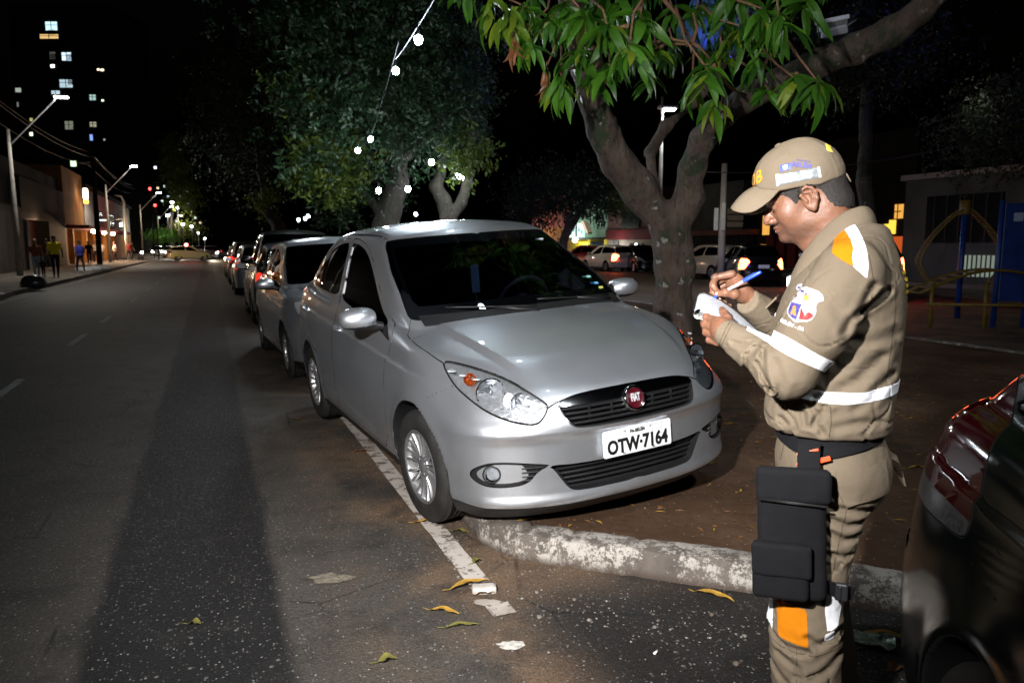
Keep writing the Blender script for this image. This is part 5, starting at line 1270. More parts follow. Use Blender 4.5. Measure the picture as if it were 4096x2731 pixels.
    # ----- notepad and pen
    pad=thing('notepad','curled white notepad with a rolled-over top page held in the officer\'s left hand','notepad',man.location,A)
    M_PAPER=NT('pad_paper'); ob=M_PAPER.tc.outputs['Object']; s_=M_PAPER.n('TexWave',Scale=90.0,Distortion=.3); M_PAPER.l(ob,s_.inputs['Vector'])
    ink=M_PAPER.math('MULTIPLY',M_PAPER.smooth(s_.outputs['Fac'],.8,.95),M_PAPER.smooth(M_PAPER.noise(120,3),.45,.6)); M_PAPER.set(Base_Color=M_PAPER.mix(ink,(.34,.355,.38),(.13,.15,.21)),Roughness=.7); M_PAPER=M_PAPER.m
    ctr=[(.186,1.196),(.215,1.222),(.245,1.248),(.275,1.272),(.305,1.292),(.330,1.304),(.352,1.311)]
    def sheet_pts(off,curl):
        L=[]
        for i,(x,z) in enumerate(ctr):
            a=ctr[max(0,i-1)];c=ctr[min(len(ctr)-1,i+1)]; t=Vector((c[0]-a[0],c[1]-a[1])).normalized(); n=Vector((-t.y,t.x)); L.append(Vector((x,z))+n*off)
        x,z=L[-1]; 
        if curl:
            for k in range(1,13):
                a=R_(90-26*k); r_=.0165-.0006*k; cxx,czz=x+.004,z-.0165; L.append(Vector((cxx+r_*math.cos(a)*1.0,czz+r_*math.sin(a))))
        return L
    wv=Vector((.009,-.113,.038))
    def page(name,off,curl,th,short=0,m=M_PAPER,fan=0):
        L=sheet_pts(off,curl); L=L[:len(L)-short]; b=MB(); rows=[]
        for s_ in np.linspace(0,1,8):
            rows.append([Vector((p.x,.052,p.y-.022))+wv*s_+Vector((fan*(i/len(L)),0,-fan*.6*(i/len(L)))) for i,p in enumerate(L)])
        low=[[p+Vector((.35*th,0,-th)) for p in r] for r in rows]
        b.grid(rows); b.grid(low,flip=True)
        k=len(rows); b.grid([rows[0],low[0]],flip=True); b.grid([rows[-1],low[-1]]); b.grid([[r[0],l[0]] for r,l in zip(rows,low)]); b.grid([[r[-1],l[-1]] for r,l in zip(rows,low)],flip=True)
        return b.obj(name,m,pad)
    page('top_page',.003,True,.0012)
    page('page_block',0,False,.009)
    for k in range(4): page('loose_page',-.010-.003*k,False,.0008,fan=-.006*k,short=0)
    page('cover',-.024,False,.0015,m=mat('pad_cover',(.45,.42,.36),.6,var=.1))
    pen=thing('pen','blue capped clear ballpoint pen in the officer\'s writing hand','pen',man.location,A)
    a=Vector((.3385,-.0500,1.3115)); e=Vector((.205,-.030,1.391)); d=(e-a).normalized(); L=(e-a).length
    Tm=Matrix.Translation(a)@d.to_track_quat('Z','Y').to_matrix().to_4x4()
    def seg(name,prof,m): b=MB(); b.lathe(prof,10); b.v=[tuple(Tm@Vector(v)) for v in b.v]; return b.obj(name,m,pen)
    M_BLUE=mat('pen_blue',(.02,.07,.65),.3,var=0)
    seg('pen_tip',[(0,-.001),(.0006,0),(.0012,.006),(.0022,.008)],M_STEEL); seg('pen_nose',[(.0022,.008),(.0036,.014),(.0038,.024),(.0041,.025)],M_BLUE)
    seg('pen_barrel',[(.0041,.025),(.0041,L-.05)],mat('pen_clear',(.45,.50,.58),.12,var=.1)); seg('pen_cap',[(.0050,L-.055),(.0050,L-.004),(.0040,L),(0,L+.001)],M_BLUE)
    b=MB(); b.bbox((0,.0060,L-.035),(.003,.0018,.036),.0006); b.v=[tuple(Tm@Vector(v)) for v in b.v]; b.obj('pen_clip',M_BLUE,pen)
    return man
def NTm(name):
    t=NT(name); f=t.noise(60,3,.6); t.set(Base_Color=t.ramp(f,[(.4,(.15,.17,.18)),(.60,(.24,.265,.28)),(.74,(.60,.63,.65))]),Roughness=.35,Metallic=.2,Normal=t.bump(t.noise(45,3),.4,.003)); return t.m
officer()
# ================================================================ the other vehicles
class HatchField(SedanField):
    gh=pchip([-3.62,-3.5,-3.42,-3.3,-3.15,-2.9,-2.3,-1.9,-1.5,-1.25,-1.05,-.85,-.6,-.35,-.1,.1],[.80,1.0,1.12,1.30,1.44,1.50,1.545,1.556,1.56,1.548,1.515,1.43,1.295,1.145,.985,.86])
class CornerField(SedanField):
    roundk=.085
    tail_z=pchip([.15,.25,.4,.55,.7,.85,.95,1.02,1.12],[-3.38,-3.46,-3.50,-3.50,-3.455,-3.41,-3.36,-3.29,-3.15])
def emissive_lens(name,c,s): return emit(name,c,s,c)
M_HEADON=emit('headlamp_lit',(1,.93,.82),150); M_TAILON=emit('tail_lamp_lit',(1,.03,.015),1.6,(.2,.005,.005)); M_TAILOFF=mat('tail_lamp_red',(.018,.0005,.0012),.10,0,var=.2,coat=1)
M_STOPON=emit('brake_lamp_lit',(1,.10,.03),26,(.5,.01,.01)); M_HEADOFF=mat('headlamp_glass_plain',(.5,.52,.55),.12,.5,var=.3,vs=30)
def paint(name,c,metal=.4,rough=.3,coat=1.0,spec=.5):
    t=NT(name); d=t.noise(3,5); t.set(Base_Color=t.ramp(d,[(.3,tuple(x*.85 for x in c)),(.7,c)]),Metallic=metal,Roughness=rough,Coat_Weight=coat,Coat_Roughness=.03,Specular_IOR_Level=spec); return t.m
def generic_car(label,pt,field,pos,heading,h=.035,scale=(1,1,1),head=M_HEADOFF,tail=M_TAILOFF,group=None,name='parked_car',near=False,plate=True,glassm=None,roll=0,wheels=True,cat='car',tailbox=(.50,.9,.66,1.0),lampxz=None,seams=()):
    S=surf_from_field(field,h); car=thing(name,label,cat,pos,heading,group)
    yz=lambda V:V[:,[1,2]]; xz=lambda V:V[:,[0,2]]
    ws=rounded([(-.1,1.052),(.25,1.046),(.55,1.030),(.70,1.028),(.708,1.06),(.66,1.28),(.612,1.43),(.57,1.462),(.3,1.473),(-.1,1.475)],1,.2)
    fg=rounded([(-.425,.915),(-.697,1.02),(-.868,1.127),(-1.082,1.251),(-1.288,1.352),(-1.455,1.402),(-1.64,1.430),(-1.80,1.435),(-1.79,1.337),(-1.745,1.187),(-1.725,1.050),(-1.2,1.005),(-.7,.955)],1,.15)
    hatch=isinstance(field,HatchField)
    rg=rounded([(-1.87,1.437),(-2.22,1.43),(-2.6,1.41),(-3.05,1.34),(-3.25,1.16),(-3.2,1.09),(-2.6,1.072),(-1.83,1.052),(-1.84,1.2)] if hatch else [(-1.87,1.437),(-2.07,1.43),(-2.22,1.41),(-2.39,1.36),(-2.58,1.26),(-2.80,1.13),(-2.89,1.085),(-2.6,1.072),(-1.83,1.052),(-1.84,1.2)],1,.2)
    rw=[(-.1,1.44),(.5,1.42),(.58,1.38),(.64,1.12),(.5,1.10),(-.1,1.10)]
    headp=rounded([(.545,.885),(.136,.840),(-.250,.722),(-.262,.700),(-.240,.662),(-.067,.655),(.258,.737),(.418,.793)],1); yx=lambda V:np.stack([V[:,1]-V[:,0],V[:,2]],1)
    body=Piece()
    hl,S=S.cut(lambda V:polysd(yx(V),headp),lambda C,N:(C[:,0]>.1)&(C[:,2]>.6)&(N[:,0]>.05))
    y0,y1,z0,z1=tailbox
    tp=[(y0+.16,z0-.02),(y1,z0-.04),(y1,z1+.04),(y0+.10,z1+.02),(y0,z1-.06),(y0+.06,z0+.1)]
    tl,S=S.cut(lambda V:np.maximum(polysd(yz(V),tp),V[:,0]+3.12),lambda C,N:(C[:,0]<-2.9)&(C[:,2]>.5))
    if lampxz:
        ring,S=S.cut(lambda V:polysd(xz(V),lampxz)-.006,lambda C,N:(C[:,1]>.3)); ring_in,ring_out=ring.cut(lambda V:polysd(xz(V),lampxz)); body.recess(ring_out,.008,1); tl=ring_in
    gr,S=S.cut(lambda V:polysd(yz(V),[(-.1,.74),(.34,.74),(.36,.66),(.30,.61),(-.1,.60)]),lambda C,N:(C[:,0]>.3)&(N[:,0]>.15))
    lg,S=S.cut(lambda V:polysd(yz(V),[(-.1,.42),(.46,.42),(.36,.30),(-.1,.29)]),lambda C,N:(C[:,0]>.3)&(N[:,0]>.15))
    wsS,S=S.cut(lambda V:polysd(yz(V),ws),lambda C,N:(C[:,0]>-1.3)&(C[:,2]>1.0)&(N[:,0]>.25)&(C[:,0]<-.1))
    rws,S=S.cut(lambda V:polysd(yz(V),rw),lambda C,N:(C[:,0]<-2.2)&(C[:,2]>1.05)&(N[:,0]<-.25))
    fgl,S=S.cut(lambda V:polysd(xz(V),fg),side_w); rgl,S=S.cut(lambda V:polysd(xz(V),rg),side_w)
    ai,S=S.cut(lambda V:field.arch(V)-.006,lambda C,N:(C[:,2]<.75)); sk,S=S.cut(lambda V:V[:,2]-.25,lambda C,N:C[:,2]<.4)
    for L_ in seams:
        for a,b in zip(L_[:-1],L_[1:]):
            a=np.array(a);b=np.array(b); G_,S=S.cut(lambda V:(lambda P,e:np.hypot(*(P-a-np.clip(((P-a)@e)/(e@e),0,1)[:,None]*e).T))(xz(V),b-a)-.0028,side_w); body.recess(G_,.01,1)
    if near and not seams:
        for a,b in (((-1.70,.26),(-1.70,1.05)),((-.45,.90),(-.48,.36)),((-2.88,.93),(-2.45,.68)),((-2.1,.45),(-2.09,.27))):
            a=np.array(a);b=np.array(b); G_,S=S.cut(lambda V:(lambda P,e:np.hypot(*(P-a-np.clip(((P-a)@e)/(e@e),0,1)[:,None]*e).T))(xz(V),b-a)-.0025,side_w); body.recess(G_,.01,1)
        def seg(a,b):
            a=np.array(a);b=np.array(b);e=b-a
            return lambda V:np.hypot(*(yz(V)-a-np.clip(((yz(V)-a)@e)/(e@e),0,1)[:,None]*e).T)
        for a,b in (((.66,.66),(.64,.56)),((.64,.56),(.50,.50)),((.50,.50),(-.1,.47)),((.55,.66),(.52,.52))):
            G_,S=S.cut(lambda V:seg(a,b)(V)-.003,lambda C,N:(C[:,0]<-3.0)&(N[:,0]<-.2)); body.recess(G_,.012,1)
        rc,S=S.cut(lambda V:polysd(yz(V),rounded([(-.1,.93),(.30,.93),(.34,.88),(.33,.74),(.27,.70),(-.1,.70)],2)),lambda C,N:(C[:,0]<-3.0)&(N[:,0]<-.2))
        for sd in (1,-1): body.recess(rc,.03,0,mirror=False,side=sd,dirv=(1,0,0))
    for g_ in (fgl,rgl,wsS,rws): body.wall(g_,.01,1)
    lin,_=S.cut(lambda V:1.0-V[:,2]); body.put(lin.V-lin.N*.02,lin.T[:,::-1],-lin.N,1)
    body.surf(S,0); body.surf(ai,1); body.surf(sk,1); body.obj('body',[pt,M_SEAM],car)
    GM=glassm or M_TINT
    for s_,nm in ((wsS,'windscreen'),(rws,'rear_window')):
        if len(s_.T): P=Piece(); P.surf(s_,0,off=-.005); P.obj(nm,GM,car)
    for sd in (1,-1):
        for s_ in (fgl,rgl):
            P=Piece(); P.surf(s_,0,False,sd,off=-.006); P.obj('window',M_TINT,car)
        P=Piece(); P.surf(hl,0,False,sd); P.obj('headlight',head,car)
        P=Piece()
        if lampxz:
            clr,red=tl.cut(lambda V:V[:,2]-.862+.10*(V[:,0]+2.70)*0); P.surf(red,0,False,sd,off=.001); P.obj('tail_lamp',tail,car); P=Piece(); clr=clr.largest(); P.surf(clr,0,False,sd,off=.001); P.obj('reversing_lens',mat('ribbed_grey_lens',(.035,.035,.036),.2,.2,var=.5,vs=90),car)
        else: P.surf(tl,0,False,sd,off=.002); P.obj('tail_lamp',tail,car)
        mirror_part(car,sd,[pt,M_BLACK])
    P=Piece(); P.surf(gr,0); P.obj('grille',M_BLACK,car); P=Piece(); P.surf(lg,0); P.obj('lower_grille',M_BLACK,car)
    if wheels:
        w0=None
        for ax in (0,-2.51):
            for sd in (1,-1):
                if w0 is None: w0=wheel(car,loc=(ax,.755*sd,.302),steer=PI if sd>0 else 0,spokes=7)
                else:
                    w=copy_tree(w0,car); w.location=(ax,.755*sd,.302); w.rotation_euler=(0,0,PI if sd>0 else 0)
    if plate:
        o=plate_part(car,(-3.53,0,.80 if not hatch else .74),detail=False,rz=-PI/2); 
    b=MB(); b.box((-1.4,0,.24),(3.6,1.3,.04)); b.bbox((-.72,0,.86),(.5,1.3,.25),.06); b.bbox((-1.7,-.36,.8),(.2,.48,.7),.06); b.bbox((-1.7,.36,.8),(.2,.48,.7),.06); b.bbox((-2.6,0,.8),(.2,1.2,.6),.06); b.obj('cabin',M_CABIN,car,kind='stuff')
    car.scale=scale; 
    if roll: car.rotation_euler=(Matrix.Rotation(heading,3,'Z')@Matrix.Rotation(roll,3,'X')).to_euler()
    return car
def copy_car(src,label,pos,heading,group=None,mats=None,scale=None):
    c=copy_tree(src); c.location=pos; c.rotation_euler=(0,0,heading); c['label']=label
    if group: c['group']=group
    if scale: c.scale=scale
    if mats:
        for ch in c.children:
            k=ch.name.split('.')[0]
            if k in mats:
                ch.data=ch.data.copy(); ch.data.materials[0]=mats[k]
    return c
SF,HF=SedanField(),HatchField()
P_SILV2=silver('silver_hatch_paint',(.70,.73,.78)); P_BLACK=paint('black_paint',(.006,.006,.007)); P_DKGREEN=paint('dark_green_black_paint',(.0015,.0028,.0026),0,.16,0,.22)
P_WHITE=paint('white_car_paint',(.62,.60,.56),0,.35); P_RED=paint('red_car_paint',(.35,.012,.012),.2,.3); P_GREY=paint('grey_car_paint',(.10,.10,.105),.6,.3); P_BEIGE=paint('cream_paint',(.62,.52,.38),0,.4)
DN=RA-PI/2                                            # cars that face the camera down the street
GP='cars parked along the median kerb'
c2=generic_car('silver hatchback parked right behind the front sedan, its dark windscreen showing',P_SILV2,HF,rd(1.60,8.62,.03),DN+R_(2.5),h=.022,near=True,group=GP,roll=R_(3))
# foreground right: the rear corner of a dark car
fgc=generic_car('dark green-black car whose rear corner and red tail lamp fill the right edge',P_DKGREEN,CornerField(),(0,0,0),0,h=.016,near=True,tail=M_TAILOFF,lampxz=rounded([(-2.90,1.16),(-2.85,1.07),(-2.775,.985),(-2.73,.91),(-2.70,.862),(-2.705,.82),(-2.95,.80),(-3.6,.80),(-3.6,1.10),(-3.1,1.13)],2,.2),seams=[[(-2.705,.82),(-2.67,.80),(-2.62,.785),(-2.53,.775),(-2.40,.765),(-2.32,.70)],[(-2.40,.985),(-2.62,.97),(-2.665,.945),(-2.675,.905),(-2.63,.872),(-2.55,.857),(-2.40,.87)],[(-2.95,.80),(-3.10,.66),(-3.4,.60)]])
fgc.location=(1.345,-1.25,0); fgc.rotation_euler=(0,0,R_(-100))
# the row behind
suv=generic_car('tall black sport utility vehicle, third in the row along the median',P_BLACK,HF,rd(1.66,14.6),DN+R_(1),h=.04,scale=(1.05,1.06,1.16),group=GP)
row=[('dark grey car with lit red tail lamps, fourth in the median row',20.6,P_GREY,1.0),('silver grey car behind the dark ones in the median row',26.6,P_SILV2,1.0),('black car near the far end of the median row',33,P_BLACK,1.1),('dark car at the far end of the median row',40,P_GREY,1.0)]
far_up=generic_car(row[0][0],P_GREY,HF,rd(1.5,row[0][1]),RA+PI/2,h=.05,tail=M_TAILON,group=GP,tailbox=(.60,.95,.80,.96))
far_up.location=rd(1.55,row[0][1]-3.0)
for lb,s,p,k in row[1:]: copy_car(far_up,lb,rd(1.5,s),RA+PI/2,GP,{'body':p,'door_mirror':p},(1,1,k))
GO='cars across the median on the far side road'
far_dn=generic_car('pale hatchback with lit red tail lamps in front of the yellow shop',P_WHITE,HF,rd(22.3,40.8),RA+PI/2,h=.05,tail=M_STOPON,group=GO)
copy_car(far_dn,'red car parked just beyond the pale hatchback across the median',rd(23.6,46.5),RA+PI/2+R_(8),GO,{'body':P_RED,'tail_lamp':M_TAILOFF})
copy_car(far_dn,'black car in shadow left of the mango trunk across the median',rd(22.9,36.0),RA-PI/2-R_(14),GO,{'body':P_BLACK,'tail_lamp':M_TAILOFF})
copy_car(far_dn,'cream van rear with one red lamp seen right of the mango trunk',rd(21.3,29.6),RA+PI/2,GO,{'body':P_BEIGE,'rear_window':P_BEIGE,'tail_lamp':M_TAILON},(1,.95,1.0))
copy_car(far_dn,'black sedan with glowing tail lamp behind the officer\'s pen',rd(19.9,24.6),RA+PI/2-R_(24),GO,{'body':P_BLACK},(1,1,1))
copy_car(far_dn,'black pickup with bright tail lamps behind the playground frame',rd(18.3,18.2),RA+PI/2-R_(28),GO,{'body':P_BLACK},(1.15,1.08,1.14))
# oncoming traffic far down the street
GT='traffic far down the street'
on=generic_car('silver car with both headlamps on, waiting at the far crossing',P_SILV2,HF,rd(-4.6,104),DN,h=.06,head=M_HEADON,group=GT,wheels=True)
for lb,u,s in (('car with headlamps on behind the patrol car',.2,90),('car with bright headlamps far back in the middle lane',-2.2,120),('car with headlamps on beside the far kerb',-6.5,112)):
    copy_car(on,lb,rd(u,s),DN,GT)
for lb,u,s_ in (('far car with red tail lamps just right of the patrol car',.6,98),('far car with red tail lamps in the middle of the avenue end',-1.2,135),('far car with red tail lamps near the vanishing point',.9,165)):
    copy_car(far_up,lb,rd(u,s_),RA+PI/2,GT)
for lb,u,s_ in (('distant oncoming car near the vanishing point, left lane',-4.6,150),('distant oncoming car beyond the left lane one',-2.4,185),('distant oncoming car by the far left kerb',-6.3,200),('distant oncoming car second from the vanishing point',-.6,230)):
    copy_car(on,lb,rd(u,s_),DN,GT)
pol=copy_car(on,'patrol car with a red roof beacon turning across the street',rd(-.6,84.5),RA+R_(10),None,{'headlight':M_HEADOFF,'body':paint('patrol_cream',(.33,.28,.16),.1)})
pol.name='patrol_car'; pol['category']='patrol car'; del pol['group']
b=MB(); b.lathe([(.10,0),(.12,.04),(.10,.14),(0,.16)],12,c=(0,0,0)); bc=b.obj('roof_beacon',emit('beacon_red',(1,.03,.03),900),pol); bc.location=(-1.6,0,1.58)
b=MB(); b.bbox((-1.5,-.85,.55),(3.2,.01,.16),.003); b.obj('side_stripe',mat('yellow_green_stripe',(.30,.34,.05),.5,var=.1),pol)
for lb,u,s in (('motorcycle with its lamps on at the left kerb',-6.0,80),):
    m=thing('motorcycle',lb,'motorcycle',rd(u,s),DN+.3)
    for x in (0,-1.25):
        b=MB(); b.lathe([(.22,-.04),(.30,-.05),(.31,0),(.30,.05),(.22,.04)],20,c=(0,0,0),axis='Y'); o=b.obj('wheel',M_RUBBER,m); o.location=(x,0,.31)
    b=MB(); b.tube([(-.05,0,.35),(-.25,0,.95)],.03,8); b.ball((-.45,0,.80),(.25,.13,.13),12,8); b.ball((-.95,0,.78),(.35,.13,.07),12,8); b.bbox((-.6,0,.45),(.45,.22,.3),.05); b.tube([(-.22,-.35,1.02),(-.24,0,.98),(-.22,.35,1.02)],.018,8); b.obj('frame',M_BLACK,m)
    b=MB(); b.ball((-.10,0,.88),(.07,.09,.09),12,8); b.obj('headlight',M_HEADON,m)
# ================================================================ lamps and light strings
M_BULB=emit('white_bulb_lit',(.80,.92,1),110); M_LEDP=emit('street_lamp_panel',(1,.97,.9),160); M_POLE=mat('pole_concrete',(.20,.19,.17),.8,.0,var=.25,vs=4)
def street_lamp(label,base,head,power,arm_from,color=(1,.93,.82),pole_r=.11,group='street lamps on the left pavement',panel=M_LEDP,sz=.5,cone=150):
    base=Vector(base);head=Vector(head);af=Vector(arm_from); t=thing('street_lamp',label,'street lamp',base,0,group)
    L=lambda p:Vector(p)-base
    b=MB(); b.tube([(0,0,0),L((base.x,base.y,3.0)),L((base.x,base.y,af.z+.6))],[pole_r*1.2,pole_r,pole_r*.6],12); b.obj('pole',M_POLE,t)
    b=MB(); b.tube([L((base.x,base.y,af.z-.2)),L(af),L(af.lerp(head,.9)),L(head+Vector((0,0,.04)))],.035,8); b.obj('arm',M_STEEL,t)
    d=(head-af); d.z=0; d.normalize(); R3=Matrix.Translation(L(head))@Matrix.Rotation(math.atan2(d.y,d.x),4,'Z')
    b=MB(); b.bbox((.1,0,.04),(.62,.26,.10),.03,M=None); b.v=[tuple(R3@Vector(v)) for v in b.v]; b.obj('lamp_head',M_STEEL,t)
    b=MB(); b.bbox((.14,0,-.03),(sz,.24,.05),.01); b.v=[tuple(R3@Vector(v)) for v in b.v]; b.obj('lamp_panel',panel,t)
    lo=lamp('street_lamp_light','SPOT',head+d*.14+Vector((0,0,-.12)),power,color,.15,aim=head+Vector((0,0,-5))+d*1.0,spot=cone,blend=.5)
    return t
street_lamp('tall street lamp nearest on the left, its cool white head shining over the road',rd(-8.0,39.6),rd(-5.9,39.1,8.06),1500,rd(-7.9,39.6,6.0),(1,.95,.86))
street_lamp('second street lamp on the left, beyond the low shops',rd(-7.8,71.4),rd(-5.7,71.4,8.2),2600,rd(-7.7,71.4,6.0),(1,.9,.75))
for k,(s,lb) in enumerate(((105,'third street lamp down the left side'),(140,'fourth and small street lamp down the left side'),(180,'street lamp at the far end of the left row'))):
    street_lamp(lb,rd(-7.8,s),rd(-5.7,s,8.2),2600,rd(-7.7,s,6.0),(1,.85,.65))
street_lamp('street lamp on a slim pole seen between the mango limbs',(4.72,24,0),(4.80,24,5.75),500,(4.72,24,5.5),(.9,.97,1),.07,'lamps of the median and far side',sz=.34)
street_lamp('added unseen lamp behind the viewer, a fill light for the median and officer',rd(4.6,-3.2),rd(3.1,-2.6,7.2),800,rd(4.5,-3.2,6.2),(.88,.95,1),.10,'lamps of the median and far side')  # added fill lamp out of view, lifts the shadows on median and officer
# festoon over the parked cars
def px(x,y,Y):
    u=(x-1176)/1700; v=(784-y)/1700; P_=math.atan(218/1700); d=Vector((u,math.cos(P_)+v*math.sin(P_),-math.sin(P_)+v*math.cos(P_))); return Vector((0,0,1.46))+d*(Y/d.y)
bulbs=[(1.30,1.0,3.85),(.67,3.0,3.80),(.07,5.0,3.80),(-.52,7.0,3.82),(-1.09,9,3.845),(-1.664,11,3.951),tuple(px(851,320,16.2)),tuple(px(822,346,16.3))]
bulbs2=[tuple(px(991,373,16)),tuple(px(1053,403,20.5)),tuple(px(1060,409,20.4)),tuple(px(937,434,16.4)),tuple(px(870,438,16.2)),(-7.69,60,4.0),(-17.39,64,4.0),(-18.2,66,3.9),(-20.5,72,4.0)]
def wire(name,label,pts,r=.006,sag=.0,m=M_BLACK,cat='cable'):
    b=MB(); L=[]
    for i in range(len(pts)-1):
        a=Vector(pts[i]);c=Vector(pts[i+1])
        for k in range(6): t=k/6; p=a.lerp(c,t); p.z-=sag*4*t*(1-t); L.append(p)
    L.append(Vector(pts[-1])); b.tube(L,r,5); o=b.obj(name,m); tag(o,label,cat); return o
M_WIRE=mat('pale_cable',(.30,.31,.33),.5,var=.1)
wire('light_string_cable','pale cable carrying the white bulbs over the parked cars',[(2.2,-1.0,4.25)]+[(x,y,z+.16) for x,y,z in bulbs[:6]],.008,.02,M_WIRE)
wire('light_string_cable','dark cable with small white bulbs running on through the trees',[(-1.70,11.2,4.12),(-1.9,13,4.9)]+[tuple(px(851,318,16.2)),tuple(px(822,340,16.3))]+[(-6,27,4.3)],.006,.05)
def bulb(loc,label,r=.045,m=M_BULB,grp='white festoon bulbs'):
    t=thing('light_bulb',label,'light bulb',loc,0,grp)
    b=MB(); b.ball((0,0,0),(r,r,r*1.1),14,10); b.obj('bulb_glass',m,t); b=MB(); b.lathe([(.014,r*.85),(.018,r*1.2),(.016,.16),(0,.165)],8); b.obj('socket',M_BLACK,t); return t
names={4:'larger of the two bright bulbs hanging from the pale cable',5:'lower bright bulb at the far end of the pale cable',6:'small bulb in the foliage above the hatchback roof',7:'small bulb left in the foliage of the big tree'}
for i,p in enumerate(bulbs): bulb(p,names.get(i,'white festoon bulb of the string above the front sedan, outside the picture'),r=.05 if i<6 else .055)
n2=['bulb above the pale forked trunk','left bulb of the pair at the pale trunk','right bulb of the pair at the pale trunk','small bulb right of the big trunk','bulb left of the big dark trunk','tiny bulb beyond the car roofs','far bulb low over the parked row','far bulb beside another low over the row','farthest festoon bulb down the row']
for lb,p in zip(n2,bulbs2): bulb(p,lb,r=.058 if p[1]<40 else .12)
lamp('festoon_glow','POINT',(-1.25,9.6,3.5),160,(.8,.92,1),.25)
lamp('festoon_glow','POINT',(-2.1,13.6,4.3),170,(.8,.92,1),.3)
lamp('festoon_glow','POINT',(-4.4,15.4,3.2),120,(.85,.92,1),.3)
lamp('festoon_glow','POINT',(-1.7,18.6,3.0),80,(.8,.92,1),.3)
# far lights: small lamp heads down the street, with poles
farp=[(408,477,130),(440,520,150),(420,515,140),(395,465,120),(455,535,170),(470,548,190),(385,495,115)]
M_FARL=emit('far_lamp',(.95,.97,1),45)
def px(x,y,Y):
    u=(x-1176)/1700; v=(784-y)/1700; P_=math.atan(218/1700); d=Vector((u,math.cos(P_)+v*math.sin(P_),-math.sin(P_)+v*math.cos(P_))); return Vector((0,0,1.46))+d*(Y/d.y)
FL=['far street lamp head above the crossing, just left of the vanishing point','rightmost of the two far lamp points level above the traffic','left one of the two far lamp points level above the traffic','highest of the tiny far lamp heads, at the left of their row','far lamp point low over the patrol car beacon','lowest and farthest lamp point at the vanishing point','far lamp head below the highest one at the left of the row']
for i,(x,y,Y) in enumerate(farp):
    p=px(x,y,Y); t=thing('street_lamp',FL[i],'street lamp',(p.x,p.y,0),0,'far street lamps')
    b=MB(); b.tube([(0,0,0),(0,0,p.z)],.10,6); b.obj('pole',M_POLE,t); b=MB(); b.ball((0,0,p.z),(.25,.25,.18),10,8); b.obj('lamp_head',M_FARL,t)
# traffic signals showing red
def signal(p,label):
    t=thing('traffic_light',label,'traffic light',(p.x,p.y,0),0,'traffic lights showing red'); b=MB(); b.tube([(0,0,0),(0,0,p.z-.4)],.07,8); b.bbox((0,0,p.z),(.35,.3,1.0),.04); b.obj('housing',M_BLACK,t); b=MB(); b.ball((0,-.16,p.z+.3),(.16,.06,.16),12,8); b.obj('red_lens',emit('signal_red',(1,.03,.03),14),t)
signal(px(346,440,88),'traffic light showing red left of the crossing'); signal(px(358,478,84),'lower traffic light showing red over the left kerb')
# ================================================================ buildings and street things
def at_u(o): o.rotation_euler=(0,0,RA); return o
def bld(label,name='shop_building',cat='building'):
    return thing(name,label,cat,(0,0,0),RA)
def part(p,name,m,boxes,kind=None,bev=0):
    b=MB()
    for (u0,s0,z0,u1,s1,z1) in boxes: b.box(((u0+u1)/2,(s0+s1)/2,(z0+z1)/2),(abs(u1-u0),abs(s1-s0),abs(z1-z0)))
    o=b.obj(name,m,p)
    if kind: o['kind']=kind
    return o
def wallm(name,c,var=.3): return mat(name,c,.85,var=var,vs=.8,bump=.3,bs=12,bd=.02)
W_STONE=wallm('dark_stone_wall',(.045,.043,.04)); W_DARK=wallm('dark_render',(.012,.011,.010)); W_OR=wallm('ochre_render',(.32,.15,.05)); W_PALE=wallm('pale_render',(.30,.28,.26)); W_GREY=wallm('grey_render',(.07,.073,.07)); W_PINK=wallm('pink_render',(.42,.15,.13)); W_BEI=wallm('beige_render',(.30,.24,.18)); W_RED=wallm('dark_red_band',(.13,.015,.015)); W_GREEN=wallm('green_render',(.24,.34,.26)); W_YEL=wallm('yellow_render',(.55,.42,.04)); W_TOW=wallm('tower_render',(.012,.013,.014))
I_WARM=emit('warm_interior',(1,.62,.32),1.2,(.5,.4,.3)); I_ORG=emit('orange_interior',(1,.48,.08),.9,(.6,.4,.2)); I_YEL=emit('yellow_lit_wall',(1,.78,.05),.9,(.7,.6,.1)); I_TEAL=emit('teal_lit_window',(.62,1,.9),1.0,(.5,.6,.6)); I_GRN=emit('pale_green_window',(.62,.8,.6),.22,(.5,.6,.5)); I_COOL=emit('cool_window',(.6,.85,1),1.5,(.5,.5,.5))
M_IRON=mat('dark_iron',(.02,.02,.02),.5,.5,var=.2); M_DGLASS=mat('dark_window_glass',(.01,.012,.014),.1,0,var=.1)
# left side, facade plane near u=-9.5
t=bld('dark stone fronted building at the left edge behind the lamp pole'); part(t,'wall',W_STONE,[(-16,26,0,-9.5,48.5,3.6)]); part(t,'upper_wall',W_DARK,[(-16,26,3.6,-9.8,62,6.2)])
for k in range(7): part(t,'stone_panel',W_STONE,[(-9.5,40+k*1.2,.1,-9.44,41.1+k*1.2,3.3)])
t=bld('dark garage front with a lit brown roller gate'); part(t,'wall',W_DARK,[(-16,48.6,3.05,-9.5,61.8,5.3),(-16,48.6,0,-9.5,49.6,3.05),(-16,56,0,-9.5,61.8,3.05)])
part(t,'roller_gate',mat('brown_roller_gate',(.16,.05,.03),.45,.3,var=.3),[(-10.4,49.6,0,-10.3,56,3.05)])
for k in range(12): part(t,'gate_slat',bpy.data.materials['brown_roller_gate'],[(-10.3,49.7,.1+k*.24,-10.25,55.9,.27+k*.24)])
part(t,'gate_post',W_PALE,[(-9.6,49.55,0,-9.4,49.75,2.9)])
lamp('gate_lamp','POINT',rd(-9.4,52.5,2.7),130,(1,.6,.35),.1)
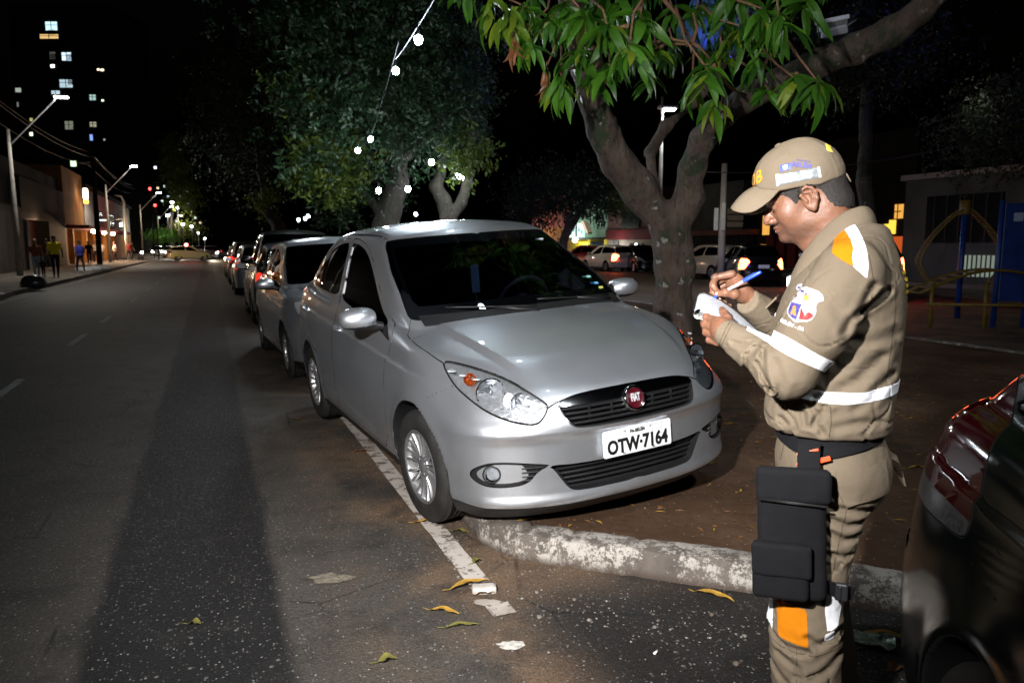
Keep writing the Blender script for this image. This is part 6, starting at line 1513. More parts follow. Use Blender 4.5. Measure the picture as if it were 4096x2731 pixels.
t=bld('ochre walled shop with three warm lamps under its awning'); part(t,'wall',W_OR,[(-16,62,3.1,-9.5,71,7.2)]); part(t,'side_wall',W_PALE,[(-16,61.8,0,-9.5,62.2,3.1)])
part(t,'back_wall',I_WARM,[(-15.2,62.2,0,-15,92,3.0)]); part(t,'counter',W_PALE,[(-13,66,0,-12.4,76,1.1)]); part(t,'awning',W_RED,[(-9.6,62,2.75,-8.0,94,3.0)])
for k in range(5): part(t,'pillar',W_OR,[(-9.7,64+k*6.5,0,-9.35,64.4+k*6.5,2.8)])
for k,(s,z) in enumerate(((66.4,2.62),(72.8,2.62),(79.1,2.62))):
    l=thing('shop_lamp',['first','second','third'][k]+' warm round lamp under the shop awning from the left','lamp',rd(-8.3,s,z),0,'warm lamps under the shop awning'); b=MB(); b.ball((0,0,0),(.17,.17,.15),12,8); b.obj('globe',emit('warm_globe',(1,.72,.45),40),l); b=MB(); b.tube([(0,0,.1),(0,0,.2)],.03,6); b.obj('stem',M_IRON,l); lamp('shop_light','POINT',rd(-8.0,s,2.2),520,(1,.62,.34),.1)
t=bld('pale two storey corner building above the shops'); part(t,'wall',W_PALE,[(-16,71.2,3.1,-9.5,110,6.3)]); part(t,'roof',W_DARK,[(-16.3,71,6.3,-9.2,110.4,6.6)]); part(t,'lower_wall',W_OR,[(-16,93,0,-9.5,110,3.1)])
for s0,s1 in ((77,82.5),(87,92),(97,101)): 
    o=part(t,'window',M_DGLASS,[(-9.5,s0,3.7,-9.46,s1,4.75)]); part(o,'frame',M_IRON,[(-9.47,s0-.1,4.75,-9.40,s1+.1,4.85),(-9.47,s0-.1,3.6,-9.40,s1+.1,3.7)],kind='stuff')
sg=thing('lit_sign','bottle shaped lit sign glowing white and orange on the ochre wall','sign',rd(-8.9,68.2,5.5),RA); b=MB(); b.bbox((0,0,.1),(.35,.25,.85),.1); b.obj('sign_top',emit('sign_white',(1,.82,.6),9),sg); b=MB(); b.bbox((0,0,-.5),(.35,.26,.35),.08); b.obj('sign_foot',emit('sign_orange',(1,.28,.03),7),sg)
# tower with scattered lit windows
t=thing('apartment_tower','tall dark apartment tower at the upper left with a few lit windows','building',(0,0,0),0)
def facev(x,y,Y=150): return px(x,y,Y)
b=MB(); b.box((-88,158,24),(20,14,48)); b.obj('wall',W_TOW,t)
lit=[(117,60,25,18,(.6,.9,1),1.3),(112,84,40,9,(1,.65,.25),.9),(152,130,20,17,(.65,.85,1),1.5),(120,152,8,6,(.9,.9,1),5),(151,192,28,17,(.6,.8,.9),.8),(127,213,18,8,(.7,.9,1),1.0),(41,207,12,9,(.7,.8,.7),.5),(212,224,13,12,(.5,.75,.7),.8),(235,231,5,4,(.8,1,.7),1.6),(158,288,18,18,(.6,.65,.5),.3),(213,286,14,11,(.75,.75,.5),.45),(209,316,6,13,(.3,.45,1),1.0),(168,376,12,12,(.75,1,.7),1.9),(71,275,6,7,(.9,.9,.3),.5),(71,308,7,8,(.8,1,.6),1.6),(225,160,5,4,(1,.8,.5),2.2),(234,161,7,4,(1,.85,.55),3),(356,385,6,6,(.7,.8,1),2.0),(120,128,12,16,(.5,.55,.5),.12),(40,240,3,10,(.6,.6,.6),.3),(239,321,4,4,(.6,.7,.6),.5)]
for i,(x,y,w_,h_,c,s) in enumerate(lit):
    p=px(x,y,150.8); W=w_*150/1700; Hh=h_*150/1700
    b=MB(); b.box((p.x,150.9,p.z),(W,.1,Hh)); o=b.obj('window',emit('tower_window_%d'%i if False else 'tower_window_%s'%('%02d'%i),c,s,(.3,.3,.3)),t)
    if w_>12: b=MB(); b.box((p.x,150.8,p.z),(.10,.08,Hh)); b.box((p.x,150.8,p.z+Hh*.1),(W,.08,.08)); b.obj('window_bar',M_IRON,o)
for ix in range(6):
    for iz in range(9):
        b=MB(); b.box((-96+ix*3.1,150.9,6+iz*4.6),(1.3,.1,1.2)); b.obj('window',M_DGLASS,t)
# pole with transformer
t=thing('utility_pole','dark utility pole in front of the pale corner building','pole',rd(-7.6,63),0); b=MB(); b.tube([(0,0,0),(0,0,9)],[.2,.13],10); b.obj('shaft',W_DARK,t); b=MB(); b.tube([(-.9,0,7.6),(.9,0,7.6)],.05,6); b.obj('crossarm',M_IRON,t)
t=thing('utility_pole','white lower pole with equipment box at the left edge','pole',rd(-8.9,37.6),0); b=MB(); b.tube([(0,0,0),(0,0,3.1)],[.19,.17],12,mi=0); b.tube([(0,0,3.1),(0,0,10)],[.17,.12],12,mi=1); b.obj('shaft',[mat('whitewash',(.55,.54,.5),.7,var=.15),W_STONE],t); b=MB(); b.bbox((.1,-.3,7.3),(.4,.35,1.6),.06); b.obj('transformer',mat('transformer_grey',(.4,.4,.4),.5,var=.2),t)
t=thing('lamp_post','pale curved lamp post before the crossing','lamp post',rd(-7.2,79),0); b=MB(); b.tube([(0,0,0),(0,0,5.6),(-.2,0,6.1),(-.8,0,6.2)],[.12,.10,.08,.06],10); b.obj('shaft',mat('pale_post',(.45,.45,.43),.5,var=.1),t); b=MB(); b.bbox((-2.3,0,3.9),(1.2,.5,.12),.04); b.obj('lamp_shade',emit('post_lamp',(.9,1,.9),1.5),t); b=MB(); b.tube([(0,0,4.0),(-2.3,0,4.0)],.04,6); b.obj('arm',M_STEEL,t)
# clutter on pavement
def blob(name,label,cat,loc,r,m,seed=0,nz=.25,sub=2,group=None):
    bm=bmesh.new(); bmesh.ops.create_icosphere(bm,subdivisions=sub,radius=1)
    for v in bm.verts:
        k=1+nz*mnoise.noise(v.co*1.8+Vector((seed,0,0)))+nz*.6*mnoise.noise(v.co*4.5+Vector((0,seed,0))); v.co=Vector((v.co.x*r[0]*k,v.co.y*r[1]*k,max(-r[2]*.6,v.co.z*r[2]*k)))
    me=bpy.data.meshes.new(name); bm.to_mesh(me); bm.free(); o=link(name,me,None,m); o.location=loc; me.polygons.foreach_set('use_smooth',[True]*len(me.polygons)); return tag(o,label,cat,group)
M_BAG=mat('black_bin_bag',(.02,.025,.022),.25,var=.3); M_WBAG=mat('white_bag',(.5,.5,.5),.5,var=.2)
blob('rubbish_bag','dark rubbish bag lying on the left kerb edge','bag',rd(-5.5,28.8,.25),(.42,.36,.28),M_BAG,3)
for i,(u,s,z) in enumerate(((-6.0,47,.22),(-5.8,49.5,.2),(-6.3,45.5,.2))): blob('rubbish_bag',('middle','farthest','nearest')[i]+' white rubbish bag of the three by the left kerb','bag',rd(u,s,z),(.45,.3,.2),M_WBAG,i+7,group='white rubbish bags by the left kerb')
b=MB(); b.grid([[(-6.0,23.6,.147),(-5.5,23.7,.16),(-5.3,24.4,.147)],[(-6.4,25,.15),(-6,25.2,.17),(-5.6,25.4,.147)]]); o=b.obj('cardboard_scrap',mat('wet_cardboard',(.28,.25,.22),.6,var=.3)); at_u(o); tag(o,'flattened pale cardboard on the pavement near the bottom left','cardboard')
# people on the pavement
SK2=mat('skin_far',(.20,.10,.06),.5,var=.1)
def walker(label,loc,heading,h,top,bot,hair=(.01,.008,.006),skirt=False,stride=.22,shortslv=True):
    t=thing('person',label,'person',loc,heading); k=h/1.72
    lo=np.array((-.45,-.4,-.02));hi=np.array((.45,.4,1.8)); G=grid_pts(lo,hi,.03)
    f=sd_ell(G,(0,0,1.62),(.10,.085,.125)); f=smin(f,sd_cap(G,(0,0,1.42),(0,0,1.55),.06,.055),.03); f=smin(f,sd_ell(G,(0,0,1.22),(.12,.19,.26)),.05); f=smin(f,sd_ell(G,(0,0,.95),(.125,.165,.14)),.05)
    for sg in (1,-1):
        sw=stride*sg; f=smin(f,sd_cap(G,(0,.09*sg,.9),(sw*.5+.03,.10*sg,.5),.085,.06),.03); f=smin(f,sd_cap(G,(sw*.5+.03,.10*sg,.5),(sw*.9,.10*sg,.07),.058,.04),.02); f=smin(f,sd_cap(G,(sw*.9-.03,.10*sg,.035),(sw*.9+.15,.11*sg,.03),.04,.035),.02)
        f=smin(f,sd_cap(G,(0,.19*sg,1.40),(-sw*.4,.25*sg,1.12),.05,.042),.03); f=smin(f,sd_cap(G,(-sw*.4,.25*sg,1.12),(-sw*.4+.10,.25*sg,.88),.04,.032),.02); f=smin(f,sd_ell(G,(-sw*.4+.12,.25*sg,.82),(.03,.022,.06)),.02)
    V,Q=nets(f,lo,.03); C=V[Q].mean(1); arm=np.abs(C[:,1])>.235
    top_=(C[:,2]>.95)&(C[:,2]<1.47)&~(arm&(C[:,2]<1.18)); bot_=(C[:,2]<=.95)&(C[:,2]>.08)&~arm; sh_=(C[:,2]<=.08); hr=(C[:,2]>1.60)&(C[:,0]<.05)|(C[:,2]>1.69)
    mi=np.zeros(len(C),int); mi[top_]=1; mi[bot_]=2; mi[sh_]=3; mi[hr]=4
    nm='w'+str(int(loc[0]*100)); o=npmesh('body',V*k,Q,[SK2,cloth('top_'+nm,top),cloth('trousers_'+nm,bot),mat('shoe_'+nm,(.35,.35,.33),.6,var=.1),mat('hair_'+nm,hair,.5,var=.2)],t,mi=mi.tolist()); return t
UPS=RA+PI/2
walker('man in a bright yellow shirt walking away on the left pavement',rd(-6.1,36.7,.14),UPS,1.78,(.72,.60,.02),(.015,.015,.02))
walker('woman with long fair hair, brown top and light jeans beside the yellow shirted man',rd(-6.75,36.4,.14),UPS,1.62,(.22,.07,.03),(.22,.30,.36),(.24,.15,.06))
walker('small child between the woman and the yellow shirted man',rd(-6.45,36.1,.14),UPS,.85,(.03,.03,.03),(.02,.02,.02))
walker('person in a blue shirt standing farther on near the white bags',rd(-6.0,42.6,.14),UPS+.6,1.60,(.04,.05,.28),(.02,.02,.03))
walker('man in dark clothes walking by the shop front',rd(-8.2,62.5,.14),UPS+PI,1.72,(.015,.015,.015),(.015,.015,.015))
walker('person in white shirt behind the man in dark clothes',rd(-8.1,68.5,.14),UPS,1.7,(.35,.33,.32),(.05,.05,.06))
walker('person in a red shirt near the motorcycle',rd(-6.7,75,.14),UPS+1,1.72,(.38,.03,.03),(.03,.03,.04))
walker('person in a pale shirt by the pale corner building',rd(-7.6,73,.14),UPS+2,1.7,(.45,.42,.42),(.04,.05,.07))
walker('person in dark shirt standing in front of the shop counter',rd(-8.6,49.5,.14),UPS+PI/2,1.7,(.02,.02,.02),(.03,.03,.03))
for k_,(lb,u,s,c) in enumerate((('dark figure sitting near the counter of the lit shop',-10.5,58,(.02,.02,.03)),('person in a brown shirt inside the lit shop front',-10.2,66,(.12,.06,.03)),('person in grey by the third awning pillar',-9.0,71.5,(.10,.10,.11)),('person in a pale shirt beside the second warm lamp',-8.7,69.8,(.32,.30,.27)),('dark figure at the corner past the shops',-7.2,84,(.02,.02,.02)))):
    walker(lb,rd(u,s,.14),UPS+1.3*k_,1.66+.03*k_,c,(.02,.02,.025),stride=.08)
# right side across the median, facade plane u=33
K=33/24.5
def FR(s0,s1,z0,z1,u=33,d=.3): z=lambda v:max(.0,1.46+(v-1.46)*K); return (u,s0*K,z(z0),u+d,s1*K,z(z1))
t=bld('pink and orange shop front across the median, left of the lit windows'); part(t,'wall',W_PINK,[FR(49.1,56,2.9,5.2,d=5)]); part(t,'lower_wall',wallm('orange_render',(.45,.22,.08)),[FR(49.1,56,0,2.9,d=5)]); 
for k in range(3): part(t,'shutter',W_GREY,[FR(49.6+k*2.1,51.2+k*2.1,.3,1.9,u=32.95)])
l=thing('shop_lamp','white lamp on the pink shop front','lamp',rd(32.3,74.5,2.2),0); b=MB(); b.ball((0,0,0),(.16,.16,.16),12,8); b.obj('globe',emit('cool_globe',(.85,.92,1),40),l); b=MB(); b.tube([(0,0,0),(.5,.2,0)],.03,6); b.obj('bracket',M_IRON,l); lamp('shop_light','POINT',rd(31.5,74,2.4),120,(.85,.9,1),.1)
t=bld('green upper storey over a yellow walled shop, its window lit teal'); part(t,'upper_wall',W_GREEN,[FR(43.6,49.0,1.98,4.6,d=5)]); part(t,'lower_wall',W_YEL,[FR(48.1,49,0,1.95,d=5),FR(43.6,44,0,1.95,d=5),FR(46.0,46.3,0,1.95,d=5)])
o=part(t,'window',I_TEAL,[FR(46.75,49.0,2.1,3.1,u=32.9)]); part(o,'window_bar',M_IRON,[FR(47.8,47.9,2.1,3.1,u=32.8,d=.1)])
for k in range(5): part(o,'notice',mat('notice_print',(.35,.45,.45),.6,var=.3,vs=4),[FR(46.9+k*.42,47.15+k*.42,2.3+.2*(k%2),2.6+.2*(k%2),u=32.84,d=.04)])
part(t,'lit_doorway',I_YEL,[FR(46.3,48.1,.4,1.8,u=33.3)]); part(t,'dark_doorway',M_DGLASS,[FR(44,46,.5,1.8,u=33.1)]); part(t,'awning',W_DARK,[(31.6,43.6*K,2.10,33,49*K,2.25)])
l=thing('shop_lamp','white globe lamp over the yellow doorway','lamp',rd(31.4,45.9*K,2.05),0); b=MB(); b.ball((0,0,0),(.24,.24,.22),12,8); b.obj('globe',bpy.data.materials['cool_globe'],l); b=MB(); b.tube([(0,0,0),(0,0,.35)],.03,6); b.obj('stem',M_IRON,l); lamp('shop_light','POINT',rd(31.0,45.9*K,1.8),300,(.9,1,.95),.1)
lamp('facade_light','POINT',rd(30.5,47*K,3.0),300,(.75,1,.85),.3); lamp('facade_light','POINT',rd(30.2,53*K,2.8),200,(1,.75,.6),.3)
t=bld('beige house with a dark red band and three slit windows'); part(t,'wall',W_BEI,[FR(38.2,43.5,0,1.88,d=5)]); part(t,'red_band',W_RED,[FR(38,43.5,1.9,2.5,u=32.8,d=5)]); part(t,'upper_wall',wallm('brown_render',(.12,.06,.045)),[FR(38,43.5,2.5,5,d=5)]); part(t,'balcony_window',M_DGLASS,[FR(39.5,41.6,2.6,3.6,u=32.9)])
for s in (40.4,39.8,39.25): part(t,'slit_window',M_DGLASS,[FR(s-.12,s+.12,.6,1.65,u=32.9)])
part(t,'door',M_IRON,[FR(42.0,42.7,.2,1.8,u=32.9)])
for s,lb in ((42.85,'left'),(41.75,'right')):
    l=thing('wall_lamp','small white wall lamp on the '+lb+' of the dark door across the median','lamp',rd(32.6,s*K,1.0),0); b=MB(); b.ball((0,0,0),(.10,.10,.28),10,8); b.obj('glass',bpy.data.materials['cool_globe'],l); b=MB(); b.box((.12,.04,0),(.12,.1,.2)); b.obj('bracket',M_IRON,l)
lamp('facade_light','POINT',rd(31.5,41.5*K,1.6),130,(.9,.95,1),.1)
t=bld('low dark roofed garage right of the mango trunk'); part(t,'wall',W_DARK,[FR(29.2,34.5,0,2.0,d=4)]); part(t,'roof',mat('dull_red_roof',(.16,.05,.035),.7,var=.3,vs=3),[FR(28.8,35,2.02,2.28,u=32.2,d=5)]); part(t,'upper_wall',W_GREY,[FR(31.0,36,2.3,4.8,u=34,d=4)])
for k in range(14): part(t,'shutter_slat',W_DARK,[FR(29.6+k*.33,29.86+k*.33,.15,1.9,u=32.93,d=.1)])
t=bld('building with orange lit windows behind the officer'); part(t,'wall',W_DARK,[FR(25.5,28.9,0,5,d=4),FR(21,25.4,0,6,u=34,d=4)]); part(t,'window',I_ORG,[FR(28.1,28.5,2.0,2.9,u=32.9)]); o=part(t,'window',I_ORG,[FR(21.45,21.8,2.55,3.1,u=33.9)]); part(o,'window_bar',M_IRON,[FR(21.45,21.8,2.80,2.84,u=33.8,d=.05),FR(21.6,21.62,2.55,3.1,u=33.8,d=.05)],kind='stuff')
part(t,'window',emit('yellow_window',(1,.66,.06),1.3,(.6,.5,.2)),[FR(21.75,22.02,1.95,2.5,u=33.9),FR(22.06,22.25,1.95,2.35,u=33.9)],kind='stuff'); part(t,'red_wall',emit('red_glow_wall',(1,.15,.02),.5,(.3,.05,.02)),[FR(21.2,22.2,1.2,1.85,u=33.9)])
for k in range(4): part(t,'red_panel',W_RED,[FR(25.6+k*.7,26.1+k*.7,.4,2.0,u=32.9)])
t=bld('grey two storey building behind the playground on the right'); part(t,'wall',W_GREY,[(25,4,0,31,21.2,4.1)]); part(t,'ledge',W_PALE,[(24.8,4,3.95,25,21.3,4.15)])
for s0,s1 in ((17.3,20.2),(13.2,16.2)):
    o=part(t,'window',M_DGLASS,[(24.94,s0,1.6,25,s1,3.3)]); 
    for k in range(6): part(o,'window_bar',M_IRON,[(24.88,s0+k*.5,1.6,24.92,s0+.05+k*.5,3.3)])
o=part(t,'window',I_GRN,[(24.93,17.0,.4,25,18.6,1.15)])
for k in range(10): part(o,'window_bar',M_IRON,[(24.86,17.0+k*.17,.4,24.9,17.03+k*.17,1.15)])
for s in range(5,21,2): part(t,'wall_panel',W_GREY,[(24.95,s,.05,25.0,s+1.9,.36)])
lamp('facade_light','POINT',rd(20,15,5.5),14,(1,.9,.75),.4)
# pole with signboards right of the mango trunk
sp=px(1655,640,29); t=thing('sign_pole','weathered pole with pale signboards right of the mango trunk','pole',(sp.x,sp.y,0),0); b=MB(); b.tube([(0,0,0),(0,0,1.3),(0,0,4.6)],[.15,.14,.10],10); b.obj('shaft',wallm('painted_pole',(.42,.36,.30)),t)
b=MB(); b.bbox((-.28,-.1,2.5),(.16,.05,.85),.01); b.obj('sign_board',mat('pale_board',(.62,.58,.5),.6,var=.1),t); b=MB(); b.bbox((-.02,-.16,2.6),(.14,.05,1.05),.01); b.obj('sign_board',bpy.data.materials['pale_board'],t)
for k in range(3): b=MB(); b.bbox((.45,-.12,2.30+k*.25),(.62,.05,.20),.01); b.obj('brown_board',mat('brown_board',(.13,.09,.05),.6,var=.2),t)
lamp('far_side_lamp_light','POINT',rd(20,30,4.2),40,(1,.85,.65),.3)
lamp('far_side_lamp_light','POINT',rd(20.5,40,3.8),130,(1,.85,.65),.3)
# playground: blue posts, yellow hoop ladders
M_YP=mat('worn_yellow_paint',(.12,.075,.007),.5,var=.35,vs=8); M_BP=mat('blue_paint',(.008,.028,.15),.4,var=.25,vs=5)
t=thing('playground_climber','yellow hooped ladder climber hung on a blue post','playground frame',px(2198,728,15.2).xy.to_3d(),R_(-8)); 
b=MB(); b.tube([(0,0,0),(0,0,3.35)],.075,10); b.obj('post',M_BP,t); b=MB(); b.lathe([(.13,3.3),(.14,3.32),(.14,3.75),(0,3.76)],12); b.obj('post_cap',M_YP,t)
def hoop(sg,name='ladder_arm'):
    pts=[];n=16
    for k in range(n+1):
        a=k/n; x=sg*(.12+1.02*math.sin(a*PI*.62)**.9+.0*a); z=3.45-2.35*a-.0; 
        if a>.7: x-=sg*(a-.7)*1.1
        pts.append(Vector((x,0,z)))
    for y in (-.16,.16): b=MB(); b.tube([p+Vector((0,y,0)) for p in pts],.022,6); b.obj(name,M_YP,t)
    for k in range(1,n+1):
        for m_ in (0,.5):
            p=pts[k-1].lerp(pts[k],m_); b=MB(); b.tube([p+Vector((0,-.16,0)),p+Vector((0,.16,0))],.016,5); b.obj('rung',M_YP,t)
hoop(-1); hoop(1); t.scale=(.74,.8,.635)
t=thing('playground_bridge','low yellow arched ladder in front of the wide blue panel','playground frame',px(2230,735,13.6).xy.to_3d(),R_(-10))
pts=[Vector((-1.0+3.4*k/20,0,.62+.42*math.sin(min(1,k/15)*PI)*(1 if k<15 else 1)-(.0 if k<12 else 0))) for k in range(21)]
for y in (-.3,.3): b=MB(); b.tube([p+Vector((0,y,0)) for p in pts],.028,6); b.obj('rail',M_YP,t)
for k in range(21): b=MB(); b.tube([pts[k]+Vector((0,-.3,0)),pts[k]+Vector((0,.3,0))],.018,5); b.obj('rung',M_YP,t)
for x in (-.8,.1,2.2): b=MB(); b.tube([(x,-.3,0),(x,-.3,.8)],.035,8); b.obj('leg',M_YP,t)
b=MB(); b.tube([(-.9,-.34,.42),(2.6,-.34,.42)],.03,8); b.obj('crossbar',M_YP,t)
pp=px(2315,735,13.4); t=thing('blue_panel','wide upright blue panel between two posts in the playground','playground panel',(pp.x,pp.y,0),R_(-12))
b=MB(); b.bbox((0,0,1.35),(.40,.05,1.75),.01); b.obj('panel',M_BP,t)
for x in (-.24,.24): b=MB(); b.tube([(x,0,0),(x,0,2.28)],.045,8); b.obj('post',M_BP,t)
b=MB(); b.box((.02,-.03,1.98),(.15,.01,.15)); b.obj('small_sign',mat('pale_sign_print',(.30,.35,.5),.5,var=.3,vs=30),t)
# power cables across the far side
wire('power_cable','thin cable crossing the dark sky at the right',[px(1590,395,20),px(2352,300,16)],.012,.3)

lamp('headlamp_beam','SPOT',rd(.2,87,.7),2600,(1,.80,.55),.15,aim=rd(.6,60,0),spot=40)
lamp('headlamp_beam','SPOT',rd(-3.5,100,.7),2600,(1,.85,.65),.15,aim=rd(-2.8,70,0),spot=40)

# far end of the avenue: dark blocks with small lit windows
t=thing('far_building','dark block at the far end of the street with tiny lit windows','building',(0,0,0),0)
b=MB(); b.box((-118,262,22),(60,14,44)); b.obj('wall',W_TOW,t)
random.seed(77)
for k,(x,y) in enumerate(((352,418),(362,432),(378,428),(386,452),(398,440),(412,452),(430,468),(438,486),(372,462),(392,492),(418,496),(448,500),(405,508),(460,512),(365,500),(428,440))):
    p=px(x,y,254.5); c_=((.7,.85,1),(1,.8,.5),(.8,1,.9))[k%3]; b=MB(); b.box((p.x,254.6,p.z),(.75,.1,.7)); b.obj('window',emit('far_window_%s'%'abc'[k%3],c_,1.1,(.3,.3,.3)) if k<3 else bpy.data.materials['far_window_%s'%'abc'[k%3]],t)
for z,dx in ((8.3,0),(7.9,.25),(7.4,-.2)):
    wire('overhead_wire',{8.3:'top',7.9:'middle',7.4:'lowest'}[z]+' of the three sagging wires along the left pavement poles',[rd(-8.6+dx,20,z+.4),rd(-8.7+dx,37.6,z),rd(-7.7+dx,63,z),rd(-7.7+dx,95,z)],.014,.5)
# ================================================================ trees
def bark(name,c1,c2,moss=.5):
    t=NT(name); mp=t.n('Mapping'); mp.inputs['Scale'].default_value=(1,1,.35); t.l(t.tc.outputs['Object'],mp.inputs[0]); v=mp.outputs[0]
    a=t.noise(5,7,.7,v); b=t.noise(24,6,.7,v); c=t.ramp(a,[(.3,c1),(.7,c2)]); c=t.mix(t.smooth(b,.5,.75),c,tuple(x*.4 for x in c1))
    m=t.smooth(t.noise(2.2,6,.75),.52,.62); c=t.mix(t.math('MULTIPLY',m,moss),c,(.020,.032,.012))
    l=t.smooth(t.noise(9,3,.5),.66,.70); c=t.mix(t.math('MULTIPLY',l,.7),c,(.30,.30,.28))
    n=t.bump(b,1.0,.03); n=t.bump(a,.8,.06,n); t.set(Base_Color=c,Roughness=.9,Normal=n); return t.m
M_BARK=bark('mango_bark',(.040,.026,.020),(.115,.082,.064),.95); M_BARK2=bark('grey_bark',(.035,.028,.023),(.085,.07,.058),.5); M_BARK3=bark('pale_bark',(.09,.078,.06),(.20,.17,.13),.3)
def leafmat(name,c1,c2,tr=.35,rough=.42):
    t=NT(name); oi=t.n('ObjectInfo'); n=t.noise(7,3); f=t.math('FRACT',t.math('ADD',oi.outputs['Random'],t.math('MULTIPLY',n,.6))); c=t.ramp(f,[(.1,c1),(.9,c2)])
    t.set(Base_Color=c,Roughness=rough); out=t.t.nodes['Material Output']; tl=t.n('BsdfTranslucent'); t.l(c,tl.inputs[0]); mx=t.n('MixShader'); mx.inputs[0].default_value=tr; t.l(t.b.outputs[0],mx.inputs[1]); t.l(tl.outputs[0],mx.inputs[2]); t.l(mx.outputs[0],out.inputs[0]); return t.m
ML_G=leafmat('mango_leaf_green',(.022,.085,.006),(.065,.19,.012)); ML_Y=leafmat('mango_leaf_yellow_green',(.07,.15,.01),(.20,.27,.02)); ML_O=leafmat('mango_leaf_young_copper',(.22,.085,.035),(.38,.17,.08),.3,.35)
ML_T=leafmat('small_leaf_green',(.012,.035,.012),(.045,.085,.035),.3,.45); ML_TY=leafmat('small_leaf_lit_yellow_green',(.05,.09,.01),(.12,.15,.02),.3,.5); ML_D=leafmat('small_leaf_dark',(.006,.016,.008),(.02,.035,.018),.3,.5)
def trunk_mesh(name,chains,h,m,parent,nz=.05,lo_=None):
    P0=np.array([p[0] for c in chains for p in c]); R0=max(p[1] for c in chains for p in c)+.08
    org=np.array(parent.location)
    lo=P0.min(0)-R0; hi=P0.max(0)+R0; G=grid_pts(lo,hi,h); f=np.full(G.shape[:3],9.,np.float32)
    for c in chains:
        for i in range(len(c)-1):
            a,b=np.array(c[i][0]),np.array(c[i+1][0]); ra,rb=c[i][1],c[i+1][1]; pad=max(ra,rb)+.25
            i0=np.maximum(((np.minimum(a,b)-pad-lo)/h).astype(int),0); i1=np.minimum(((np.maximum(a,b)+pad-lo)/h).astype(int)+1,np.array(f.shape))
            sl=tuple(slice(x,y) for x,y in zip(i0,i1)); f[sl]=smin(f[sl],sd_cap(G[sl],a,b,ra,rb),.06)
    near=np.abs(f)<.25; Q=G[near]; f[near]+=nz*fbm(Q,3.0,2,2.2)+nz*.5*fbm(Q*np.array([1,1,.4]),14.0,2,4.2)
    V,F_=nets(f,lo,h); return npmesh(name,V-org,F_,[m],parent)
def leaf_mesh(L=.27,W=.055,bend=.5,fold=.25,seed=0):
    b=MB(); rows=[]; n=9
    for i in range(n+1):
        t=i/n; w_=W*.5*(math.sin(PI*min(1,t**.85))**.8)*(1-.25*t)+.0006; a=-bend*t*t*.9; x=L*(math.sin(t*bend+.001)/bend if bend else t); z=-L*(1-math.cos(t*bend*1.1))/max(bend,.01)*.9
        tw=.25*math.sin(seed+t*2.5); 
        rows.append([(x,-w_*math.cos(tw),z+fold*w_-w_*math.sin(tw)+.004*math.sin(t*14+seed)),(x,0,z),(x,w_*math.cos(tw),z+fold*w_+w_*math.sin(tw)+.004*math.sin(t*13+seed*2))])
    b.grid(rows); b.tube([(-.03,0,.006),(0,0,0)],.0022,4); return b.mesh('leaf')
# ---- the mango tree
mt=thing('mango_tree','mango tree in the median with a forked mossy trunk and long drooping leaves','tree',(1.72,8.0,0))
def ch(L): return [(tuple(px(x,y,Y)),r) for x,y,Y,r in L]
main=[((1.75,8.0,-.1),.31),((1.74,8.0,.25),.24)]+ch([(1545,700,8,.205),(1548,620,8,.19),(1545,560,8,.19),(1535,505,8,.185)])
left=ch([(1530,510,8,.18),(1470,440,7.95,.17),(1415,370,7.9,.170),(1385,300,7.8,.158),(1360,220,7.7,.150),(1348,160,7.6,.135),(1330,70,7.5,.115),(1300,-40,7.4,.10)])
right=ch([(1552,515,8,.16),(1582,450,7.9,.145),(1590,390,7.8,.14),(1612,325,7.6,.130),(1655,268,7.4,.125),(1715,222,7.2,.122),(1790,190,7.0,.118),(1870,150,6.8,.118),(1960,112,6.6,.118),(2050,72,6.5,.115),(2110,25,6.4,.110),(2170,-40,6.3,.105)])
back=ch([(1500,450,8.2,.07),(1495,350,8.6,.06),(1530,290,8.8,.055),(1600,235,8.9,.05),(1660,150,9,.045)])
trunk_mesh('trunk',[main,left,right,back],.026,M_BARK,mt,.045)
def twig(p,q,r0,r1,parent=mt,m=None,name='twig',kink=.06):
    p=Vector(p);q=Vector(q); mid=p.lerp(q,.5)+Vector((random.uniform(-kink,kink),random.uniform(-kink,kink),random.uniform(-kink,kink))); o=Vector(parent.location); b=MB(); b.tube([p-o,mid-o,q-o],[r0,(r0+r1)/2,r1],6); return b.obj(name,m or M_TWIG,parent)
M_TWIG=mat('twig_bark',(.16,.085,.05),.8,var=.3,vs=20)
random.seed(11)
LM=[leaf_mesh(.285,.072,b,f,i) for i,(b,f) in enumerate([(.5,.3),(.9,.35),(1.25,.25),(.7,.5),(1.5,.3)])]
leaf_data={}
def leafdata(i,m):
    k=(i,m.name)
    if k not in leaf_data:
        d=LM[i].copy(); d.materials.clear(); d.materials.append(m); leaf_data[k]=d
    return leaf_data[k]
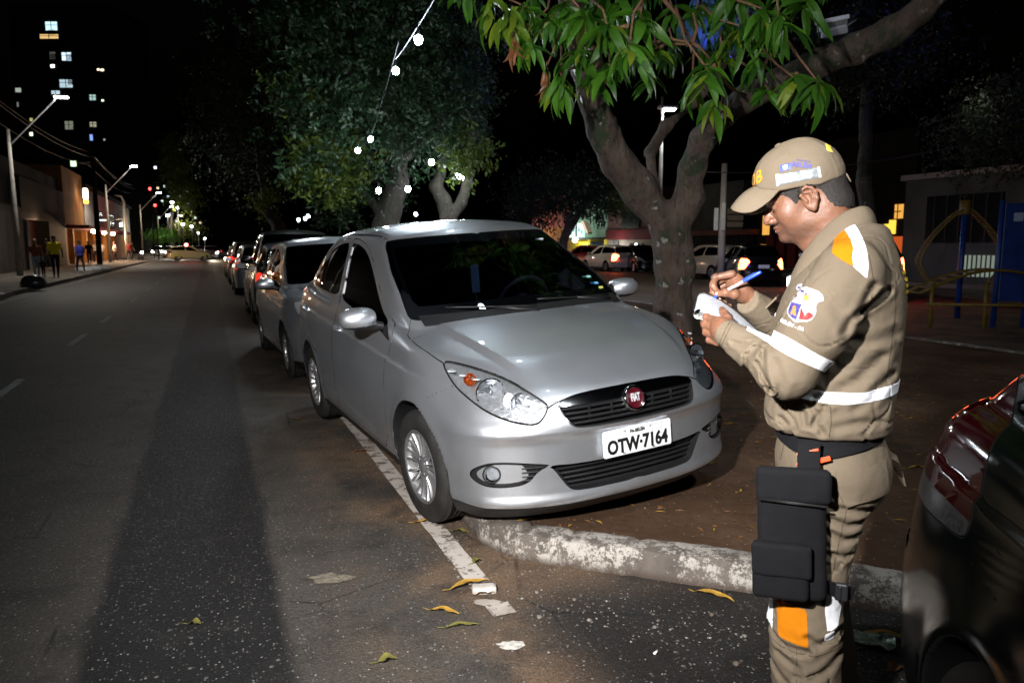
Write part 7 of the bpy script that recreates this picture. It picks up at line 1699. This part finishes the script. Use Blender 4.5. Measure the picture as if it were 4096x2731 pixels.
WH=[ # x, y, distance, leaf count, size, material key, droop
 (1125,5,5.6,10,1.0,'Y',.9),(1165,25,5.7,13,1.05,'Y',1.1),(1205,15,5.9,11,1.0,'G',.9),(1180,75,5.7,12,.85,'O',1.5),(1215,90,5.8,8,.9,'G',1.3),(1270,40,5.9,12,1.1,'G',.8),
 (1255,155,6.1,11,.9,'O',1.4),(1290,185,5.9,13,1.0,'G',1.15),(1325,120,5.8,12,1.05,'G',.7),(1340,30,5.6,12,1.05,'G',.7),(1395,60,5.5,13,1.15,'G',.8),(1400,150,5.8,11,1.0,'G',.7),
 (1445,110,5.4,12,1.15,'G',.9),(1470,40,5.6,11,1.05,'G',.6),(1360,175,6.0,9,.9,'G',1.0),(1510,120,6.4,9,.85,'G',.7),(1545,95,6.6,8,.8,'G',.7),
 (1625,160,5.6,14,1.15,'G',.75),(1640,235,5.9,8,.9,'G',1.0),(1590,205,6.3,8,.85,'G',.8),(1660,120,6.2,9,.9,'Y',.9),(1700,60,5.7,12,1.1,'G',.9),(1750,20,5.4,13,1.1,'G',1.0),(1790,40,5.2,11,1.05,'G',1.2),
 (1735,130,6.0,10,.95,'G',1.0),(1765,205,6.1,11,1.0,'G',.6),(1825,180,5.7,13,1.1,'G',.85),(1880,190,5.5,11,1.05,'G',1.05),(1850,5,5.3,9,1.0,'G',1.0),(1600,20,6.8,9,.8,'G',.8),(1545,20,6.6,9,.85,'G',.8),
 (1425,5,5.9,11,1.0,'G',.7),(1300,5,5.9,11,1.0,'G',.8),(1230,45,6.2,9,.9,'G',.8),(1490,175,6.6,7,.8,'G',.9),(1060,-40,5.6,10,1,'G',.8),(1690,-20,5.8,12,1.1,'G',.9),(1800,-45,5.4,12,1.1,'G',.9)]
MK={'G':[ML_G,ML_G,ML_G,ML_Y],'Y':[ML_Y,ML_Y,ML_G],'O':[ML_O,ML_O,ML_O,ML_Y]}
cnt=0; extra=MB(); exm=[]; org=Vector(mt.location)
for wi,(x,y,Y,n,sz,k,dr) in enumerate(WH):
    c=px(x,y,Y); 
    up=c+Vector((random.uniform(-.25,.25),random.uniform(.2,.6),random.uniform(.25,.55))); twig(up,c,.012,.006)
    for i in range(n):
        az=2*PI*(i+random.uniform(-.35,.35))/n; tilt=-dr*random.uniform(.35,1.0)+ (.35 if i%3==0 else 0); s=sz*random.uniform(.68,1.18)
        if k=='O': tilt=-random.uniform(1.15,1.5)
        M=Matrix.Translation(c-org+Vector((0,0,random.uniform(-.05,.03))))@Matrix.Rotation(az,4,'Z')@Matrix.Rotation(-tilt,4,'Y')@Matrix.Rotation(random.uniform(-.85,.85),4,'X')@Matrix.Diagonal((s,s*(.75 if k=='O' else random.uniform(.8,1.1)),s,1))
        m=random.choice(MK[k]); li=random.randrange(5)
        if y<-30 or cnt>=298:
            me=LM[li]; extra.add([M@v.co for v in me.vertices],[list(p.vertices) for p in me.polygons],0,True)
        else:
            o=bpy.data.objects.new('leaf',leafdata(li,m)); COL.objects.link(o); o.parent=mt; o.matrix_local=M; cnt+=1
for (a,b_) in (((1500,100,6.3),(1590,100,6.2)),((1590,100,6.2),(1592,30,6.2)),((1590,100,6.2),(1630,135,6.2)),((1490,125,6.4),(1588,102,6.2)),((1520,-5,6.1),(1588,95,6.2)),((1440,60,5.6),(1330,70,7.5)),((1640,150,6),(1655,268,7.4)),((1830,170,6),(1800,190,7.0)),((1290,170,6.1),(1352,160,7.6)),((1370,110,6),(1340,110,7.5)),((1750,170,6.3),(1790,120,6.2)),((1180,20,6),(1330,70,7.5)),((1700,40,6.2),(1790,190,7.0)),((1230,-30,6),(1310,-10,7.4)),((1470,20,6),(1330,60,7.5)),((1625,150,5.9),(1720,222,7.2))): twig(px(*a),px(*b_),.016,.009)
random.seed(5)
for i in range(46):                                   # hidden and upper whorls of the same crown
    c=px(random.uniform(1080,1960),random.uniform(-330,-60),random.uniform(5.8,8.4))
    for j in range(9):
        M=Matrix.Translation(c-org)@Matrix.Rotation(j*.7+random.random(),4,'Z')@Matrix.Rotation(random.uniform(.2,1.1),4,'Y')
        me=LM[j%5]; extra.add([M@v.co for v in me.vertices],[list(p.vertices) for p in me.polygons],0,True)
for i in range(58):                                   # leaves deeper in, behind the near whorls
    c=px(random.uniform(1200,1860) if i<34 else random.uniform(1540,1730),random.uniform(-30,130) if i<34 else random.uniform(-40,90),random.uniform(7.2,9.5) if i<34 else random.uniform(9,10.6))
    for j in range(8):
        M=Matrix.Translation(c-org)@Matrix.Rotation(j*.8+random.random(),4,'Z')@Matrix.Rotation(random.uniform(.1,1.2),4,'Y')
        me=LM[j%5]; extra.add([M@v.co for v in me.vertices],[list(p.vertices) for p in me.polygons],0,True)
extra.obj('foliage',ML_G,mt,kind='stuff')
lamp('blue_tree_light','SPOT',px(1640,-30,8.3),1500,(.03,.02,1),.1,aim=px(1630,30,9.8),spot=80,blend=.8)
# floodlight on the limb
fp=px(1912,62,6.55); fl=thing('floodlight','unlit white floodlight with cooling fins clamped on the thick mango limb','floodlight',fp,R_(14))
M_FLW=mat('floodlight_white',(.50,.52,.62),.5,var=.1); b=MB(); b.bbox((0,0,.055),(.27,.10,.035),.008,M=Matrix.Rotation(R_(0),4,'Y')); b.bbox((0,.01,.01),(.24,.07,.06),.006); b.obj('housing',M_FLW,fl)
for k in range(15): b=MB(); b.box((-.105+k*.015,-.035,.018),(.004,.03,.045)); b.obj('cooling_fin',M_STEEL,fl)
b=MB(); b.bbox((0,-.02,-.045),(.235,.05,.06),.01); b.obj('reflector_back',mat('floodlight_grey',(.30,.31,.36),.45,.3,var=.1),fl)
b=MB(); b.tube([(-.14,0,.04),(-.13,0,-.10),(.13,0,-.10),(.14,0,.04)],.006,6); b.obj('bracket',M_IRON,fl)
b=MB(); b.tube([(.14,.05,-.03),(.22,.1,-.02),(.35,.15,.01)],.006,6); b.obj('power_lead',M_WIRE,fl)
fl.rotation_euler=(R_(10),R_(-14),R_(12))
# ---- small-leaved trees
def crown_mesh(name,blobs,n,size,m,parent,seed=1,clump=9,dens=None):
    rs=np.random.RandomState(seed); tot=sum(b[3]*b[4]*b[5] for b in blobs)**1.0; V=[];
    cs=[]
    for (x,y,Y,rx,ry,rd_) in blobs:
        c=np.array(px(x,y,Y)); k=max(3,int(n/clump*rx*ry*rd_/tot)); d=rs.normal(size=(k,3)); d/=np.linalg.norm(d,axis=1,keepdims=True); r=rs.uniform(.25,1,(k,1))**.5
        sc=np.array([rx*Y/1700,rd_,ry*Y/1700]); cs.append(c+d*r*sc*(1+.25*rs.normal(size=(k,1))))
    cs=np.concatenate(cs); k=len(cs); base=np.repeat(cs,clump,0); N=len(base)
    dirs=rs.normal(size=(k,3)); dirs[:,2]-=.3; dirs/=np.linalg.norm(dirs,axis=1,keepdims=True); D=np.repeat(dirs,clump,0); t=np.tile(np.linspace(0,1,clump),k)[:,None]
    side=np.cross(D,rs.normal(size=(N,3))); side/=np.linalg.norm(side,axis=1,keepdims=True)+1e-9
    o=base+D*t*size*4+rs.normal(size=(N,3))*size*.25; L=size*rs.uniform(.7,1.3,(N,1)); a=side+D*.5; a/=np.linalg.norm(a,axis=1,keepdims=True); nn=np.cross(a,rs.normal(size=(N,3))); nn/=np.linalg.norm(nn,axis=1,keepdims=True)
    w_=np.cross(a,nn)*L*.24; P=np.stack([o,o+a*L*.5+w_,o+a*L+nn*L*.12,o+a*L*.5-w_],1).reshape(-1,3)-np.array(parent.location)
    F_=np.arange(N*4).reshape(-1,4); ob=npmesh(name,P,F_,[m],parent,smooth=False); ob['kind']='stuff'; return ob
def tree(label,base,chains,blobs,n,size,m,barkm=M_BARK2,h=.06,seed=1,extra=None,group='trees along the street',name='street_tree',clump=9):
    t=thing(name,label,'tree',base,0,group); trunk_mesh('trunk',chains,h,barkm,t,.06); crown_mesh('crown',blobs,n,size,m,t,seed,clump)
    for i,(bl,k,mm) in enumerate(extra or []): crown_mesh('lit_foliage',bl,k,size,mm,t,seed+i+20,clump)
    return t
b0=px(895,560,19.5)
tree('large dark leafy tree rising behind the silver cars, white bulbs in its foliage',(b0.x,b0.y,0),
 [[((b0.x-.1,b0.y,-.1),.50),((b0.x,b0.y,.6),.38)]+ch([(885,520,19.5,.34),(900,470,19.5,.30),(915,420,19.5,.27),(912,370,19.5,.25),(895,310,19.5,.22),(890,250,19.4,.18),(900,170,19.3,.14),(930,60,19.2,.10)]),
  ch([(895,310,19.5,.16),(850,230,19.3,.12),(790,150,19,.09),(740,90,18.8,.07)]),ch([(905,400,19.5,.13),(960,330,19.5,.10),(1030,260,19.5,.07)]),ch([(890,500,19.5,.13),(820,430,19.6,.09),(760,380,19.6,.06)])],
 [(900,60,19,250,95,2.4),(770,180,18.6,150,105,2),(690,250,18.5,70,55,1.2),(1000,250,19,110,90,1.6),(745,370,18.8,105,85,1.8),(835,430,20.5,90,70,1.2),(1060,290,18.6,60,75,1.2),(985,330,19.5,80,75,1.0),(820,300,18.4,150,110,2),(660,40,19.5,120,70,1.6),(930,190,19.4,120,80,2.0),(780,480,20,70,45,1.5)],
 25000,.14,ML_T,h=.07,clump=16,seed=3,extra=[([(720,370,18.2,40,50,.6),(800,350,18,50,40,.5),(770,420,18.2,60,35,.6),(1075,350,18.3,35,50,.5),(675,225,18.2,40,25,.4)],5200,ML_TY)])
b0=px(1040,560,21.5)
tree('pale forked trunk lit by bulbs, right of the large dark tree',(b0.x,b0.y,0),
 [[((b0.x,b0.y,-.1),.34),((b0.x,b0.y,.5),.28)]+ch([(1030,500,21.5,.24),(1020,465,21.5,.22),(1002,430,21.5,.20),(1012,400,21.5,.16),(1020,340,21.4,.12)]),ch([(1035,500,21.5,.18),(1060,465,21.5,.16),(1075,420,21.4,.14),(1085,360,21.3,.11),(1090,250,21.2,.09)])],
 [(1040,300,21.4,70,60,1.4),(1085,200,21.4,50,80,1.3)],6000,.10,ML_T,M_BARK3,h=.05,seed=8)
b0=px(625,560,34)
tree('darker tree farther down the median with a few lit green leaves',(b0.x,b0.y,0),[[((b0.x,b0.y,-.1),.4)]+ch([(640,520,34,.30),(610,480,34,.22),(600,400,34,.16),(580,250,34,.12)])],
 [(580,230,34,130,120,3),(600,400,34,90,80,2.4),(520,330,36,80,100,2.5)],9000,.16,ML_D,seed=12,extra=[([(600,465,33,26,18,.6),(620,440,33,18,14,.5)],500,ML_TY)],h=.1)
b0=px(395,566,130)
tree('yellow-green lit treetop far down the street',(b0.x,b0.y,0),[[((b0.x,b0.y,-.1),.4),((b0.x,b0.y,4),.3)]+ch([(400,400,130,.2)])],[(398,370,130,22,58,2.6),(425,450,130,30,36,3)],3500,.5,ML_TY,seed=15,h=.15)
b0=px(1305,600,30)
tree('thin leaning tree with a dark crown in front of the shops across the median',(b0.x,b0.y,0),[[((b0.x-.4,b0.y,-.1),.22)]+ch([(1290,590,30,.19),(1298,540,30,.16),(1330,490,30,.14),(1360,450,30,.10)]),ch([(1300,535,30,.13),(1312,480,30,.10),(1300,430,30,.08)])],
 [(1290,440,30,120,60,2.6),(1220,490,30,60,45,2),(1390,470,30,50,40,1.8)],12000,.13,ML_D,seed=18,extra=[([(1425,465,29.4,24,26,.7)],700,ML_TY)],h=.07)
b0=px(2000,600,20)
tree('dark slender trunk behind the officer with dim hanging foliage',(b0.x,b0.y,0),[[((b0.x,b0.y,-.1),.26)]+ch([(1995,560,20,.22),(1985,420,20,.18),(1990,200,20,.15)])],
 [(1990,120,20,160,110,2.4)],6000,.13,ML_D,seed=21,h=.08)
b0=px(2330,640,23)
tree('dim tree whose foliage hangs over the grey building at the right edge',(b0.x,b0.y,0),[[((b0.x+1,b0.y,-.1),.3)]+ch([(2400,560,23,.26),(2390,300,23,.2)])],[(2290,290,22,110,110,2)],7000,.12,ML_D,seed=25,h=.08)
# clipped round tree and hedge down the street
b0=px(372,572,112); t=thing('hedge','bright green clipped hedge under the far lamps','hedge',(b0.x,b0.y,0)); b=MB(); b.tube([(0,0,0),(0,0,1.1)],.2,8); b.obj('stem',M_BARK2,t); crown_mesh('foliage',[(372,541,112,36,11,2)],2600,.26,leafmat('hedge_leaf',(.06,.16,.02),(.12,.26,.04)),t,31)
lamp('hedge_glow','POINT',px(372,530,108),260,(.9,1,.8),.2)
b0=px(420,570,165); t=thing('bush','dull olive shrub behind the clipped hedge','shrub',(b0.x,b0.y,0)); b=MB(); b.tube([(0,0,0),(0,0,1.5)],.15,8); b.obj('stem',M_BARK2,t); crown_mesh('foliage',[(425,528,165,40,16,3)],2200,.45,ML_TY,t,33)
# ================================================================ small things on the ground
GM=[mat('dry_leaf_yellow',(.30,.17,.025),.6,var=.4,vs=25),mat('dry_leaf_brown',(.15,.065,.022),.7,var=.4,vs=25),mat('dry_leaf_olive',(.13,.12,.03),.65,var=.4,vs=25)]
def dry_leaf(x,y,z,rz,L,W,m,label,group=None,curl=.6,roll=.0):
    b=MB(); rows=[]; n=10
    for i in range(n+1):
        t=i/n; w_=W*.5*math.sin(PI*min(1,t*.97+.02))**.8+.0005; zz=L*.05*curl*math.sin(PI*t)+.004+.003*math.sin(t*9+x*7); yy=L*.05*math.sin(PI*t*.9)*(1 if roll>=0 else -1)
        rows.append([((t-.5)*L,yy-w_,zz+w_*.7+.003*math.sin(t*17)),((t-.5)*L,yy,zz),((t-.5)*L,yy+w_,zz+w_*.5)])
    b.grid(rows); b.tube([(-.5*L-.03,.004,.006),(-.5*L,0,.004)],.0016,4); o=b.obj('fallen_leaf',m); o.location=(x,y,z); o.rotation_euler=(roll,0,rz); return tag(o,label,'leaf',group)
def gp(x,y,z=0):
    u=(x-1176)/1700; v=(784-y)/1700; P_=math.atan(218/1700); d=Vector((u,math.cos(P_)+v*math.sin(P_),-math.sin(P_)+v*math.cos(P_))); return Vector((0,0,1.46))+d*((z-1.46)/d.z)
GL='fallen mango leaves on the road and soil'
spec=[(985,1200,0,.16,.034,0,'yellow leaf against the tyre of the front sedan',.1),(1080,1345,.005,.19,.042,0,'long yellow leaf lying over the white road stud',.45),(1020,1407,0,.13,.034,0,'orange yellow leaf below the white road stud',-.3),(1062,1440,0,.13,.026,2,'thin olive leaf below the road stud, the lowest one left',.15),
 (1058,1222,0,.09,.028,2,'small green-brown leaf between the line and the kerb bend',-.3),(1640,1372,0,.17,.045,0,'twisted yellow leaf at the foot of the kerb',-.6),(1205,1197,.115,.10,.02,0,'slim yellow leaf on the kerb top behind the bend',.5),(2035,1465,0,.20,.036,0,'bright yellow leaf behind the officer near the dark car',-.35),
 (447,1434,0,.05,.04,2,'lone small olive leaf on the dark asphalt at lower left',0),(840,1038,0,.15,.022,1,'brown leaf lying across the white parking line',.1),(680,965,0,.12,.03,1,'brown leaf on the road beside the rear wheel of the sedan',-.2),(890,1518,0,.07,.045,2,'round dull leaf near the bottom centre of the road',.4),
 (1637,1066,.11,.09,.02,0,'pale yellow leaf alone on the soil in front of the sedan',.3),(2110,1076,.11,.16,.025,0,'yellow leaf on the soil between officer and dark car',.1),(1095,1290,0,.05,.04,2,'small olive leaf in the gutter by the kerb bend',.9),(2060,1540,0,.08,.05,1,'crumpled brown leaf by the wheel of the dark car',.3),(1115,1365,0,.08,.03,1,'small brown leaf in front of the road stud',.2)]
for (x,y,z,L,W,mi_,lb,rz) in spec: p=gp(x,y,z+.004); dry_leaf(p.x,p.y,p.z,rz,L,W,GM[mi_],lb,GL)
random.seed(9)
for i in range(40):
    x=random.uniform(.6,3.2);y=random.uniform(3.3,7.5)
    if i>26: x=random.uniform(1.6,5.5); y=random.uniform(4,10)
    dry_leaf(x,y,soil_z(x,y)+.002,random.uniform(0,6),random.uniform(.05,.11),random.uniform(.012,.028),GM[random.choice((1,1,2,0))],'small dry leaf lying on the bare soil of the median',GL)
# road stud, cigarette end, stones, wrapper
p=gp(1112,1358); rs_=thing('road_stud','worn white ceramic road stud at the end of the parking line','road stud',(p.x,p.y,0),R_(8)); b=MB(); b.bbox((0,0,.012),(.105,.055,.036),.012); b.obj('stud_body',mat('stud_white',(.42,.39,.36),.55,var=.2,vs=30),rs_)
b=MB(); b.bbox((0,-.027,.012),(.07,.004,.012),.002); b.obj('reflector',mat('stud_reflector',(.5,.48,.44),.3,var=.2),rs_)
def patch(name,label,cat,x,y,r,m,seed,zz=.006):
    p=gp(x,y); pts=[(p.x+r[0]*math.cos(a)*(1+.45*mnoise.noise(Vector((math.cos(a)*2,math.sin(a)*2,seed)))),p.y+r[1]*math.sin(a)*(1+.45*mnoise.noise(Vector((math.cos(a)*2,math.sin(a)*2,seed+5)))),zz) for a in np.linspace(0,2*PI,40)[:-1]]
    b=MB(); b.add(pts,[tuple(range(len(pts)))]); o=b.obj(name,m); return tag(o,label,cat)
patch('paint_splash','small white splash of paint on the asphalt left of centre bottom','paint mark',1175,1484,(.05,.03),mat('white_splash',(.45,.43,.40),.7,var=.4,vs=60),1)
patch('paint_splash','white end of the parking line broken off in front of the stud','paint mark',1118,1385,(.055,.026),M_LINE,3)
patch('mortar_patch','dried beige mortar smear on the road left of the kerb bend','mortar',762,1330,(.10,.05),mat('dried_mortar',(.15,.13,.10),.9,var=.5,vs=30,bump=.8,bs=60,bd=.01),6)
p=gp(1507,1499); b=MB(); b.tube([(-.014,0,.005),(.014,0,.005)],.0042,8); o=b.obj('cigarette_end',M_WHITEP); o.location=p; o.rotation_euler=(0,0,.9); tag(o,'white cigarette end on the dark asphalt by the officer','cigarette')
p=gp(2000,1478); b=MB(); rows=[[(.16*(i/6-.5),.10*(j/6-.5),.01+.022*mnoise.noise(Vector((i*.9,j*.9,3)))+.012) for j in range(7)] for i in range(7)]; b.grid(rows,smooth=False); o=b.obj('wrapper',mat('printed_foil',(.25,.30,.24),.25,.3,var=.8,vs=40)); o.location=p; o.rotation_euler=(0,0,-.4); tag(o,'crumpled printed foil wrapper on the ground behind the officer','wrapper')
random.seed(21); PB=[]
for k in range(4):
    bm=bmesh.new(); bmesh.ops.create_icosphere(bm,subdivisions=1,radius=1)
    for v in bm.verts: v.co*=1+.3*mnoise.noise(v.co*2+Vector((k*3,0,0))); v.co.z*=.6
    me=bpy.data.meshes.new('pebble'); bm.to_mesh(me); bm.free(); me.materials.append(mat('pebble_%s'%'abcd'[k],((.10,.08,.065),(.15,.135,.12),(.07,.06,.05),(.22,.20,.18))[k],.8,var=.2)); PB.append(me)
gb=MB()
for i in range(700):
    if i<380: x=random.uniform(-.1,2.4); y=3.02-.24*max(0,x)-abs(random.gauss(0,.22)); z=.0
    elif i<480: x=random.uniform(-.3,.3); y=random.uniform(2.9,3.6); z=0
    else: x=random.uniform(.5,4); y=random.uniform(3.5,7); z=soil_z(x,y)
    s=random.uniform(.002,.0065) if random.random()<.93 else random.uniform(.008,.014)
    me=PB[i%4]; gb.add([Vector((x,y,z+s*.3))+v.co*s for v in me.vertices],[list(q.vertices) for q in me.polygons],i%4)
o=gb.obj('gravel',[m.materials[0] for m in PB]); tag(o,'loose grit and small stones along the kerb and soil','gravel',kind='stuff')

lb_=MB(); random.seed(31)
for i in range(900):
    x=random.uniform(.2,5.2); y=random.uniform(3.0,8.5)
    if x<.9 and y<3.4: continue
    z=soil_z(x,y)+.003; L=random.uniform(.008,.035); W=random.uniform(.003,.010); a=random.uniform(0,6.28); ca,sa=math.cos(a),math.sin(a)
    lb_.add([(x-ca*L,y-sa*L,z),(x+sa*W,y-ca*W,z+.004),(x+ca*L,y+sa*L,z+.002),(x-sa*W,y+ca*W,z+.005)],[(0,1,2,3)],random.choice((0,1,1,2)))
o=lb_.obj('leaf_litter',[GM[0],GM[1],M_TWIG]); tag(o,'crumbs of dry leaf and twig scattered over the soil','litter',kind='stuff')
